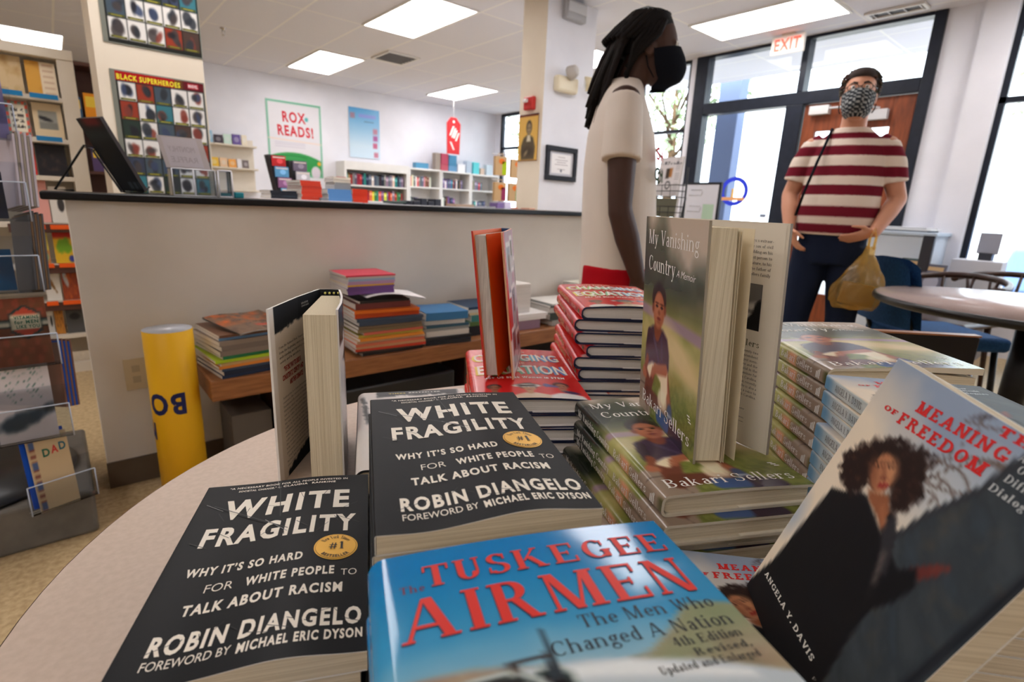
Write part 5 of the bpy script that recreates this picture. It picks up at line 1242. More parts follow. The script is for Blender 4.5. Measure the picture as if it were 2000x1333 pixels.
tag(m.build('magazine', None, (.50, 2.07, z), .3), 'wavy orange and brown magazine on top of the pile beside the yellow tube', 'magazine')
z = pile(1.02, 2.08, BZ, [('black', (36, 34, 36), .28, .25, .013), ('dark grey', (70, 60, 58), .28, .25, .011), ('red', (196, 60, 40), .31, .26, .010), ('tan striped', (196, 150, 110), .31, .26, .011), ('coral', (206, 110, 80), .31, .26, .010), ('pale tan', (206, 176, 140), .31, .26, .011), ('orange', (224, 140, 50), .29, .26, .010), ('olive yellow', (190, 176, 70), .29, .25, .011),
     ('coral red', (206, 104, 84), .27, .25, .010), ('khaki', (140, 126, 92), .29, .25, .014), ('brown', (110, 92, 70), .28, .25, .012), ('slate blue', (74, 88, 110), .28, .25, .016), ('dark blue', (58, 74, 96), .29, .25, .013), ('orange red', (222, 84, 30), .28, .24, .020), ('orange', (226, 110, 30), .28, .24, .012)], 'magazine', 'magazine', 'magazines in the tall bench pile', 'of the tall bench pile with white paper', -.06, .010, 23)
z = pile(1.0, 2.08, z, [('red brown', (120, 60, 56), .24, .2, .026), ('black', (40, 40, 42), .22, .2, .01)], 'book', 'book', 'books in the tall bench pile', 'under the white sheets of the tall bench pile', -.06, .004, 24)
m = MB(); m.grid(lambda u, v: np.c_[u*.26-.11, v*.2-.1, .004+.016*np.sin(np.clip(u, 0, 1)*3.6+.4)*(1-.3*v)], 16, 8, (238, 232, 232), 'paper'); m.grid(lambda u, v: np.c_[u*.26-.11, v*.2-.1, .001+.016*np.sin(np.clip(u, 0, 1)*3.6+.4)*(1-.3*v)], 16, 8, (226, 220, 220), 'paper', flip=True)
tag(m.build('paper_sheets', None, (1.03, 2.05, z+.008), -.1), 'white curling sheets of paper in the tall bench pile', 'papers')
z2 = pile(.95, 2.09, z+.026, [('violet', (112, 74, 140), .20, .2, .008)]*4+[('yellow', (226, 176, 60), .2, .2, .006)]+[('lilac', (190, 150, 190), .2, .2, .007)]*2+[('pale blue', (150, 176, 206), .2, .2, .009), ('grey', (196, 190, 190), .2, .2, .008), ('pink red', (206, 60, 84), .21, .2, .006)], 'booklet', 'booklet', 'booklets on top of the tall bench pile', 'of the violet booklet block', -.04, .003, 25)
pile(1.315, 2.08, BZ, [('black', (30, 36, 46), .23, .24, .02), ('black', (40, 42, 46), .24, .22, .014), ('white', (220, 214, 204), .22, .2, .024), ('grey', (150, 150, 146), .23, .2, .014), ('teal', (50, 90, 110), .22, .2, .012), ('white', (226, 222, 214), .2, .19, .022), ('blue', (62, 124, 176), .21, .2, .036)], 'book', 'book', 'books in the blue topped bench pile', 'of the blue topped bench pile', -.12, .006, 26)
pile(1.575, 2.12, BZ, [('black', (26, 30, 38), .24, .2, .05), ('green', (90, 120, 70), .22, .2, .02), ('teal', (60, 130, 130), .2, .2, .03), ('cream', (220, 200, 160), .2, .2, .012), ('white', (214, 214, 206), .22, .2, .016), ('dark blue', (24, 60, 92), .22, .2, .012)], 'book', 'book', 'books in the bench pile behind the red stack', 'of the bench pile left of the upright red copy', -.05, .006, 27)
pile(1.83, 2.1, BZ, [('lilac', (150, 120, 140), .16, .2, .05), ('white', (226, 222, 220), .22, .22, .018), ('white', (236, 232, 230), .24, .22, .014)], 'paper_ream', 'papers', 'papers on the bench', 'of the white papers on the bench', -.05, .006, 28)
solid('paper_block', 'tall grey white block of paper standing on the bench papers', 'papers', (1.73, 2.03, BZ+.0832), (1.86, 2.2, BZ+.235), (206, 200, 194), 'pages_white', None, .004)
pile(2.10, 2.1, BZ, [('grey', (160, 156, 150), .23, .24, .03), ('dark green', (56, 66, 60), .24, .24, .04), ('white', (214, 212, 206), .24, .24, .03), ('black and white', (96, 100, 98), .25, .24, .012), ('white', (232, 228, 222), .22, .22, .006)], 'magazine', 'magazine', 'magazines right of the paper block', 'of the bench pile right of the paper block', -.06, .006, 29)
pile(2.38, 2.1, BZ, [('olive', (140, 134, 84), .2, .2, .06), ('sand', (190, 180, 140), .2, .2, .05), ('pale green', (196, 204, 176), .2, .2, .05), ('cream', (220, 216, 200), .2, .2, .04)], 'book', 'book', 'books at the right end of the bench', 'of the pale pile behind the tall red stack', 0, .012, 30)
t = thing('poster_tube', 'yellow mailing tube with upside down dark blue letters beside the bench', 'mailing tube', (.237, 2.045, 0))
m = MB(); R_ = .073; n = 40; prof = [(R_-.004, .01), (R_, .01), (R_, .618), (R_-.004, .618), (R_-.004, .03), (.002, .03)]
m.lathe(prof[1:3]+[(R_-.0005, .6185)], n, (240, 184, 28), 'print_satin'); m.lathe([(R_-.0005, .619), (R_-.004, .618), (R_-.0045, .3), (R_-.0045, .02)], n, (226, 226, 232), 'paper')
va = -math.atan2(.237, 2.045)-math.pi/2     # towards the camera
Pt = lambda x, y, o: np.c_[(R_+.0009)*np.cos(va+np.asarray(x)/R_), (R_+.0009)*np.sin(va+np.asarray(x)/R_), y]
rot = lambda x, y, o: Pt(-np.asarray(x), -np.asarray(y), o)
m.text('BO', rot, -.028, .088, -.412, .076, (18, 28, 84), 'print_satin', 'heavy*'); m.text('N', rot, .080, .13, -.305, .062, (18, 28, 84), 'print_satin', 'heavy*')
m.build('sleeve', t); MB().lathe([(R_-.006, 0), (R_-.006, .028)], n, (226, 222, 214), 'paper').build('end_cap', t)
t = thing('wall_outlet', 'small beige outlet plate low on the half wall behind the yellow tube', 'outlet', (.15, 2.25, .42)); bevel(MB().box((-.035, -.006, -.058), (.035, -.0005, .058), (206, 190, 160), 'plastic').build('plate', t), .002)
for dz in (-.02, .02): MB().box((-.012, -.008, dz-.012), (.012, -.006, dz+.012), (180, 166, 140), 'plastic').build('socket', t)

# ------------------------------------------------------------------ posters on the pillar: rows of plain picture tiles
def tile_poster(nr, head, seed):
    def paint(u, v):
        rs = np.random.RandomState(seed); img = cols(u, (38, 40, 38)); top = 1-head
        for r in range(nr):
            for c in range(5):
                x0, x1 = .02+c*.195, .02+(c+1)*.195-.012; y1 = top-.005-r*(top-.03)/nr; y0 = y1-(top-.03)/nr+.008
                k = rs.rand(); base = (226, 222, 218) if k < .45 else ((58, 66, 84), (44, 58, 52), (78, 60, 54), (70, 84, 96), (150, 60, 44), (60, 118, 130))[rs.randint(6)]
                b = np.maximum(np.abs(u-(x0+x1)/2)-(x1-x0)/2, np.abs(v-(y0+y1)/2)-(y1-y0)/2); img = mixc(img, base, sm(b, .008))
                for q in range(3):
                    cc = ((40, 40, 46), (72, 66, 66), (130, 62, 52), (52, 56, 62), (60, 72, 100))[rs.randint(5)]
                    a = rs.rand(5); d = ell(u, v, x0+(x1-x0)*(.3+.4*a[0]), y0+(y1-y0)*(.3+.4*a[1]), (x1-x0)*(.12+.2*a[2]), (y1-y0)*(.15+.25*a[3]), a[4]*3)
                    img = mixc(img, cc, sm(d, .02)*sm(b, .006)*.9)
                lb = np.maximum(np.abs(u-(x0+x1)/2)-(x1-x0)*.45, np.abs(v-y0-.011)-.008); img = mixc(img, (84, 84, 34), sm(lb, .005))
                lt = np.maximum(np.abs(u-(x0+x1)/2)-(x1-x0)*.3, np.abs(v-y0-.011)-.003); img = mixc(img, (190, 180, 70), sm(lt, .004)*.8)
        if head > .04:
            img = mixc(img, (170, 28, 30), sm(top+.004-v, .004)); img = mixc(img, (96, 24, 34), sm(top+.004-v, .004)*sm(.74-u, .02)); img = mixc(img, (70, 96, 40), sm(top+.004-v, .004)*sm(np.abs(u-.70)-.05, .04)*.6)
        return img
    return paint
for nm, x0, x1, z0, z1, nr, hd, lab in (('poster', .295, .705, 1.03, 1.635, 6, .075, 'lower poster of small picture tiles under a red and yellow title on the pillar'), ('poster', .288, .712, 1.765, 2.38, 6, .02, 'upper poster of colourful picture tiles cut by the top of the picture')):
    w_, h_ = x1-x0, z1-z0; t = thing(nm, lab, 'poster', (x0, 3.5, z0), 0, 'picture tile posters on the pillar')
    Pp = lambda x, y, o: np.c_[x, np.full(len(x), -.0052-o), y]
    m = MB(); m.grid(lambda u, v: Pp(.02+u*(w_-.02), v*h_, 0.0), 110, 150, tile_poster(nr, hd, int(x0*1000)+nr), 'print_gloss')
    if hd > .04:
        m.text('BLACK SUPERHEROES', Pp, .026, .30, h_*.937, h_*.042, (236, 226, 60), 'print_gloss', 'heavy'); m.poly([(.335, h_*.945), (.385, h_*.945), (.385, h_*.985), (.335, h_*.985)], Pp, (190, 60, 70), 'print_gloss'); m.text('MARVEL', Pp, .338, .382, h_*.952, h_*.025, (240, 226, 226), 'print_gloss', 'heavy', off=.0008)
    m.build('print', t); bevel(MB().box((0, -.005, -.006), (w_+.004, -.0005, h_+.006), (120, 122, 112), 'plastic').build('mount', t), .001)

# ------------------------------------------------------------------ back wall: posters, wall shelves, white bookcases
PB_ = lambda x, y, o: np.c_[x, np.full(len(x), -.004-o), y]
def rox(u, v):
    img = cols(u, (226, 224, 230)); img = mixc(img, (120, 190, 160), sm(.5-np.maximum(np.abs(u-.5), np.abs(v-.5))-.03, .008)); hill = .33-.25*(u-.45)**2*1.4; img = mixc(img, (58, 158, 84), sm(v-hill, .01)*sm(np.maximum(np.abs(u-.5), np.abs(v-.5))-.47, .006))
    img = mixc(img, (40, 130, 66), sm(np.abs(v-hill+.045)-.008, .01)*sm(np.abs(u-.45)-.25, .02)*.8)
    for x, y, r, c in ((.08, .24, .035, (236, 176, 60)), (.93, .20, .035, (236, 176, 60)), (.10, .15, .025, (206, 60, 60)), (.92, .10, .025, (206, 60, 60))): img = mixc(img, c, sm(ell(u, v, x, y, r, r*.8), .015))
    for x, y, r in ((.17, .07, .09), (.86, .07, .09)): img = mixc(img, (220, 214, 226), sm(ell(u, v, x, y, r, r), .02))
    for y in (.40, .43, .455): img = mixc(img, (196, 190, 206), sm(np.maximum(np.abs(u-.4)-.28, np.abs(v-y)-.006), .008)*.7)
    img = mixc(img, (240, 206, 180), sm(np.abs(v-.50+.03*u)-.006, .01)*.8); img = mixc(img, (90, 180, 180), sm(ell(u, v, .72, .79, .035, .03), .01))
    return img
m = MB(); w_, h_ = .83, 1.10; m.grid(lambda u, v: PB_(u*w_, v*h_, 0.0), 70, 90, rox, 'print_gloss'); m.box((0, -.0039, 0), (w_, -.0005, h_), (230,)*3, 'paper')
m.text('ROX', PB_, .235, .59, .80, .155, (206, 52, 66), 'print_gloss', 'heavy', off=.001, skew=-.05); m.text('READS!', PB_, .155, .70, .60, .155, (206, 52, 66), 'print_gloss', 'heavy', off=.001, skew=-.05)
tag(m.build('poster', None, (2.615, 8.95, 1.37)), 'white and green poster with large red lettering on the back wall', 'poster')
def bluep(u, v):
    img = mixc(cols(u, (206, 226, 240)), (92, 168, 222), np.clip((v-.25)/.75, 0, 1))
    for x, y, c in ((.12, .84, (170, 130, 150)), (.85, .56, (196, 130, 150)), (.85, .42, (176, 90, 150)), (.84, .27, (200, 96, 130)), (.86, .08, (196, 120, 140))): img = mixc(img, c, sm(np.maximum(np.abs(u-x)-.075, np.abs(v-y)-.055), .02)*.9)
    img = mixc(img, (150, 150, 226), sm(np.maximum(np.abs(u-.6)-.28, np.abs(v-.85)-.035), .03)*.8); img = mixc(img, (90, 110, 150), sm(np.maximum(np.abs(u-.65)-.16, np.abs(v-.74)-.008), .015)*.7)
    return img
m = MB(); m.grid(lambda u, v: PB_(u*.55, v*.79, .012*(1-v)), 40, 50, bluep, 'print_gloss'); m.grid(lambda u, v: PB_(u*.55, v*.79, .012*(1-v)-.002), 4, 4, (226,)*3, 'paper', flip=True)
tag(m.build('poster', None, (3.91, 8.95, 1.75)), 'narrow sky blue poster above the wide bookcase', 'poster')
t = thing('wall_shelf', 'cream wall shelving with face out books left of the big poster', 'shelf', (1.75, 8.95, 1.10))
m = MB(); m.box((0, -.02, 0), (.64, -.001, .74), (216, 204, 184), 'case_cream'); m.build('back_panel', t)
for z_, d_ in ((0.0, .2), (.31, .16), (.63, .16)): bevel(MB().box((0, -d_, z_), (.66, -.02, z_+.025), (220, 208, 188), 'case_cream').build('shelf_board', t), .003)
for z_, row in ((1.10+.6555, (('pale blue', (150, 190, 214), .07, .17), ('black and red', (60, 50, 62), .11, .12), ('mint', (196, 220, 206), .1, .14), ('violet', (92, 70, 140), .11, .15), ('cream', (222, 210, 186), .07, .15))), (1.10+.3355, (('yellow', (226, 180, 50), .12, .13), ('peach', (226, 190, 150), .10, .13), ('orange', (232, 160, 70), .10, .12), ('white', (220, 216, 220), .06, .13), ('brown', (110, 96, 96), .08, .12)))):
    x = 1.78
    for cw, c, bw, bh in row:
        m = MB(); m.box((0, 0, 0), (bw, .012, bh), c, 'print_satin'); c2 = tuple(min(255, int(q*.6+90)) for q in c); m.disc(bw*.5, bh*.5, bw*.3, bh*.25, lambda a, b, o: np.c_[a, np.full(len(a), -.0004), b], c2, 'print_satin')
        tag(m.build('picture_book', None, (x, 8.95-.085, z_), (math.radians(-10), 0, 0)), '%s picture book facing out on the %s wall shelf' % (cw, 'upper' if z_ > 1.6 else 'lower'), 'book', 'picture books on the wall shelves'); x += bw+.015
def bookcase(name, label, x0, x1, y0, y1, h, shelves, top=.03, side=.025, mat='case_white'):
    t = thing(name, label, 'bookcase', (x0, y0, 0)); w_ = x1-x0; d = y1-y0
    for a in (0, w_-side): bevel(MB().box((a, 0, 0), (a+side, d, h-top), (230,)*3, mat).build('side_panel', t), .002)
    bevel(MB().box((0, -.006, h-top), (w_, d, h), (230,)*3, mat).build('top_board', t), .003)
    MB().box((side, d-.01, .06), (w_-side, d, h-top), (226,)*3, mat).build('back_panel', t)
    for z_ in shelves: bevel(MB().box((side, .004, z_-.024), (w_-side, d-.01, z_), (230,)*3, mat).build('shelf', t), .002)
    MB().box((side, .02, 0), (w_-side, .04, .06), (226,)*3, mat).build('plinth', t)
    return t
bookcase('bookcase', 'wide white bookcase with a deep top band full of books', 3.66, 4.83, 8.6, 8.94, 1.66, (.06, .40, .72, 1.045, 1.295), .13, .04)
bookcase('bookcase', 'white bookcase next to the wide one, with leaning books', 4.835, 5.50, 8.6, 8.94, 1.645, (.06, .45, .70, 1.0, 1.33), .03, .03)
bookcase('bookcase', 'white bookcase under the red hanging tag', 5.505, 6.17, 8.6, 8.94, 1.64, (.06, .45, .70, 1.0, 1.33), .03, .03)
bookcase('bookcase', 'white bookcase at the right end behind the tote bags', 6.175, 6.86, 8.6, 8.94, 1.63, (.06, .45, .70, 1.0, 1.33), .03, .03)
NAMED = (('black', (30, 30, 36)), ('teal', (24, 124, 130)), ('brown', (120, 74, 50)), ('grey', (130, 124, 126)), ('navy', (38, 44, 74)), ('cream', (220, 206, 184)), ('crimson', (160, 36, 44)), ('slate', (84, 92, 110)), ('pink', (214, 150, 160)), ('white', (230, 228, 226)), ('green', (56, 120, 66)), ('yellow', (226, 206, 50)), ('coral', (220, 96, 76)), ('violet', (110, 84, 130)))
def row_of_books(x0, x1, y, z, hmax, where, group, seed, pal, tmin=.018, tmax=.045):
    rs = random.Random(seed); x = x0; k = 0
    while True:
        tk = rs.uniform(tmin, tmax)
        if x+tk > x1: break
        k += 1; cw, c = NAMED[pal[rs.randrange(len(pal))]]; c = tuple(max(0, min(255, q+rs.randint(-14, 14))) for q in c); hh = hmax*rs.uniform(.78, 1.0); dd = rs.uniform(.13, .17)
        m = MB(); m.box((0, 0, 0), (tk, dd, hh), c, 'print_satin'); m.box((.002, .002, hh-.001), (tk-.002, dd+.0005, hh+.0005), (226, 220, 208), 'pages_upright_white')
        if rs.random() < .6: m.poly([(.004, hh*.55), (tk-.004, hh*.55), (tk-.004, hh*.8), (.004, hh*.8)], lambda a, b, o: np.c_[a, np.full(len(a), -.0005), b], tuple(min(255, q+70) for q in c), 'print_satin')
        tag(m.build('shelf_book', None, (x, y, z), 0), '%s spined book, %s from the left %s' % (cw, ORD[k] if k < len(ORD) else 'last', where), 'book', group); x += tk+.0012
row_of_books(3.71, 4.78, 8.66, 1.2955, .20, 'on the upper shelf of the wide bookcase', 'books on the upper shelf of the wide bookcase', 31, (0, 1, 2, 3, 4, 5, 6, 7, 8, 3, 7), .030, .052)
row_of_books(3.71, 4.74, 8.66, 1.0455, .185, 'on the second shelf of the wide bookcase', 'books on the second shelf of the wide bookcase', 32, (1, 3, 5, 6, 9, 10, 11, 12, 13, 7), .030, .052)
row_of_books(4.88, 5.32, 8.66, 1.3305, .2, 'on the upper shelf of the second bookcase', 'books on the upper shelf of the second bookcase', 33, (3, 5, 7, 2, 9, 12, 8), .025, .045)
row_of_books(4.87, 5.06, 8.66, 1.0005, .16, 'on the lower shelf of the second bookcase', 'books on the lower shelf of the second bookcase', 34, (4, 0, 7), .03, .05)
row_of_books(5.54, 6.03, 8.66, 1.3305, .18, 'on the upper shelf of the third bookcase', 'books on the upper shelf of the third bookcase', 35, (0, 4, 7, 1, 9, 13, 2), .025, .045)
row_of_books(5.54, 5.86, 8.66, 1.0005, .19, 'on the lower shelf of the third bookcase', 'books on the lower shelf of the third bookcase', 36, (13, 2, 0, 9, 4), .025, .045)
row_of_books(6.21, 6.52, 8.66, 1.3305, .18, 'on the upper shelf of the last bookcase', 'books on the upper shelf of the last bookcase', 37, (6, 4, 7, 3, 13), .03, .05)
row_of_books(6.21, 6.60, 8.66, 1.0005, .14, 'on the lower shelf of the last bookcase', 'books on the lower shelf of the last bookcase', 38, (4, 7, 9, 1), .03, .05)
for k, (x, z_, sx, sz, c, cw) in enumerate(((5.02, 1.6455, .26, .1, (76, 140, 176), 'blue sign plate'), (5.43, 1.6455, .10, .30, (160, 146, 134), 'taupe box'), (5.54, 1.6455, .16, .11, (196, 84, 100), 'low pink box'), (5.71, 1.6405, .18, .10, (100, 150, 190), 'low blue box'), (5.55, 1.7565, .15, .19, (190, 70, 96), 'tall pink box'), (5.72, 1.7415, .17, .19, (70, 136, 176), 'tall blue box'), (5.92, 1.6405, .17, .15, (232, 232, 236), 'white carton'), (6.12, 1.6405, .12, .22, (176, 190, 206), 'pale blue box'), (6.28, 1.6305, .14, .22, (90, 200, 206), 'turquoise gift box'), (6.45, 1.6305, .1, .12, (206, 180, 160), 'tan box'), (6.60, 1.6305, .14, .2, (196, 210, 220), 'pale box'))):
    solid('display_box', '%s on top of the white bookcases' % cw, 'box', (x, 8.68, z_+.0003), (x+sx, 8.80, z_+sz), c, 'print_satin', 'boxes on top of the bookcases')
# red tag
m = MB(); tagp = [(-.13, 0), (.13, 0), (.145, .5), (.05, .60), (-.06, .60), (-.14, .5)]
m.add([(x, 0, z_) for x, z_ in tagp]+[(x, .012, z_) for x, z_ in tagp], [tuple(range(6)), tuple(range(11, 5, -1))]+[(i, 6+i, 6+(i+1) % 6, (i+1) % 6) for i in range(6)], (196, 36, 40), 'print_satin')
Pg = lambda x, y, o: np.c_[x, np.full(len(x), -.0015), y]
m.disc(0, .53, .022, .022, Pg, (232, 214, 210), 'print_satin')
for a in ((-.09, .30, -.02, .46), (-.05, .27, .02, .43), (-.01, .26, .05, .40), (.03, .22, .09, .36), (-.08, .2, -.01, .07)):
    m.poly([(a[0], a[1]), (a[0]+.035, a[1]), (a[2]+.035, a[3]), (a[2], a[3])], Pg, (236, 214, 210), 'print_satin')
m.tube([(0, .006, .58), (0, .006, .9)], .003, 5, (220, 216, 214), 'plastic')
tag(m.build('hanging_tag', None, (5.49, 8.2, 1.905)), 'big red price tag shaped sign hanging before the back wall', 'sign')
# tote bag display
t = thing('bag_stand', 'thin wire stand with two tiers of tote bags near the column', 'display stand', (5.28, 6.5, 0))
m = MB(); m.tube([(0, 0, .02), (0, 0, 1.86)], .012, 8, (200, 200, 204), 'chrome'); m.build('pole', t)
for z_ in (1.8, 1.44): m = MB(); m.tube([(-.24, 0, z_), (.24, 0, z_)], .006, 6, (200, 200, 204), 'chrome'); m.build('arm', t)
MB().lathe([(.22, 0), (.22, .015), (.03, .025)], 20, (190, 190, 194), 'grey_metal').build('base', t)
for k, (x, z_, c, cw) in enumerate(((5.05, 1.50, (170, 196, 40), 'lime'), (5.36, 1.48, (70, 150, 176), 'blue'), (5.05, 1.13, (150, 60, 96), 'plum'), (5.33, 1.13, (70, 150, 70), 'green'))):
    m = MB(); m.prism([(0, 0), (.22, 0), (.22, .05), (0, .05)], 0, .27, (196, 164, 124), 'cloth'); Pq = lambda a, b, o: np.c_[a, np.full(len(a), -.001), b]
    m.poly([(.13, .01), (.21, .01), (.21, .2), (.13, .2)], Pq, c, 'cloth'); m.disc(.12, .2, .055, .04, Pq, (224, 120, 50), 'cloth'); m.tube([(.06, .02, .26), (.07, .02, .31), (.15, .02, .31), (.16, .02, .26)], .006, 6, (186, 156, 118), 'cloth')
    tag(m.build('tote_bag', None, (x, 6.43, z_)), 'tan tote bag with %s patch on the wire stand' % cw, 'tote bag', 'tote bags on the wire stand')
for k, (z_, c) in enumerate(((1.43, 'upper'), (1.20, 'lower'))):
    m = MB(); Pr = lambda a, b, o: np.c_[np.full(len(a), -.003-o), -a, b]; m.box((-.003, -.09, 0), (0, .09, .19), (206, 40, 60), 'print_satin'); m.disc(0, .07, .06, .05, Pr, (196, 190, 90), 'print_satin'); m.poly([(-.07, .13), (.07, .13), (.07, .17), (-.07, .17)], Pr, (232, 220, 214), 'print_satin')
    tag(m.build('flyer', None, (XD, 5.56, z_)), '%s small red flyer on the white wall right of the column' % c, 'flyer', 'red flyers on the street wall')

# ------------------------------------------------------------------ book display at the far left
bookcase('bookcase', 'tall cream display bookcase at the far left with face out books', -1.2, .175, 3.9, 4.2, 1.76, (.235, .43, .64, .865, 1.115, 1.31, 1.52), .05, .07, 'case_cream')
for z_ in (.43, .64, .865):
    solid('shelf_lip', 'dark brown lip below the %s row of orange labelled books' % {.43: 'lowest', .64: 'middle', .865: 'top'}[z_], 'shelf strip', (-.2, 3.88, z_-.05), (.10, 3.899, z_-.003), (84, 56, 48), 'shelf_brown', 'brown shelf lips of the cream display')
def art_face(kind, seed):
    rs = np.random.RandomState(seed)
    def paint(u, v):
        if kind == 'tan': img = cols(u, (206, 180, 138)); img = mixc(img, (176, 140, 86), np.clip(fbm(u, v, 4, seed)*2-.9, 0, 1)); return img
        if kind == 'ochre': img = cols(u, (232, 214, 186)); img = mixc(img, (216, 160, 62), sm(u-.48, .02)); img = mixc(img, (196, 130, 40), sm(u-.48, .02)*np.clip(fbm(u, v, 6, 3)*2-1, 0, 1)); return mixc(img, (190, 150, 120), sm(np.abs((v*6) % 1-.5)-.12, .1)*sm(np.abs(u-.74)-.18, .02)*.7)
        if kind == 'dots':
            img = cols(u, (228, 220, 200)); e = np.maximum(np.abs(u-.5)-.36, np.abs(v-.5)-.4); ch = (np.floor(u*7)+np.floor(v*9)) % 2; img = mixc(img, (120, 136, 128), sm(-e, .01)); img = mixc(img, (216, 84, 60), sm(-e, .01)*(ch > .5))
            for k in range(4): img = mixc(img, (60, 52, 50), sm(np.maximum(np.abs(u-.5)-.26, np.abs(v-.74+.16*k)-.045), .02)*(fbm(u, v, 14, k) > .42))
            return img
        if kind == 'photo': img = cols(u, (216, 194, 158)); b = np.maximum(np.abs(u-.5)-.33, np.abs(v-.52)-.26); img = mixc(img, (150, 150, 142), sm(b, .01)); img = mixc(img, (40, 40, 44), sm(ell(u, v, .4, .55, .25, .06, -.2), .03)*sm(b, .01)); return mixc(img, (110, 110, 104), sm(v-.45, .05)*sm(b, .01)*.7)
        if kind == 'leaf': img = cols(u, (206, 40, 34)); img = mixc(img, (232, 206, 60), sm(ell(u, v, .35, .75, .28, .25), .05)); img = mixc(img, (70, 160, 70), sm(np.abs(u-.35-.25*np.sin(v*5))-.1, .05)*sm(v-.75, .05)); return img
        if kind == 'dark': img = cols(u, (26, 24, 30)); return mixc(img, (92, 64, 52), np.clip(fbm(u, v, 7, 5)*2-.95, 0, 1)*sm(ell(u, v, .5, .5, .4, .35), .1))
        if kind == 'sun': img = cols(u, (226, 206, 90)); img = mixc(img, (196, 130, 70), sm(v-.38, .05)); return mixc(img, (150, 180, 130), sm(ell(u, v, .6, .2, .25, .12), .05))
        if kind == 'jungle': img = cols(u, (226, 180, 40)); img = mixc(img, (196, 50, 40), sm(.72-v, .1)); img = mixc(img, (120, 170, 40), sm(ell(u, v, .5, .5, .35, .22)+(fbm(u, v, 6, 8)-.5)*.2, .06)); return mixc(img, (60, 70, 150), sm(ell(u, v, .8, .12, .15, .1), .05))
        if kind == 'bird': img = cols(u, (226, 220, 210)); return mixc(img, (140, 100, 50), sm(cap(u, v, .25, .75, .7, .3, .1, .04)+(fbm(u, v, 9, 4)-.5)*.1, .04))
        if kind == 'swirl': img = cols(u, (150, 66, 40)); return mixc(mixc(img, (190, 200, 210), sm(ell(u, v, .25, .7, .12, .3, .4), .05)), (220, 110, 40), np.clip(fbm(u, v, 6, 6)*2-1, 0, 1))
        if kind == 'white': img = cols(u, (224, 218, 210)); return mixc(img, (60, 56, 56), sm(ell(u, v, .6, .5, .2, .2), .05))
        if kind == 'faces': img = cols(u, (84, 84, 84)); return mixc(img, (40, 40, 44), sm(ell(u, v, .5, .6, .3, .12), .05))
        if kind == 'amber': return mixc(cols(u, (196, 130, 50)), (110, 70, 40), np.clip(fbm(u, v, 8, 2)*2-.9, 0, 1))
        if kind == 'pink': img = cols(u, (224, 160, 150)); return mixc(img, (200, 130, 120), sm(np.abs(ell(u, v, .2, .55, .25, .2))-.02, .02))
        return cols(u, (120, 90, 70))
    return paint
for kind, x0, x1, z0, z1, cw in (('tan', -.145, -.04, 1.5205, 1.70, 'tan mottled book on the top shelf'), ('ochre', -.025, .095, 1.5205, 1.69, 'ochre and cream book on the top shelf'), ('dots', -.13, -.04, 1.3105, 1.486, 'book with a red and grey checked border'), ('photo', -.025, .095, 1.3105, 1.488, 'tan book with a grey photograph'),
        ('leaf', -.115, -.045, 1.1155, 1.28, 'red book with yellow and green shapes'), ('dark', -.04, .085, 1.1155, 1.28, 'dark book with brown lettering'), ('pink', -.13, -.02, .8655, 1.09, 'pink page like book left of the counter end'), ('white', -.015, .06, .8655, 1.06, 'white book with a dark round picture'),
        ('sun', -.085, -.052, .6405, .83, 'yellow and brown book'), ('jungle', -.03, .06, .6405, .835, 'red, yellow and green jungle book'), ('bird', -.095, -.03, .4305, .60, 'white book with a brown bird'), ('swirl', -.022, .05, .4305, .605, 'rust brown book with a pale swirl'), ('white', -.11, -.085, .2355, .39, 'white narrow book on the lowest row'), ('amber', -.08, -.04, .2355, .395, 'amber book on the lowest row'), ('faces', -.03, .05, .2355, .395, 'grey book with dark faces')):
    w_, h_ = x1-x0, z1-z0; th_ = math.radians(-7); m = MB()
    m.grid(lambda u, v: np.c_[u*w_, np.full(len(u), -.0085), v*h_], 24, 30, art_face(kind, int(z0*100)), 'print_satin'); m.box((0, -.008, 0), (w_, .006, h_), (206, 198, 186), 'paper')
    tag(m.build('face_out_book', None, (x0, 3.935, z0+.001), (th_, 0, 0)), '%s in the far left display' % cw, 'book', 'face out books in the far left display')
for k, (x0, x1, z_, c) in enumerate(((-.14, -.05, 1.515, (20, 120, 176)), (-.024, .09, 1.515, (20, 120, 176)), (-.025, .08, 1.305, (30, 120, 176)), (-.085, -.05, .845, (240, 96, 30)), (-.03, .06, .845, (240, 96, 30)), (-.095, -.04, .635, (240, 96, 30)), (-.02, .05, .635, (240, 96, 30)), (-.1, -.05, .425, (240, 96, 30)), (-.03, .05, .425, (240, 96, 30)))):
    solid('shelf_label', '%s label strip, %s of the strips counted from the top left' % ('blue' if k < 3 else 'orange', ORD[k+1]), 'label strip', (x0, 3.872, z_-.012), (x1, 3.878, z_+.012), c, 'print_satin', 'coloured strips on the far left display', .001)
# shelving glimpsed between the display and the pillar
bookcase('bookcase', 'dark shelving seen in the gap between the far left display and the pillar', .15, .75, 5.9, 6.2, 2.05, (.4, .8, 1.2, 1.58), .03, .02, 'shelf_brown')
for k, (x, z_, w_, h_, c, cw) in enumerate(((.30, 1.5805, .1, .24, (240, 150, 30), 'orange and yellow'), (.20, 1.5805, .08, .2, (60, 90, 120), 'blue'), (.42, 1.5805, .08, .26, (206, 60, 40), 'red'), (.3, 1.2005, .1, .2, (90, 70, 110), 'violet'))):
    m = MB(); m.box((0, 0, 0), (w_, .02, h_), c, 'print_satin'); m.poly([(w_*.1, h_*.55), (w_*.9, h_*.55), (w_*.9, h_*.9), (w_*.1, h_*.9)], lambda a, b, o: np.c_[a, np.full(len(a), -.0006), b], (244, 206, 70), 'print_satin')
    tag(m.build('face_out_book', None, (x, 5.93, z_+.0005)), '%s book in the gap beside the pillar' % cw, 'book', 'books in the gap beside the pillar')
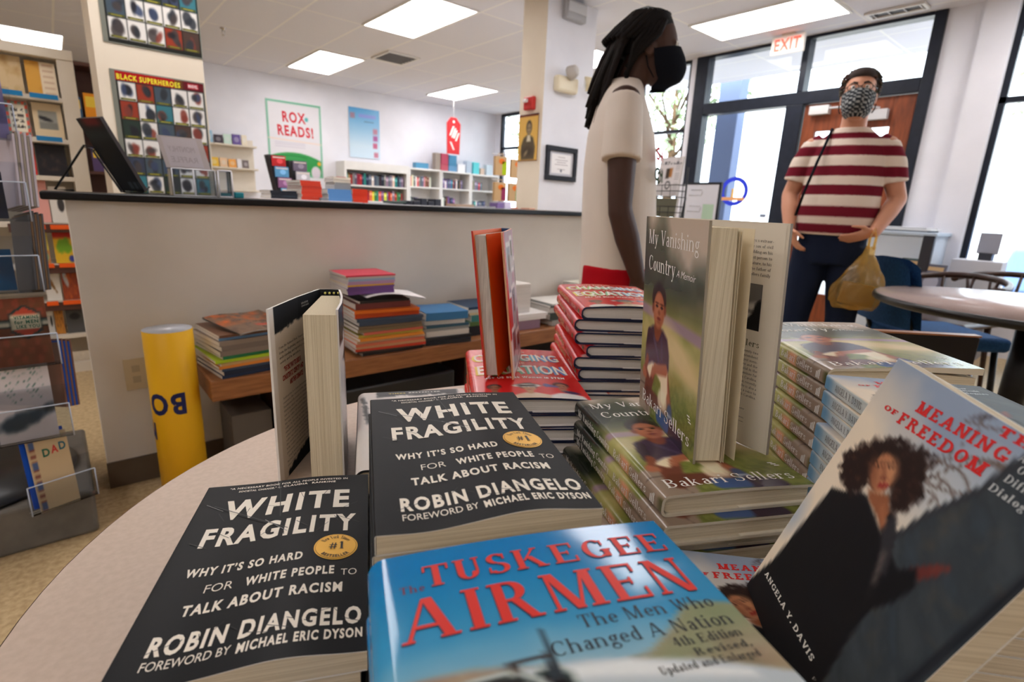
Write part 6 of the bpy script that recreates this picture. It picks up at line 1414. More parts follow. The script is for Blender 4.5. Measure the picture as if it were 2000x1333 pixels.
solid('ceiling_sign', 'small tan sign high on the far wall at the left', 'sign', (.55, 12.86, 2.5), (.95, 12.9, 2.7), (206, 180, 150), 'painted')

# ------------------------------------------------------------------ card spinner at the left
t = thing('card_spinner', 'grey revolving greeting card rack with clear pockets at the left edge', 'card rack', (-.33, 2.24, 0))
bevel(MB().box((-.30, -.28, 0), (.31, .30, .145), (104, 98, 92), 'grey_metal').build('base', t), .012, 3)
m = MB(); m.lathe([(.27, .146), (.28, .152), (.28, .158), (.02, .16)], 48, (22, 24, 28), 'plastic'); m.build('turntable', t)
m = MB(); m.tube([(0, 0, .15), (0, 0, 1.75)], .03, 14, (30, 34, 40), 'plastic'); m.build('pole', t)
SPX, SPY = -.33, 2.24
def pocket(x, y, z, w, h, ang):
    M_ = Matrix.Translation((x-SPX, y-SPY, z)) @ Matrix.Rotation(ang, 4, 'Z')
    m = MB(); m.box((-w/2, -.002, 0), (w/2, 0, h), (230,)*3, 'acrylic', M_); m.box((-w/2, 0, 0), (w/2, .03, .003), (230,)*3, 'acrylic', M_); m.box((-w/2, .028, 0), (w/2, .030, h*1.5), (230,)*3, 'acrylic', M_)
    for q in (-w/2, w/2): m.tube([M_ @ Vector((q, -.001, 0)), M_ @ Vector((q, -.001, h))], .0018, 6, (180, 190, 210), 'acrylic_edge')
    m.tube([M_ @ Vector((-w/2, -.001, h)), M_ @ Vector((w/2, -.001, h))], .0018, 6, (190, 200, 216), 'acrylic_edge'); m.build('pocket', t)
def card(x, y, z, w, h, ang, tilt, face, text, label, env=None, deco=None, name='greeting_card', thick=.004, side=(206, 200, 190)):
    P = lambda a, b, o: np.c_[np.asarray(a)-w/2, np.full(len(a), -thick/2-.0003-o), b]
    m = MB()
    if callable(face): m.grid(lambda u, v: P(u*w, v*h, 0), 30, 40, face, 'print_satin')
    else: m.grid(lambda u, v: P(u*w, v*h, 0), 2, 2, face, 'print_satin')
    m.box((-w/2, -thick/2, 0), (w/2, thick/2, h), side, 'paper')
    if text:
        for s, x0, x1, y0, c, col, st in text: m.text(s, P, x0*w, x1*w, y0*h, c*h, col, 'print_satin', st)
    if env: m.box((-w/2-.012, thick/2+.001, .012), (w/2-.004, thick/2+.005, h+.010), env, 'paper')
    o = m.build(name, None, (x, y, z), (tilt, 0, ang)); tag(o, label, 'greeting card', 'cards in the spinner pockets'); return o
def vit(u, v):
    img = cols(u, (122, 62, 40)); n = fbm(u, v, 7, 14); img = mixc(img, (150, 70, 50), (np.sin(u*26)*np.sin(v*22) > .25)*.7); img = mixc(img, (110, 84, 50), np.clip(n*2-1, 0, 1)*.8)
    img = mixc(img, (24, 50, 52), sm(np.abs(v-.62)-.06, .01)); img = mixc(img, (222, 214, 190), sm(np.abs(v-.62)-.03, .01))
    for e, c in ((0, (28, 56, 56)), (.035, (196, 74, 50)), (.10, (224, 216, 186))):
        d = pol(u, v, [(.40, .50), (.40, .78), (.65, .90), (.90, .78), (.90, .50), (.65, .38)])+e if e < .1 else np.maximum(np.abs(u-.65)-.22, np.abs(v-.64)-.11); img = mixc(img, c, sm(d, .008))
    return img
G_ = (34, 110, 90)
for a in ((-.115, 1.915, .575, .15, .09, .02), (-.125, 1.905, .36, .17, .10, .0), (-.085, 1.925, .135, .16, .09, .28), (-.13, 1.93, .78, .16, .10, .0), (-.13, 1.93, .97, .16, .10, .0)): pocket(*a)
card(-.120, 1.935, .578, .13, .186, .02, math.radians(-8), vit, (('VITAMINS', .47, .86, .685, .05, G_, 'heavy'), ('for MEN', .47, .85, .615, .055, G_, 'heavy'), ('LIKE YOU', .49, .86, .55, .05, G_, 'heavy')), 'red brown patterned card with a hexagon and green lettering', None, None)
def script(u, v):
    img = cols(u, (214, 206, 208)); rs = np.random.RandomState(3)
    for k in range(6):
        y = .9-.075*k; img = mixc(img, (50, 110, 96), sm(np.abs(v-y-.016*np.sin(u*55+k*2+np.sin(u*17)*2)-.05*(u-.5))-.004, .008)*sm(np.abs(u-.55)-.38+.02*k, .02)*(np.sin(u*19+k*5) > -.7))
    return mixc(img, (40, 60, 76), sm(ell(u, v, .55, .28, .5, .1, .2)+(fbm(u, v, 5, 3)-.5)*.1, .06))
card(-.135, 1.925, .362, .125, .225, .03, math.radians(-7), script, None, 'white card with green handwriting in front of a teal envelope', (16, 148, 166))
def dadf(u, v):
    img = cols(u, (196, 170, 132)); img = mixc(img, (120, 60, 50), sm(np.abs(u-.11)-.07, .02)*(.5+.5*np.sin(v*70)) ); img = mixc(img, (70, 90, 130), sm(np.abs(u-.11)-.07, .02)*(np.sin(v*23) > .5)); return img
card(-.098, 1.930, .137, .095, .225, .32, math.radians(-7), dadf, (('D', .34, .52, .70, .11, (30, 96, 74), 'heavy'), ('A', .55, .73, .72, .11, (196, 60, 50), 'heavy'), ('D', .76, .93, .74, .11, (30, 96, 110), 'heavy')), 'tan card with coloured letters and a checked strip before a blue envelope', (20, 74, 176))
# bundles seen edge on
for x, y, z, w, d, h, c1, c2, cw, ang in ((-.060, 1.985, .43, .036, .12, .20, (24, 70, 150), (120, 84, 70), 'blue envelopes seen edge on beside the red brown card', .5), (-.072, 2.0, .775, .035, .12, .215, (120, 92, 66), (92, 90, 92), 'brown and grey cards seen edge on above the red brown card', .35),
        (-.070, 2.0, 1.0, .042, .12, .195, (150, 140, 128), (196, 186, 196), 'pale cards seen edge on in the upper pocket', .35)):
    m = MB()
    for k in range(7): m.box((-w/2+k*w/7, -d/2, 0), (-w/2+(k+.82)*w/7, d/2, h*(.95+.05*((k*37) % 5)/4)), c1 if k % 2 else c2, 'paper')
    tag(m.build('card_bundle', None, (x, y, z), (math.radians(-9), math.radians(6), ang)), 'bundle of '+cw, 'card bundle', 'edge on card bundles in the spinner')
for x, y, z, w, h, c, lb in ((-.155, 1.955, .785, .10, .11, (18, 90, 140), 'blue envelope in the middle pocket of the spinner'), (-.15, 1.955, .975, .11, .12, (40, 44, 70), 'dark card in the upper pocket of the spinner'), (-.115, 2.0, 1.18, .10, .17, (150, 140, 190), 'lilac card with red edge in the top pocket of the spinner')):
    card(x, y, z, w, h, .05, math.radians(-8), c, None, lb)
pocket(-.11, 1.975, 1.175, .12, .09, .05)

# ------------------------------------------------------------------ tables and chairs at the right
t = thing('cafe_table', 'round pinkish table with black edge in front of the shop window', 'table', (3.22, .25, 0))
m = MB(); m.lathe([(.585, .738), (.592, .740), (.0005, .7402)], 72, (200, 180, 176), 'laminate_pink'); m.build('tabletop', t)
m = MB(); m.lathe([(.585, .705), (.60, .712), (.604, .726), (.60, .738), (.592, .7402), (.585, .739)], 72, (16, 16, 18), 'plastic'); m.lathe([(.586, .706), (.001, .705)], 72, (24, 22, 22), 'plastic'); m.build('edge_band', t)
m = MB(); m.lathe([(.05, .03), (.05, .705)], 20, (18, 18, 20), 'black_wire'); m.build('column', t)
for k in range(4):
    a = k*math.pi/2+.4; m = MB(); m.tube([(.02*math.cos(a), .02*math.sin(a), .09), (.42*math.cos(a), .42*math.sin(a), .03)], [.032, .02], 8, (18, 18, 20), 'black_wire'); m.build('foot', t)
def blue_chair(x, y, rz, label):
    t = thing('blue_chair', label, 'chair', (x, y, 0), rz)
    bevel(MB().box((-.25, -.25, .40), (.25, .25, .48), (28, 68, 112), 'blue_cloth').build('seat', t), .03, 4)
    m = MB(); m.grid(lambda u, v: np.c_[(u-.5)*(.48-.12*np.clip(v-.6, 0, 1)), -.25-.06*v-.03*np.cos((u-.5)*3), .50+v*.38-.05*(2*u-1)**4*v], 14, 10, (28, 68, 112), 'blue_cloth'); m.grid(lambda u, v: np.c_[(u-.5)*(.48-.12*np.clip(v-.6, 0, 1)), -.31-.06*v-.03*np.cos((u-.5)*3), .50+v*.38-.05*(2*u-1)**4*v], 14, 10, (28, 68, 112), 'blue_cloth', flip=True)
    o = m.build('backrest', t)
    for sx in (-1, 1):
        for sy in (-1, 1): m = MB(); m.tube([(.2*sx, .2*sy, .40), (.23*sx, .23*sy, 0)], .016, 8, (16, 16, 18), 'black_wire'); m.build('leg', t)
        m = MB(); m.tube([(.19*sx, -.24, .42), (.19*sx, -.30, .56)], .014, 8, (16, 16, 18), 'black_wire'); m.build('back_support', t)
    return t
c1 = blue_chair(3.86, .70, math.radians(-132), 'blue upholstered chair behind the yellow plastic bag')
def arm_chair(x, y, rz, label):
    t = thing('wooden_armchair', label, 'chair', (x, y, 0), rz, 'dark wooden armchairs')
    bevel(MB().box((-.24, -.23, .42), (.24, .23, .46), (54, 30, 24), 'dark_wood').build('seat', t), .02, 3)
    m = MB(); a = np.radians(np.linspace(-20, 200, 17)); m.tube([(.29*math.cos(q), -.02-.28*math.sin(q), .68+.05*max(0, math.sin(q))) for q in a], .022, 10, (62, 32, 26), 'dark_wood'); m.build('arm_rail', t)
    for q in np.radians((20, 55, 90, 125, 160)): m = MB(); m.tube([(.22*math.cos(q), -.02-.2*math.sin(q), .46), (.28*math.cos(q), -.02-.27*math.sin(q), .69+.04*math.sin(q))], .011, 8, (58, 30, 24), 'dark_wood'); m.build('spindle', t)
    for sx in (-1, 1):
        for sy in (-1, 1): m = MB(); m.tube([(.19*sx, .18*sy, .42), (.22*sx, .21*sy, 0)], [.02, .014], 8, (54, 30, 24), 'dark_wood'); m.build('leg', t)
    return t
a1 = arm_chair(4.55, .80, math.radians(75), 'dark wooden armchair with curved rail, nearer of the pair by the window')
dup(a1, (5.14, .60, 0), math.radians(80), 'dark wooden armchair with curved rail, farther of the pair by the window')
t = thing('wooden_chair', 'dark wooden chair with flat top rail between the two tables', 'chair', (1.52, .19, 0), math.radians(137))
m = MB(); m.box((-.18, -.24, .70), (.18, -.218, .785), (26, 20, 17), 'print_matte'); bevel(m.build('top_rail', t), .004); m = MB(); m.box((-.181, -.241, .7855), (.181, -.217, .790), (112, 78, 54), 'bench_wood'); m.build('rail_edge', t)
bevel(MB().box((-.2, -.2, .43), (.2, .2, .46), (50, 32, 24), 'dark_wood').build('seat', t), .01)
m = MB(); m.box((-.16, -.232, .56), (.16, -.222, .62), (50, 32, 24), 'dark_wood'); m.build('back_slat', t)
for sx in (-1, 1):
    m = MB(); m.tube([(.17*sx, -.2, 0), (.17*sx, -.21, .45), (.17*sx, -.228, .70)], .016, 8, (50, 32, 24), 'dark_wood'); m.build('rear_leg', t); m = MB(); m.tube([(.17*sx, .17, .43), (.18*sx, .18, 0)], .016, 8, (50, 32, 24), 'dark_wood'); m.build('front_leg', t)

# ------------------------------------------------------------------ by the street wall
t = thing('white_cabinet', 'pale blue white cabinet under the window post with papers on top', 'cabinet', (5.64, 1.38, 0))
bevel(MB().box((-.25, -.26, 0), (.25, .24, .97), (206, 216, 230), 'painted').build('body', t), .006); bevel(MB().box((-.27, -.28, .9703), (.27, .26, 1.0), (186, 200, 216), 'painted').build('top_board', t), .006)
z_ = 1.0005
for k, (c, cw, w_) in enumerate(((( 120, 124, 130), 'grey', .36), ((232, 232, 232), 'white', .40), ((206, 208, 212), 'pale', .34))):
    solid('newspaper', '%s folded newspaper on the white cabinet, %s from the bottom' % (cw, ORD[k+1]), 'newspaper', (5.42, 1.36-w_/2, z_), (5.78, 1.36+w_/2, z_+.012), c, 'paper', 'newspapers on the white cabinet', .003); z_ += .0125
t = thing('magazine_rack', 'dark floor rack of magazines beside the white cabinet', 'magazine rack', (5.2, 1.14, 0), math.radians(-100))
m = MB(); m.box((-.16, .02, 0), (.16, .06, .56), (36, 36, 42), 'plastic'); m.box((-.02, .02, .56), (.06, .05, .98), (40, 40, 50), 'plastic'); m.box((-.17, -.12, 0), (.17, .08, .03), (36, 36, 42), 'plastic'); bevel(m.build('stand', t), .004)
for k, (x, z_, c) in enumerate(((-.08, .56, (60, 80, 86)), (.085, .53, (92, 92, 108)), (-.08, .30, (84, 70, 80)), (.085, .28, (70, 84, 100)))):
    m = MB(); m.box((-.075, 0, 0), (.075, .012, .24), c, 'print_satin'); Pm = lambda a, b, o: np.c_[a, np.full(len(a), -.0006), b]
    m.disc(0, .10, .05, .06, Pm, tuple(min(255, q+60) for q in c), 'print_satin'); m.poly([(-.06, .19), (.06, .19), (.06, .22), (-.06, .22)], Pm, (190, 160, 120), 'print_satin')
    M_ = Matrix.Translation((5.2, 1.12, 0)) @ Matrix.Rotation(math.radians(-100), 4, 'Z'); p = M_ @ Vector((x, -.02-.04*(k > 1), z_)); tag(m.build('magazine', None, tuple(p), (math.radians(-12), 0, math.radians(-100))), '%s magazine in the dark floor rack' % ('upper left', 'upper right', 'lower left', 'lower right')[k], 'magazine', 'magazines in the dark floor rack')
t = thing('window_board', 'grey board on a dark foot on the right hand window ledge', 'board', (5.78, .83, .80), math.radians(-8)); MB().box((-.012, -.07, .05), (.0, .07, .22), (150, 150, 160), 'painted').build('panel', t); bevel(MB().box((-.04, -.045, 0), (.03, .045, .06), (44, 46, 54), 'plastic').build('foot', t), .006)
t = thing('ledge_box', 'white low box under the grey board by the right hand window', 'box', (5.74, .86, 0)); bevel(MB().box((-.12, -.16, .45), (.12, .16, .7995), (206, 206, 214), 'painted').build('carton', t), .004); MB().box((-.11, -.15, 0), (.11, .15, .45), (150, 150, 156), 'painted').build('plinth', t)
# wire newspaper rack, notice board, ring sign
t = thing('newspaper_rack', 'black wire newspaper rack behind the person with long locs', 'newspaper rack', (4.2, 2.84, 0), math.radians(-100))
m = MB()
for x in (-.17, .17): m.tube([(x, .05, .0), (x, .02, 1.45)], .008, 6, (20, 20, 22), 'black_wire'); m.tube([(x, -.16, .0), (x, .03, 1.2)], .008, 6, (20, 20, 22), 'black_wire')
m.build('frame', t)
for z_ in (1.02, 1.20): 
    m = MB()
    for dz in (0, .05, .10): m.tube([(-.17, .03, z_+dz), (-.17, -.09-.02*dz, z_+dz), (.17, -.09-.02*dz, z_+dz), (.17, .03, z_+dz)], .004, 6, (20, 20, 22), 'black_wire')
    for x in (-.1, 0, .1): m.tube([(x, .03, z_), (x, -.09, z_), (x, -.092, z_+.10)], .003, 6, (20, 20, 22), 'black_wire')
    m.build('basket', t)
M_ = Matrix.Translation((4.2, 2.84, 0)) @ Matrix.Rotation(math.radians(-100), 4, 'Z')
def news(u, v):
    img = cols(u, (222, 216, 216)); img = mixc(img, (90, 88, 92), sm(np.abs(v-.85)-.03, .01)*(fbm(u, v, 20, 3) > .5)); img = mixc(img, (176, 120, 70), sm(np.maximum(np.abs(u-.55)-.08, np.abs(v-.6)-.12), .02)); img = mixc(img, (70, 60, 54), sm(np.maximum(np.abs(u-.42)-.08, np.abs(v-.58)-.13), .02)); img = mixc(img, (60, 60, 60), sm(np.abs(ell(u, v, .5, .28, .1, .09))-.02, .015))
    return mixc(img, (170, 166, 168), sm(np.abs((v*22) % 1-.5)-.2, .1)*sm(np.abs(u-.85)-.1, .02)*.8)
for k, (z_, y_, lb, fn) in enumerate(((1.21, -.03, 'tall white newspaper standing in the upper basket', news), (1.03, -.04, 'grey green folded newspaper in the lower basket', (110, 108, 92)))):
    m = MB(); w_, h_ = (.26, .33) if k == 0 else (.28, .16); m.grid(lambda u, v: np.c_[u*w_-w_/2, np.full(len(u), -.0115), v*h_], 30, 40, fn, 'paper'); m.box((-w_/2, -.011, 0), (w_/2, .011, h_), (206, 202, 200), 'paper')
    p = M_ @ Vector((0, y_, z_)); tag(m.build('newspaper', None, tuple(p), (math.radians(-6), 0, math.radians(-100))), lb+' of the wire rack', 'newspaper', 'newspapers in the wire rack')
t = thing('notice_board', 'white board with a dark edge on a stand beside the newspaper rack', 'notice board', (4.75, 2.86, 0), math.radians(-95))
m = MB(); m.box((-.20, -.01, 1.0), (.20, .01, 1.34), (228, 228, 236), 'painted'); bevel(m.build('panel', t), .003); m = MB(); m.box((.2003, -.014, .98), (.225, .014, 1.36), (26, 28, 36), 'plastic'); m.box((-.21, -.014, 1.3403), (.2003, .014, 1.36), (26, 28, 36), 'plastic'); m.build('frame', t)
m = MB(); m.tube([(0, .03, 0), (0, .02, 1.3)], .015, 8, (60, 60, 66), 'plastic'); m.lathe([(.2, 0), (.2, .015), (.02, .03)], 20, (60, 60, 66), 'plastic', (0, .03, 0)); m.build('stand', t)
m = MB(); Pn = lambda a, b, o: np.c_[a, np.full(len(a), -.0112), b]; m.poly([(.05, 1.02), (.17, 1.02), (.17, 1.16), (.05, 1.16)], Pn, (186, 214, 190), 'paper'); m.build('green_notice', t)
for y_ in (1.27, 1.12): m = MB(); m.tube([(-.12, -.014, y_-.03), (.02, -.014, y_-.03), (.03, -.014, y_), (.02, -.014, y_+.02), (-.1, -.014, y_+.02)], .003, 6, (170, 170, 182), 'chrome'); m.build('wire_clip', t)
t = thing('ring_sign', 'round blue ring shaped sticker on the side window of the shop front', 'sticker', (XD+.027, 3.17, 1.335))
a = np.linspace(0, 2*np.pi, 49); m = MB(); m.add(np.r_[np.c_[np.full(49, 0.0), .165*np.cos(a), .16*np.sin(a)], np.c_[np.full(49, 0.0), .12*np.cos(a), .115*np.sin(a)], np.c_[np.full(49, .003), .165*np.cos(a), .16*np.sin(a)], np.c_[np.full(49, .003), .12*np.cos(a), .115*np.sin(a)]], [(i, i+1, 50+i, 49+i) for i in range(48)]+[(98+i, 147+i, 148+i, 99+i) for i in range(48)], (44, 64, 224), 'print_satin'); m.build('ring', t)
m = MB(); m.box((-.001, -.13, -.10), (.002, .14, -.065), (236, 170, 110), 'print_satin'); m.box((-.001, .0, -.065), (.002, .03, .03), (236, 190, 110), 'print_satin'); m.build('orange_band', t)
solid('hanging_sign', 'small grey block at the bottom of the side window', 'sign', (5.88, 2.735, 1.06), (5.9, 2.80, 1.10), (130, 140, 160), 'painted')

# ------------------------------------------------------------------ outside: car, trees
t = thing('parked_car', 'pale blue car parked at the kerb outside the right hand window', 'car', (10.2, -.95, -.055))
m = MB(); prof = [(-2.1, .35), (-2.15, .62), (-1.95, .82), (-1.1, .92), (-.45, 1.38), (.7, 1.40), (1.35, .98), (2.05, .88), (2.12, .55), (2.05, .3)]
def carshell(pr, hw, col, mat, ins=0.0):
    V = []
    for sx in (-1, 1): V += [(sx*(hw-(.18 if z > 1.0 else .04)-ins), y, z) for y, z in pr]
    n = len(pr); return V, [tuple(range(n)), tuple(range(2*n-1, n-1, -1))]+[(i, n+i, n+(i+1) % n, (i+1) % n) for i in range(n)]
V, F = carshell(prof, .9, None, None); m.add(V, F, (120, 150, 206), 'print_gloss', False); o = m.build('body', t); bevel(o, .06, 4)
m = MB(); V, F = carshell([(-1.0, .96), (-.44, 1.33), (.66, 1.35), (1.22, 1.0)], .905, None, None, -.004); m.add(V, F, (36, 44, 60), 'print_gloss'); m.build('windows', t)
for y in (-1.35, 1.3):
    for x in (-.82, .82): m = MB(); m.tube([(x-.1, y, .33), (x+.1, y, .33)], .33, 24, (26, 26, 28), 'plastic'); w_ = m.build('wheel', t); m = MB(); m.tube([(x-.105, y, .33), (x+.105, y, .33)], .2, 20, (180, 184, 190), 'chrome'); m.build('hub_cap', w_)
m = MB()
for x in (-.6, .6): m.box((x-.2, 2.04, .62), (x+.2, 2.14, .76), (236, 240, 244), 'plastic')
m.build('headlamp', t)
def tree(x, y, h, seed, label, n=900):
    t = thing('street_tree', label, 'tree', (x, y, -.055), 0, 'trees along the street'); rs = np.random.RandomState(seed)
    m = MB(); m.tube([(0, 0, 0), (.05, .03, h*.35), (0, .05, h*.7)], [.14, .11, .05], 10, (96, 78, 60), 'bark')
    for k in range(9): a = k*2.4; m.tube([(0, .03, h*(.35+.03*k)), (.9*math.cos(a), .9*math.sin(a), h*(.5+.035*k)), (1.5*math.cos(a+.3), 1.5*math.sin(a+.3), h*(.6+.035*k))], [.04, .025, .01], 6, (96, 78, 60), 'bark')
    m.build('trunk', t); m = MB(); V = []; F = []; C = []
    for k in range(n):
        d = rs.normal(size=3); d /= np.linalg.norm(d); c = d*np.array([1.7, 1.7, h*.26])*rs.rand()**.35+np.array([0, 0, h*.68]); ax = rs.normal(size=3); ax /= np.linalg.norm(ax); bx = np.cross(ax, rs.normal(size=3)); bx /= np.linalg.norm(bx); s = rs.uniform(.06, .13)
        b = len(V); V += [c-ax*s, c+bx*s*.5, c+ax*s, c-bx*s*.5]; F.append((b, b+1, b+2, b+3)); g = rs.uniform(.8, 1.2); C += [(150*g, 168*g, 132*g)]*4
    m.add(V, F, np.array(C), 'leaf'); o = m.build('foliage', t); o['kind'] = 'stuff'
tree(14.5, 15.5, 6.5, 1, 'street tree seen through the far window beside the column'); tree(12.5, 8.5, 6.0, 2, 'street tree seen through the window behind the person with locs'); tree(15.0, .8, 5.6, 3, 'street tree seen through the right hand window')

# ------------------------------------------------------------------ people
def fuse(m, vox, it=6):
    me = m.mesh('form'); o = bpy.data.objects.new('form', me); COL.objects.link(o)
    r = o.modifiers.new('r', 'REMESH'); r.mode = 'VOXEL'; r.voxel_size = vox; r.use_smooth_shade = True
    s = o.modifiers.new('s', 'SMOOTH'); s.iterations = it; s.factor = .5
    dg = bpy.context.evaluated_depsgraph_get(); n = bpy.data.meshes.new_from_object(o.evaluated_get(dg)); bpy.data.objects.remove(o); bpy.data.meshes.remove(me); return n
def paint_mesh(me, fn, mat):
    n = len(me.vertices); V = np.empty(n*3); me.vertices.foreach_get('co', V); V = V.reshape(-1, 3)
    C = np.asarray(fn(V), float); C = np.tile(C, (n, 1)) if C.ndim == 1 else C
    for a in list(me.color_attributes): me.color_attributes.remove(a)
    at = me.color_attributes.new('Col', 'FLOAT_COLOR', 'POINT'); L = np.ones((n, 4), np.float32); L[:, :3] = lin(C); at.data.foreach_set('color', L.ravel())
    me.materials.clear(); me.materials.append(MATS[mat]); me.polygons.foreach_set('use_smooth', np.ones(len(me.polygons), bool)); return me
def hring(c, rx, ry): return (c, rx, ry, (1, 0, 0), (0, 1, 0))
def limb(m, pts, rad, n=12):
    # tapered limb with rounded ends
    P = [Vector(p) for p in pts]; R = list(rad); d0 = (P[0]-P[1]).normalized(); d1 = (P[-1]-P[-2]).normalized()
    m.tube([P[0]+d0*R[0]*.8, P[0]+d0*R[0]*.5]+P+[P[-1]+d1*R[-1]*.5, P[-1]+d1*R[-1]*.85], [R[0]*.45, R[0]*.85]+R+[R[-1]*.85, R[-1]*.4], n)
def hand(m, wrist, d, across, curl, s=1.0, thumb=1):
    """palm, four bent fingers of different length and a thumb leaving the side of the palm; d runs down the hand, across points to the thumb"""
    d = Vector(d).normalized(); a = Vector(across); a = (a-d*a.dot(d)).normalized(); c = d.cross(a)*thumb; w = Vector(wrist)
    m.loft([(w+d*t_*s, rx*s, ry*s, tuple(a), tuple(c)) for t_, rx, ry in ((-.02, .026, .021), (.0, .027, .020), (.03, .036, .018), (.06, .041, .017), (.085, .041, .015), (.098, .036, .011))], n=14)
    for k, L in enumerate((.072, .080, .075, .060)):
        b = w+d*.088*s+a*((.030-.0205*k)*s); p = [b]; ang = curl*.5
        for q in (.45, .32, .26):
            v = d*math.cos(ang)+c*math.sin(ang); p.append(p[-1]+v*(L*q*s)); ang += curl*.75
        limb(m, p, [.0095*s, .009*s, .0085*s, .0075*s], 8)
    b = w+d*.028*s+a*.030*s; p = [b, b+(d*.62+a*.75+c*.25)*.034*s, b+(d*.62+a*.75+c*.25)*.034*s+(d*.92+a*.25+c*.35)*.028*s, b+(d*.62+a*.75+c*.25)*.034*s+(d*.95+a*.1+c*.45)*.05*s]
    limb(m, p, [.013*s, .0115*s, .010*s, .008*s], 8)
HEAD = ((-.215, .062, .030, .026), (-.20, .060, .044, .046), (-.175, .046, .056, .068), (-.14, .034, .066, .086), (-.10, .026, .072, .095), (-.06, .018, .076, .100), (-.02, .012, .076, .099), (.02, .006, .068, .088), (.045, .002, .05, .066), (.06, 0, .028, .036))
def head(m, c, tilt=0.0, s=1.0):
    """c: centre of the head about 6 cm under the crown; tilt lifts the chin"""
    R = Matrix.Rotation(tilt, 3, 'X'); c = Vector(c); T = lambda p: c+R @ (Vector(p)*s); ax = R @ Vector((1, 0, 0)); ay = R @ Vector((0, 1, 0))
    m.loft([(tuple(T((0, y, z))), rx*s, ry*s, tuple(ax), tuple(ay)) for z, y, rx, ry in HEAD], n=28)
    limb(m, [T((0, .112, -.065)), T((0, .124, -.09)), T((0, .130, -.108))], [.010, .013, .015], 8); limb(m, [T((-.012, .122, -.112)), T((.012, .122, -.112))], [.010, .010], 8)
    limb(m, [T((-.045, .098, -.052)), T((0, .112, -.048)), T((.045, .098, -.052))], [.009, .010, .009], 8)
    limb(m, [T((-.022, .105, -.155)), T((.022, .105, -.155))], [.009, .009], 8); limb(m, [T((-.055, .075, -.10)), T((-.035, .10, -.10))], [.018, .016], 8); limb(m, [T((.055, .075, -.10)), T((.035, .10, -.10))], [.018, .016], 8)
    for sx in (-1, 1):
        m.loft([(tuple(T((sx*(.072+.010*k), .004-.006*k, -.085))), r, r*1.5, tuple(ay), tuple(R @ Vector((0, 0, 1)))) for k, r in ((0, .014), (1, .020), (1.6, .019), (1.9, .012))], n=12)
    return T
def legs(m, hipz, stance, shoe=True, yo=0.0):
    for sx in (-1, 1):
        limb(m, [(sx*.095, yo, hipz), (sx*(.095+stance*.5), yo+.02, hipz*.52), (sx*(.095+stance), yo-.02, .10)], [.088, .058, .042], 14)
        m.loft([((sx*(.10+stance), yo-.07+t_, z), rx, rz, (1, 0, 0), (0, .2, 1)) for t_, z, rx, rz in ((0, .045, .03, .035), (.03, .05, .038, .045), (.10, .045, .042, .04), (.17, .035, .046, .03), (.21, .03, .035, .022), (.225, .028, .015, .012))], n=14)
def mask_shell(T, top, bot, push, colfn, mat, name, root):
    zs = np.array([h[0] for h in HEAD])[::-1]; ys = np.array([h[1] for h in HEAD])[::-1]; xs_ = np.array([h[2] for h in HEAD])[::-1]; yr = np.array([h[3] for h in HEAD])[::-1]
    zs, ys, xs_, yr = zs[::-1], ys[::-1], xs_[::-1], yr[::-1]
    def fn(u, v, o=0.0):
        a = (u-.5)*math.radians(190); edge = top-.028*np.abs(2*u-1)**1.6; z = bot+(edge-bot)*v; zz = np.clip(z, -.205, .05)
        r = push*np.exp(-(a/.72)**2)*np.sin(np.clip(v, 0, 1)*np.pi*.9+.25)+.012+o
        k = np.clip((-.19-z)/.03, 0, 1)
        X = (np.interp(zz, zs, xs_)+r)*np.sin(a)*(1-.25*k); Y = np.interp(zz, zs, ys)+(np.interp(zz, zs, yr)+r)*np.cos(a)-.03*k
        return np.array([tuple(T((x, y, q))) for x, y, q in zip(X, Y, z)])
    m = MB(); m.grid(fn, 44, 26, colfn, mat); m.grid(lambda u, v: fn(u, v, -.003), 44, 26, (30, 30, 34), mat, flip=True)
    for sx in (-1, 1):
        for z0, z1 in ((top-.034, -.06), (bot+.035, -.115)):
            m.tube([T((sx*.078, .03, z0)), T((sx*.088, .0, (z0+z1)/2)), T((sx*.090, -.012, z1))], .003, 6, (24, 24, 28), mat)
    return m.build(name, root)
def tshirt(pr, sleeves, vox):
    m = MB(); m.loft([hring((0, y, z), rx, ry) for z, y, rx, ry in pr], n=36)
    for pts, rad in sleeves: m.tube(pts, rad, 18)
    return fuse(m, vox, 5)

# ---- person with locs
px, py = 1.675, 1.335
r = thing('person', 'person with long dark locs, white T-shirt and black mask, looking right', 'person', (px, py, 0), math.radians(-130.65-9)); r.scale = (.93, .93, .957)
m = MB(); m.loft([hring((0, y, z), rx, ry) for z, y, rx, ry in ((.78, 0, .15, .11), (.95, 0, .155, .12), (1.15, -.01, .165, .12), (1.34, -.02, .16, .10), (1.46, -.03, .14, .075), (1.53, -.03, .08, .055))], n=24)
m.tube([(0, -.035, 1.50), (0, -.012, 1.58), (0, .02, 1.68)], [.066, .060, .058], 18)
T1 = head(m, (0, .050, 1.766), math.radians(-2), .90)
SK1 = (72, 47, 39)
for sx in (-1, 1):
    el, wr = ((.248, -.015, 1.115), (.235, .075, .875)) if sx == 1 else ((-.248, -.02, 1.115), (-.24, .06, .875))
    limb(m, [(sx*.175, -.03, 1.49), (sx*.225, -.025, 1.33), el], [.060, .056, .044], 14); limb(m, [el, tuple((Vector(el)*.6+Vector(wr)*.4)), wr], [.045, .047, .030], 14)
    hand(m, wr, (-.05*sx, .16, -1), (0, 1, .1), .45, 1.0, -sx)
legs(m, .80, .03)
body = paint_mesh(fuse(m, .0062, 4), lambda V: np.where((V[:, 2:3] < .07), (40, 38, 40), SK1), 'skin'); link(body, 'body', r)
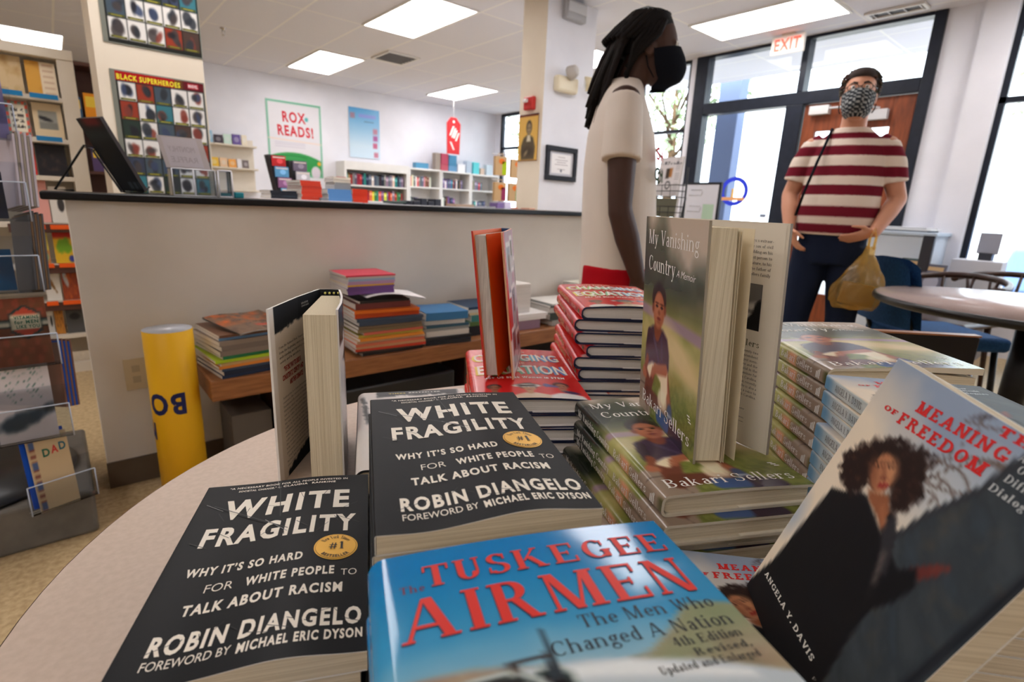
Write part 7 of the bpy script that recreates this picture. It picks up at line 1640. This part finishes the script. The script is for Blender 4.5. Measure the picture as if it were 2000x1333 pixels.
me = tshirt(((.758, 0, .198, .150), (.773, 0, .202, .155), (.95, 0, .200, .155), (1.10, -.012, .200, .152), (1.27, -.024, .198, .146), (1.39, -.030, .194, .134), (1.48, -.036, .176, .108), (1.54, -.038, .130, .086), (1.58, -.032, .090, .072), (1.594, -.028, .074, .064)),
            [([(sx*.12, -.034, 1.512), (sx*.178, -.031, 1.475), (sx*.216, -.028, 1.39), (sx*.238, -.026, 1.285)], [.056, .068, .070, .075]) for sx in (-1, 1)], .0075)
paint_mesh(me, lambda V: (226, 214, 204), 'cloth'); o = link(me, 't_shirt', r)
# lettering on the chest
m = MB(); Pch = lambda x, y, o_: np.c_[x, .150-.9*np.asarray(x)**2*2.2-.018*np.clip((np.asarray(y)-1.2)/.2, 0, 1)+.004, y]
m.text('SAY', Pch, .14, -.02, 1.30, .045, (190, 40, 50), 'cloth', 'heavy'); m.text('CHANGE', Pch, .15, -.12, 1.225, .05, (70, 84, 66), 'cloth', 'heavy'); m.build('shirt_print', o)
m = MB()
for sx in (-1, 1): m.loft([((sx*.085, 0, .90), .12, .14, (1, 0, 0), (0, 1, 0)), ((sx*.09, 0, .80), .125, .142, (1, 0, 0), (0, 1, 0)), ((sx*.105, .005, .62), .115, .13, (1, 0, 0), (0, 1, 0)), ((sx*.115, .005, .48), .11, .122, (1, 0, 0), (0, 1, 0))], n=24)
me = paint_mesh(fuse(m, .0085, 4), lambda V: (176, 16, 30), 'cloth'); link(me, 'shorts', r)
mask_shell(T1, -.060, -.228, .034, (20, 22, 30), 'cloth', 'face_mask', r)
for sx in (-1, 1):
    m = MB(); c = T1((sx*.032, .104, -.055)); m.lathe([(.0005, .010), (.008, .008), (.0115, .003), (.012, 0), (.010, -.005)], 14, (226, 220, 214), 'plastic'); e = m.build('eye', r, tuple(c), (math.radians(-84), 0, 0)); m = MB(); m.lathe([(.0003, .0108), (.0045, .0098), (.0048, .008)], 12, (30, 20, 18), 'plastic'); m.build('iris', e)
m = MB(); rs = random.Random(11)
m.loft([(tuple(T1((0, y, z))), rx*.9, ry*.9, (1, 0, 0), (0, 1, 0)) for z, y, rx, ry in ((-.10, -.055, .075, .070), (-.06, -.045, .088, .078), (-.02, -.025, .092, .098), (.02, -.014, .088, .104), (.05, -.010, .072, .085), (.072, -.01, .045, .055), (.08, -.012, .016, .02))], (18, 15, 16), 'hairstuff', 26)
for k in range(64):
    a = rs.uniform(-1.15, 1.15); z0 = rs.uniform(-.04, .055); rr = 1.0 if z0 < .03 else .75
    s = Vector((.088*math.sin(a)*rr, -.03-.085*math.cos(a)*rr, z0)); e = Vector((s.x*.9+rs.uniform(-.03, .03), -.205+rs.uniform(-.035, .03), rs.uniform(-.40, -.25)))
    w0 = s+Vector((s.x*.25, -.035, -.05)); w1 = s.lerp(e, .5)+Vector((0, -.012, .01)); q = [T1(p) for p in (s, w0, w1, s.lerp(e, .78)+Vector((rs.uniform(-.01, .01), -.008, 0)), e)]
    m.tube(q, [.010, .0125, .012, .011, rs.uniform(.005, .009)], 7, (20+k % 3*3, 16+k % 2*3, 17), 'hairstuff')
for k in range(26):
    a = k/26*2*math.pi; s = Vector((.06*math.sin(a), -.01+.075*math.cos(a), .055)); e = Vector((.093*math.sin(a), -.06+.09*math.cos(a), -.005))
    m.tube([T1((0, -.03, .082)), T1(s), T1(e), T1(e+Vector((0, -.05, -.05)))], [.008, .0105, .0115, .009], 7, (21, 17, 18), 'hairstuff')
for sx in (-1, 1):
    for k in range(4): m.tube([T1((sx*.07, .05-.02*k, .02)), T1((sx*.092, .03-.02*k, -.03)), T1((sx*.094, -.02-.015*k, -.08)), T1((sx*.08, -.09, -.16-.03*k))], [.009, .011, .011, .008], 7, (20, 16, 17), 'hairstuff')
m.build('hair', r)

# ---- person in the striped shirt
r = thing('person', 'person in a burgundy and white striped T-shirt, glasses and checked mask by the door', 'person', (3.386, 1.172, 0), math.radians(108))
r.scale = (1.03, 1.03, 1.03)
m = MB(); m.loft([hring((0, y, z), rx, ry) for z, y, rx, ry in ((.86, 0, .16, .12), (1.0, .005, .17, .125), (1.15, .0, .17, .12), (1.32, -.01, .175, .11), (1.42, -.015, .165, .085), (1.49, -.015, .09, .06))], n=24)
m.tube([(0, -.02, 1.45), (0, -.005, 1.53), (0, .015, 1.63)], [.066, .060, .058], 18)
T2 = head(m, (0, .035, 1.722), math.radians(5), .90)
SK2 = (206, 148, 120)
elR, wrR = (.248, -.02, 1.165), (.215, .09, .985); elL, wrL = (-.262, -.03, 1.155), (-.185, .13, .985)
for sx, el, wr in ((1, elR, wrR), (-1, elL, wrL)):
    limb(m, [(sx*.165, -.01, 1.42), (sx*.205, -.015, 1.30), el], [.055, .052, .042], 14); limb(m, [el, tuple(Vector(el)*.6+Vector(wr)*.4), wr], [.043, .043, .030], 14)
hand(m, wrR, (-.45, .12, -.85), (-.3, .9, .2), .35, .95, -1); hand(m, wrL, (.86, .16, -.34), (.1, .75, .6), .22, .95, 1)
legs(m, .86, .045)
body = paint_mesh(fuse(m, .0062, 4), lambda V: np.where((V[:, 2:3] < .08), (50, 44, 40), SK2), 'skin'); link(body, 'body', r)
me = tshirt(((.955, .008, .186, .148), (.97, .008, .190, .156), (1.05, .012, .193, .164), (1.15, .008, .190, .158), (1.26, .0, .188, .144), (1.35, -.008, .188, .130), (1.42, -.012, .172, .106), (1.465, -.016, .132, .084), (1.50, -.016, .092, .072), (1.512, -.014, .082, .068)),
            [([(sx*.12, -.012, 1.445), (sx*.170, -.012, 1.405), (sx*.205, -.015, 1.33), (sx*.224, -.016, 1.235)], [.052, .064, .066, .070]) for sx in (-1, 1)], .0065)
BANDS = ((1.452, 1.483), (1.366, 1.415), (1.261, 1.313), (1.163, 1.216), (1.051, 1.107), (.967, 1.012))
def stripes(V):
    z = V[:, 2]+.02*(np.abs(V[:, 0]) > .22)*0; C = np.tile(np.array((228, 212, 198), float), (len(V), 1))
    for lo, hi in BANDS: C = mixc(C, (112, 26, 42), sm(np.maximum(lo-z, z-hi), .004))
    return mixc(C, (226, 214, 204), sm(.967-z, .006)*0)
paint_mesh(me, stripes, 'cloth'); link(me, 't_shirt', r)
m = MB(); m.loft([hring((0, .004, z), rx, ry) for z, rx, ry in ((.80, .155, .132), (.90, .166, .140), (.985, .168, .140))], n=28)
for sx in (-1, 1): m.loft([hring((sx*x, y, z), q, q*1.1) for x, y, z, q in ((.085, 0, .90, .10), (.095, .005, .75, .098), (.112, .01, .50, .076), (.125, 0, .25, .066), (.132, -.01, .075, .068))], n=20)
me = paint_mesh(fuse(m, .008, 4), lambda V: (28, 36, 56), 'cloth'); link(me, 'jeans', r)
def check(u, v): a = (np.floor(u*17)+np.floor(v*12)*1) % 2; k = (np.sin(u*17*np.pi*2)*.5+.5)*(np.sin(v*12*np.pi*2)*.5+.5); return mixc(cols(u, (34, 38, 44)), (206, 208, 206), (a > .5)*np.clip(k*3+.25, 0, 1)*.85)
mask_shell(T2, -.06, -.205, .030, check, 'cloth', 'face_mask', r)
for sx in (-1, 1):
    m = MB(); c = T2((sx*.032, .104, -.052)); m.lathe([(.0005, .010), (.008, .008), (.0115, .003), (.012, 0), (.010, -.005)], 14, (230, 224, 218), 'plastic'); e = m.build('eye', r, tuple(c), (math.radians(-80), 0, 0)); m = MB(); m.lathe([(.0003, .0108), (.0045, .0098), (.0048, .008)], 12, (50, 40, 34), 'plastic'); m.build('iris', e)
    m = MB(); m.tube([T2((sx*.014, .113, -.030)), T2((sx*.032, .114, -.026)), T2((sx*.050, .098, -.032))], [.004, .005, .003], 6, (60, 44, 38), 'hairstuff'); m.build('eyebrow', r)
m = MB()
for sx in (-1, 1):
    a = np.linspace(0, 2*np.pi, 21); m.tube([T2((sx*.034+.025*math.cos(q)*1.05, .128-.25*abs(sx*.034+.025*math.cos(q))**1.5*4, -.054+.020*math.sin(q))) for q in a], .0018, 6, (60, 44, 40), 'plastic', False)
    m.tube([T2((sx*.060, .112, -.048)), T2((sx*.080, .05, -.046)), T2((sx*.085, -.01, -.055))], .002, 6, (60, 44, 40), 'plastic')
m.tube([T2((-.009, .127, -.050)), T2((.009, .127, -.050))], .0018, 6, (60, 44, 40), 'plastic'); m.build('glasses', r)
m = MB(); rs = random.Random(5)
m.loft([(tuple(T2((0, y, z))), rx*.9, ry*.9, (1, 0, 0), (0, 1, 0)) for z, y, rx, ry in ((-.13, -.045, .060, .045), (-.10, -.040, .078, .062), (-.06, -.034, .086, .078), (-.01, -.026, .088, .092), (.025, .002, .080, .106), (.052, .006, .068, .094), (.074, .0, .042, .06), (.084, -.004, .012, .02))], (60, 50, 47), 'hairstuff', 26)
for k in range(330):
    a = rs.uniform(0, 2*math.pi); z0 = rs.uniform(-.11, .06); q = np.interp(z0, (-.13, -.06, -.01, .025, .052, .07), (.055, .088, .09, .084, .062, .03)); y0 = -.03 if z0 < 0 else -.012
    p = Vector((q*math.sin(a), y0+q*1.06*math.cos(a), z0))
    if p.y > .05 and z0 < .042: continue
    d = Vector((math.sin(a), math.cos(a), .5)).normalized(); tn = Vector((math.cos(a), -math.sin(a), 0))*rs.choice((-1, 1)); m.tube([T2(p), T2(p+d*.005), T2(p+d*.011+tn*.010), T2(p+d*.004+tn*.022)], [.006, .007, .006, .003], 6, (60+k % 4*7, 50+k % 3*6, 47), 'hairstuff')
m.build('hair', r)
m = MB(); m.tube([(.07, -.075, 1.485), (.095, .02, 1.505), (.105, .085, 1.44), (.13, .135, 1.33), (.165, .15, 1.18), (.19, .13, 1.05)], .007, 8, (26, 28, 36), 'cloth'); m.build('shoulder_strap', r)
# ---- the bag on the wrist
Mp = Matrix.Translation((3.386, 1.172, 0)) @ Matrix.Rotation(math.radians(108), 4, 'Z'); wl = Mp @ Vector((-.190, .134, 1.0))
t = thing('plastic_bag', 'translucent yellow plastic bag hanging from the wrist of the person in stripes', 'bag', (wl.x, wl.y, .602), math.radians(108))
m = MB()
for sx in (-1, 1):
    m.tube([(sx*.012, -.036, .32), (sx*.014, -.036, .385), (0, -.036, .425), (0, .0, .435), (0, .036, .425), (sx*.014, .036, .385), (sx*.012, .036, .32)], .0055, 8, (222, 170, 60), 'bag_film')
m.build('handle', t)
def bagf(u, v):
    a = u*2*np.pi; w_ = np.interp(v, (0, .10, .36, .7, .88, 1), (.100, .118, .122, .060, .026, .022)); d_ = np.interp(v, (0, .12, .4, .7, .9, 1), (.03, .058, .055, .035, .036, .034)); f_ = 1+.07*np.sin(a*5+v*9)*(v > .05)+.04*np.sin(a*11-v*14)
    sx = np.interp(v, (0, 1), (.03, 0.0)); return np.c_[w_*np.cos(a)*f_+sx*1.0, d_*np.sin(a)*f_, .335*v+.012*np.sin(a*3)*(1-v)]
m = MB(); m.grid(bagf, 60, 40, (226, 180, 80), 'bag_film'); m.grid(lambda u, v: np.c_[bagf(u, 0*u)[:, :2]*v[:, None]+np.c_[.03*(1-v), 0*v], bagf(u, 0*u)[:, 2]], 60, 3, (226, 180, 80), 'bag_film'); m.build('film', t)
bevel(MB().box((-.058, -.024, .014), (.11, .024, .13), (120, 96, 62), 'paper').build('contents', t, None, (0, math.radians(-6), 0)), .004)
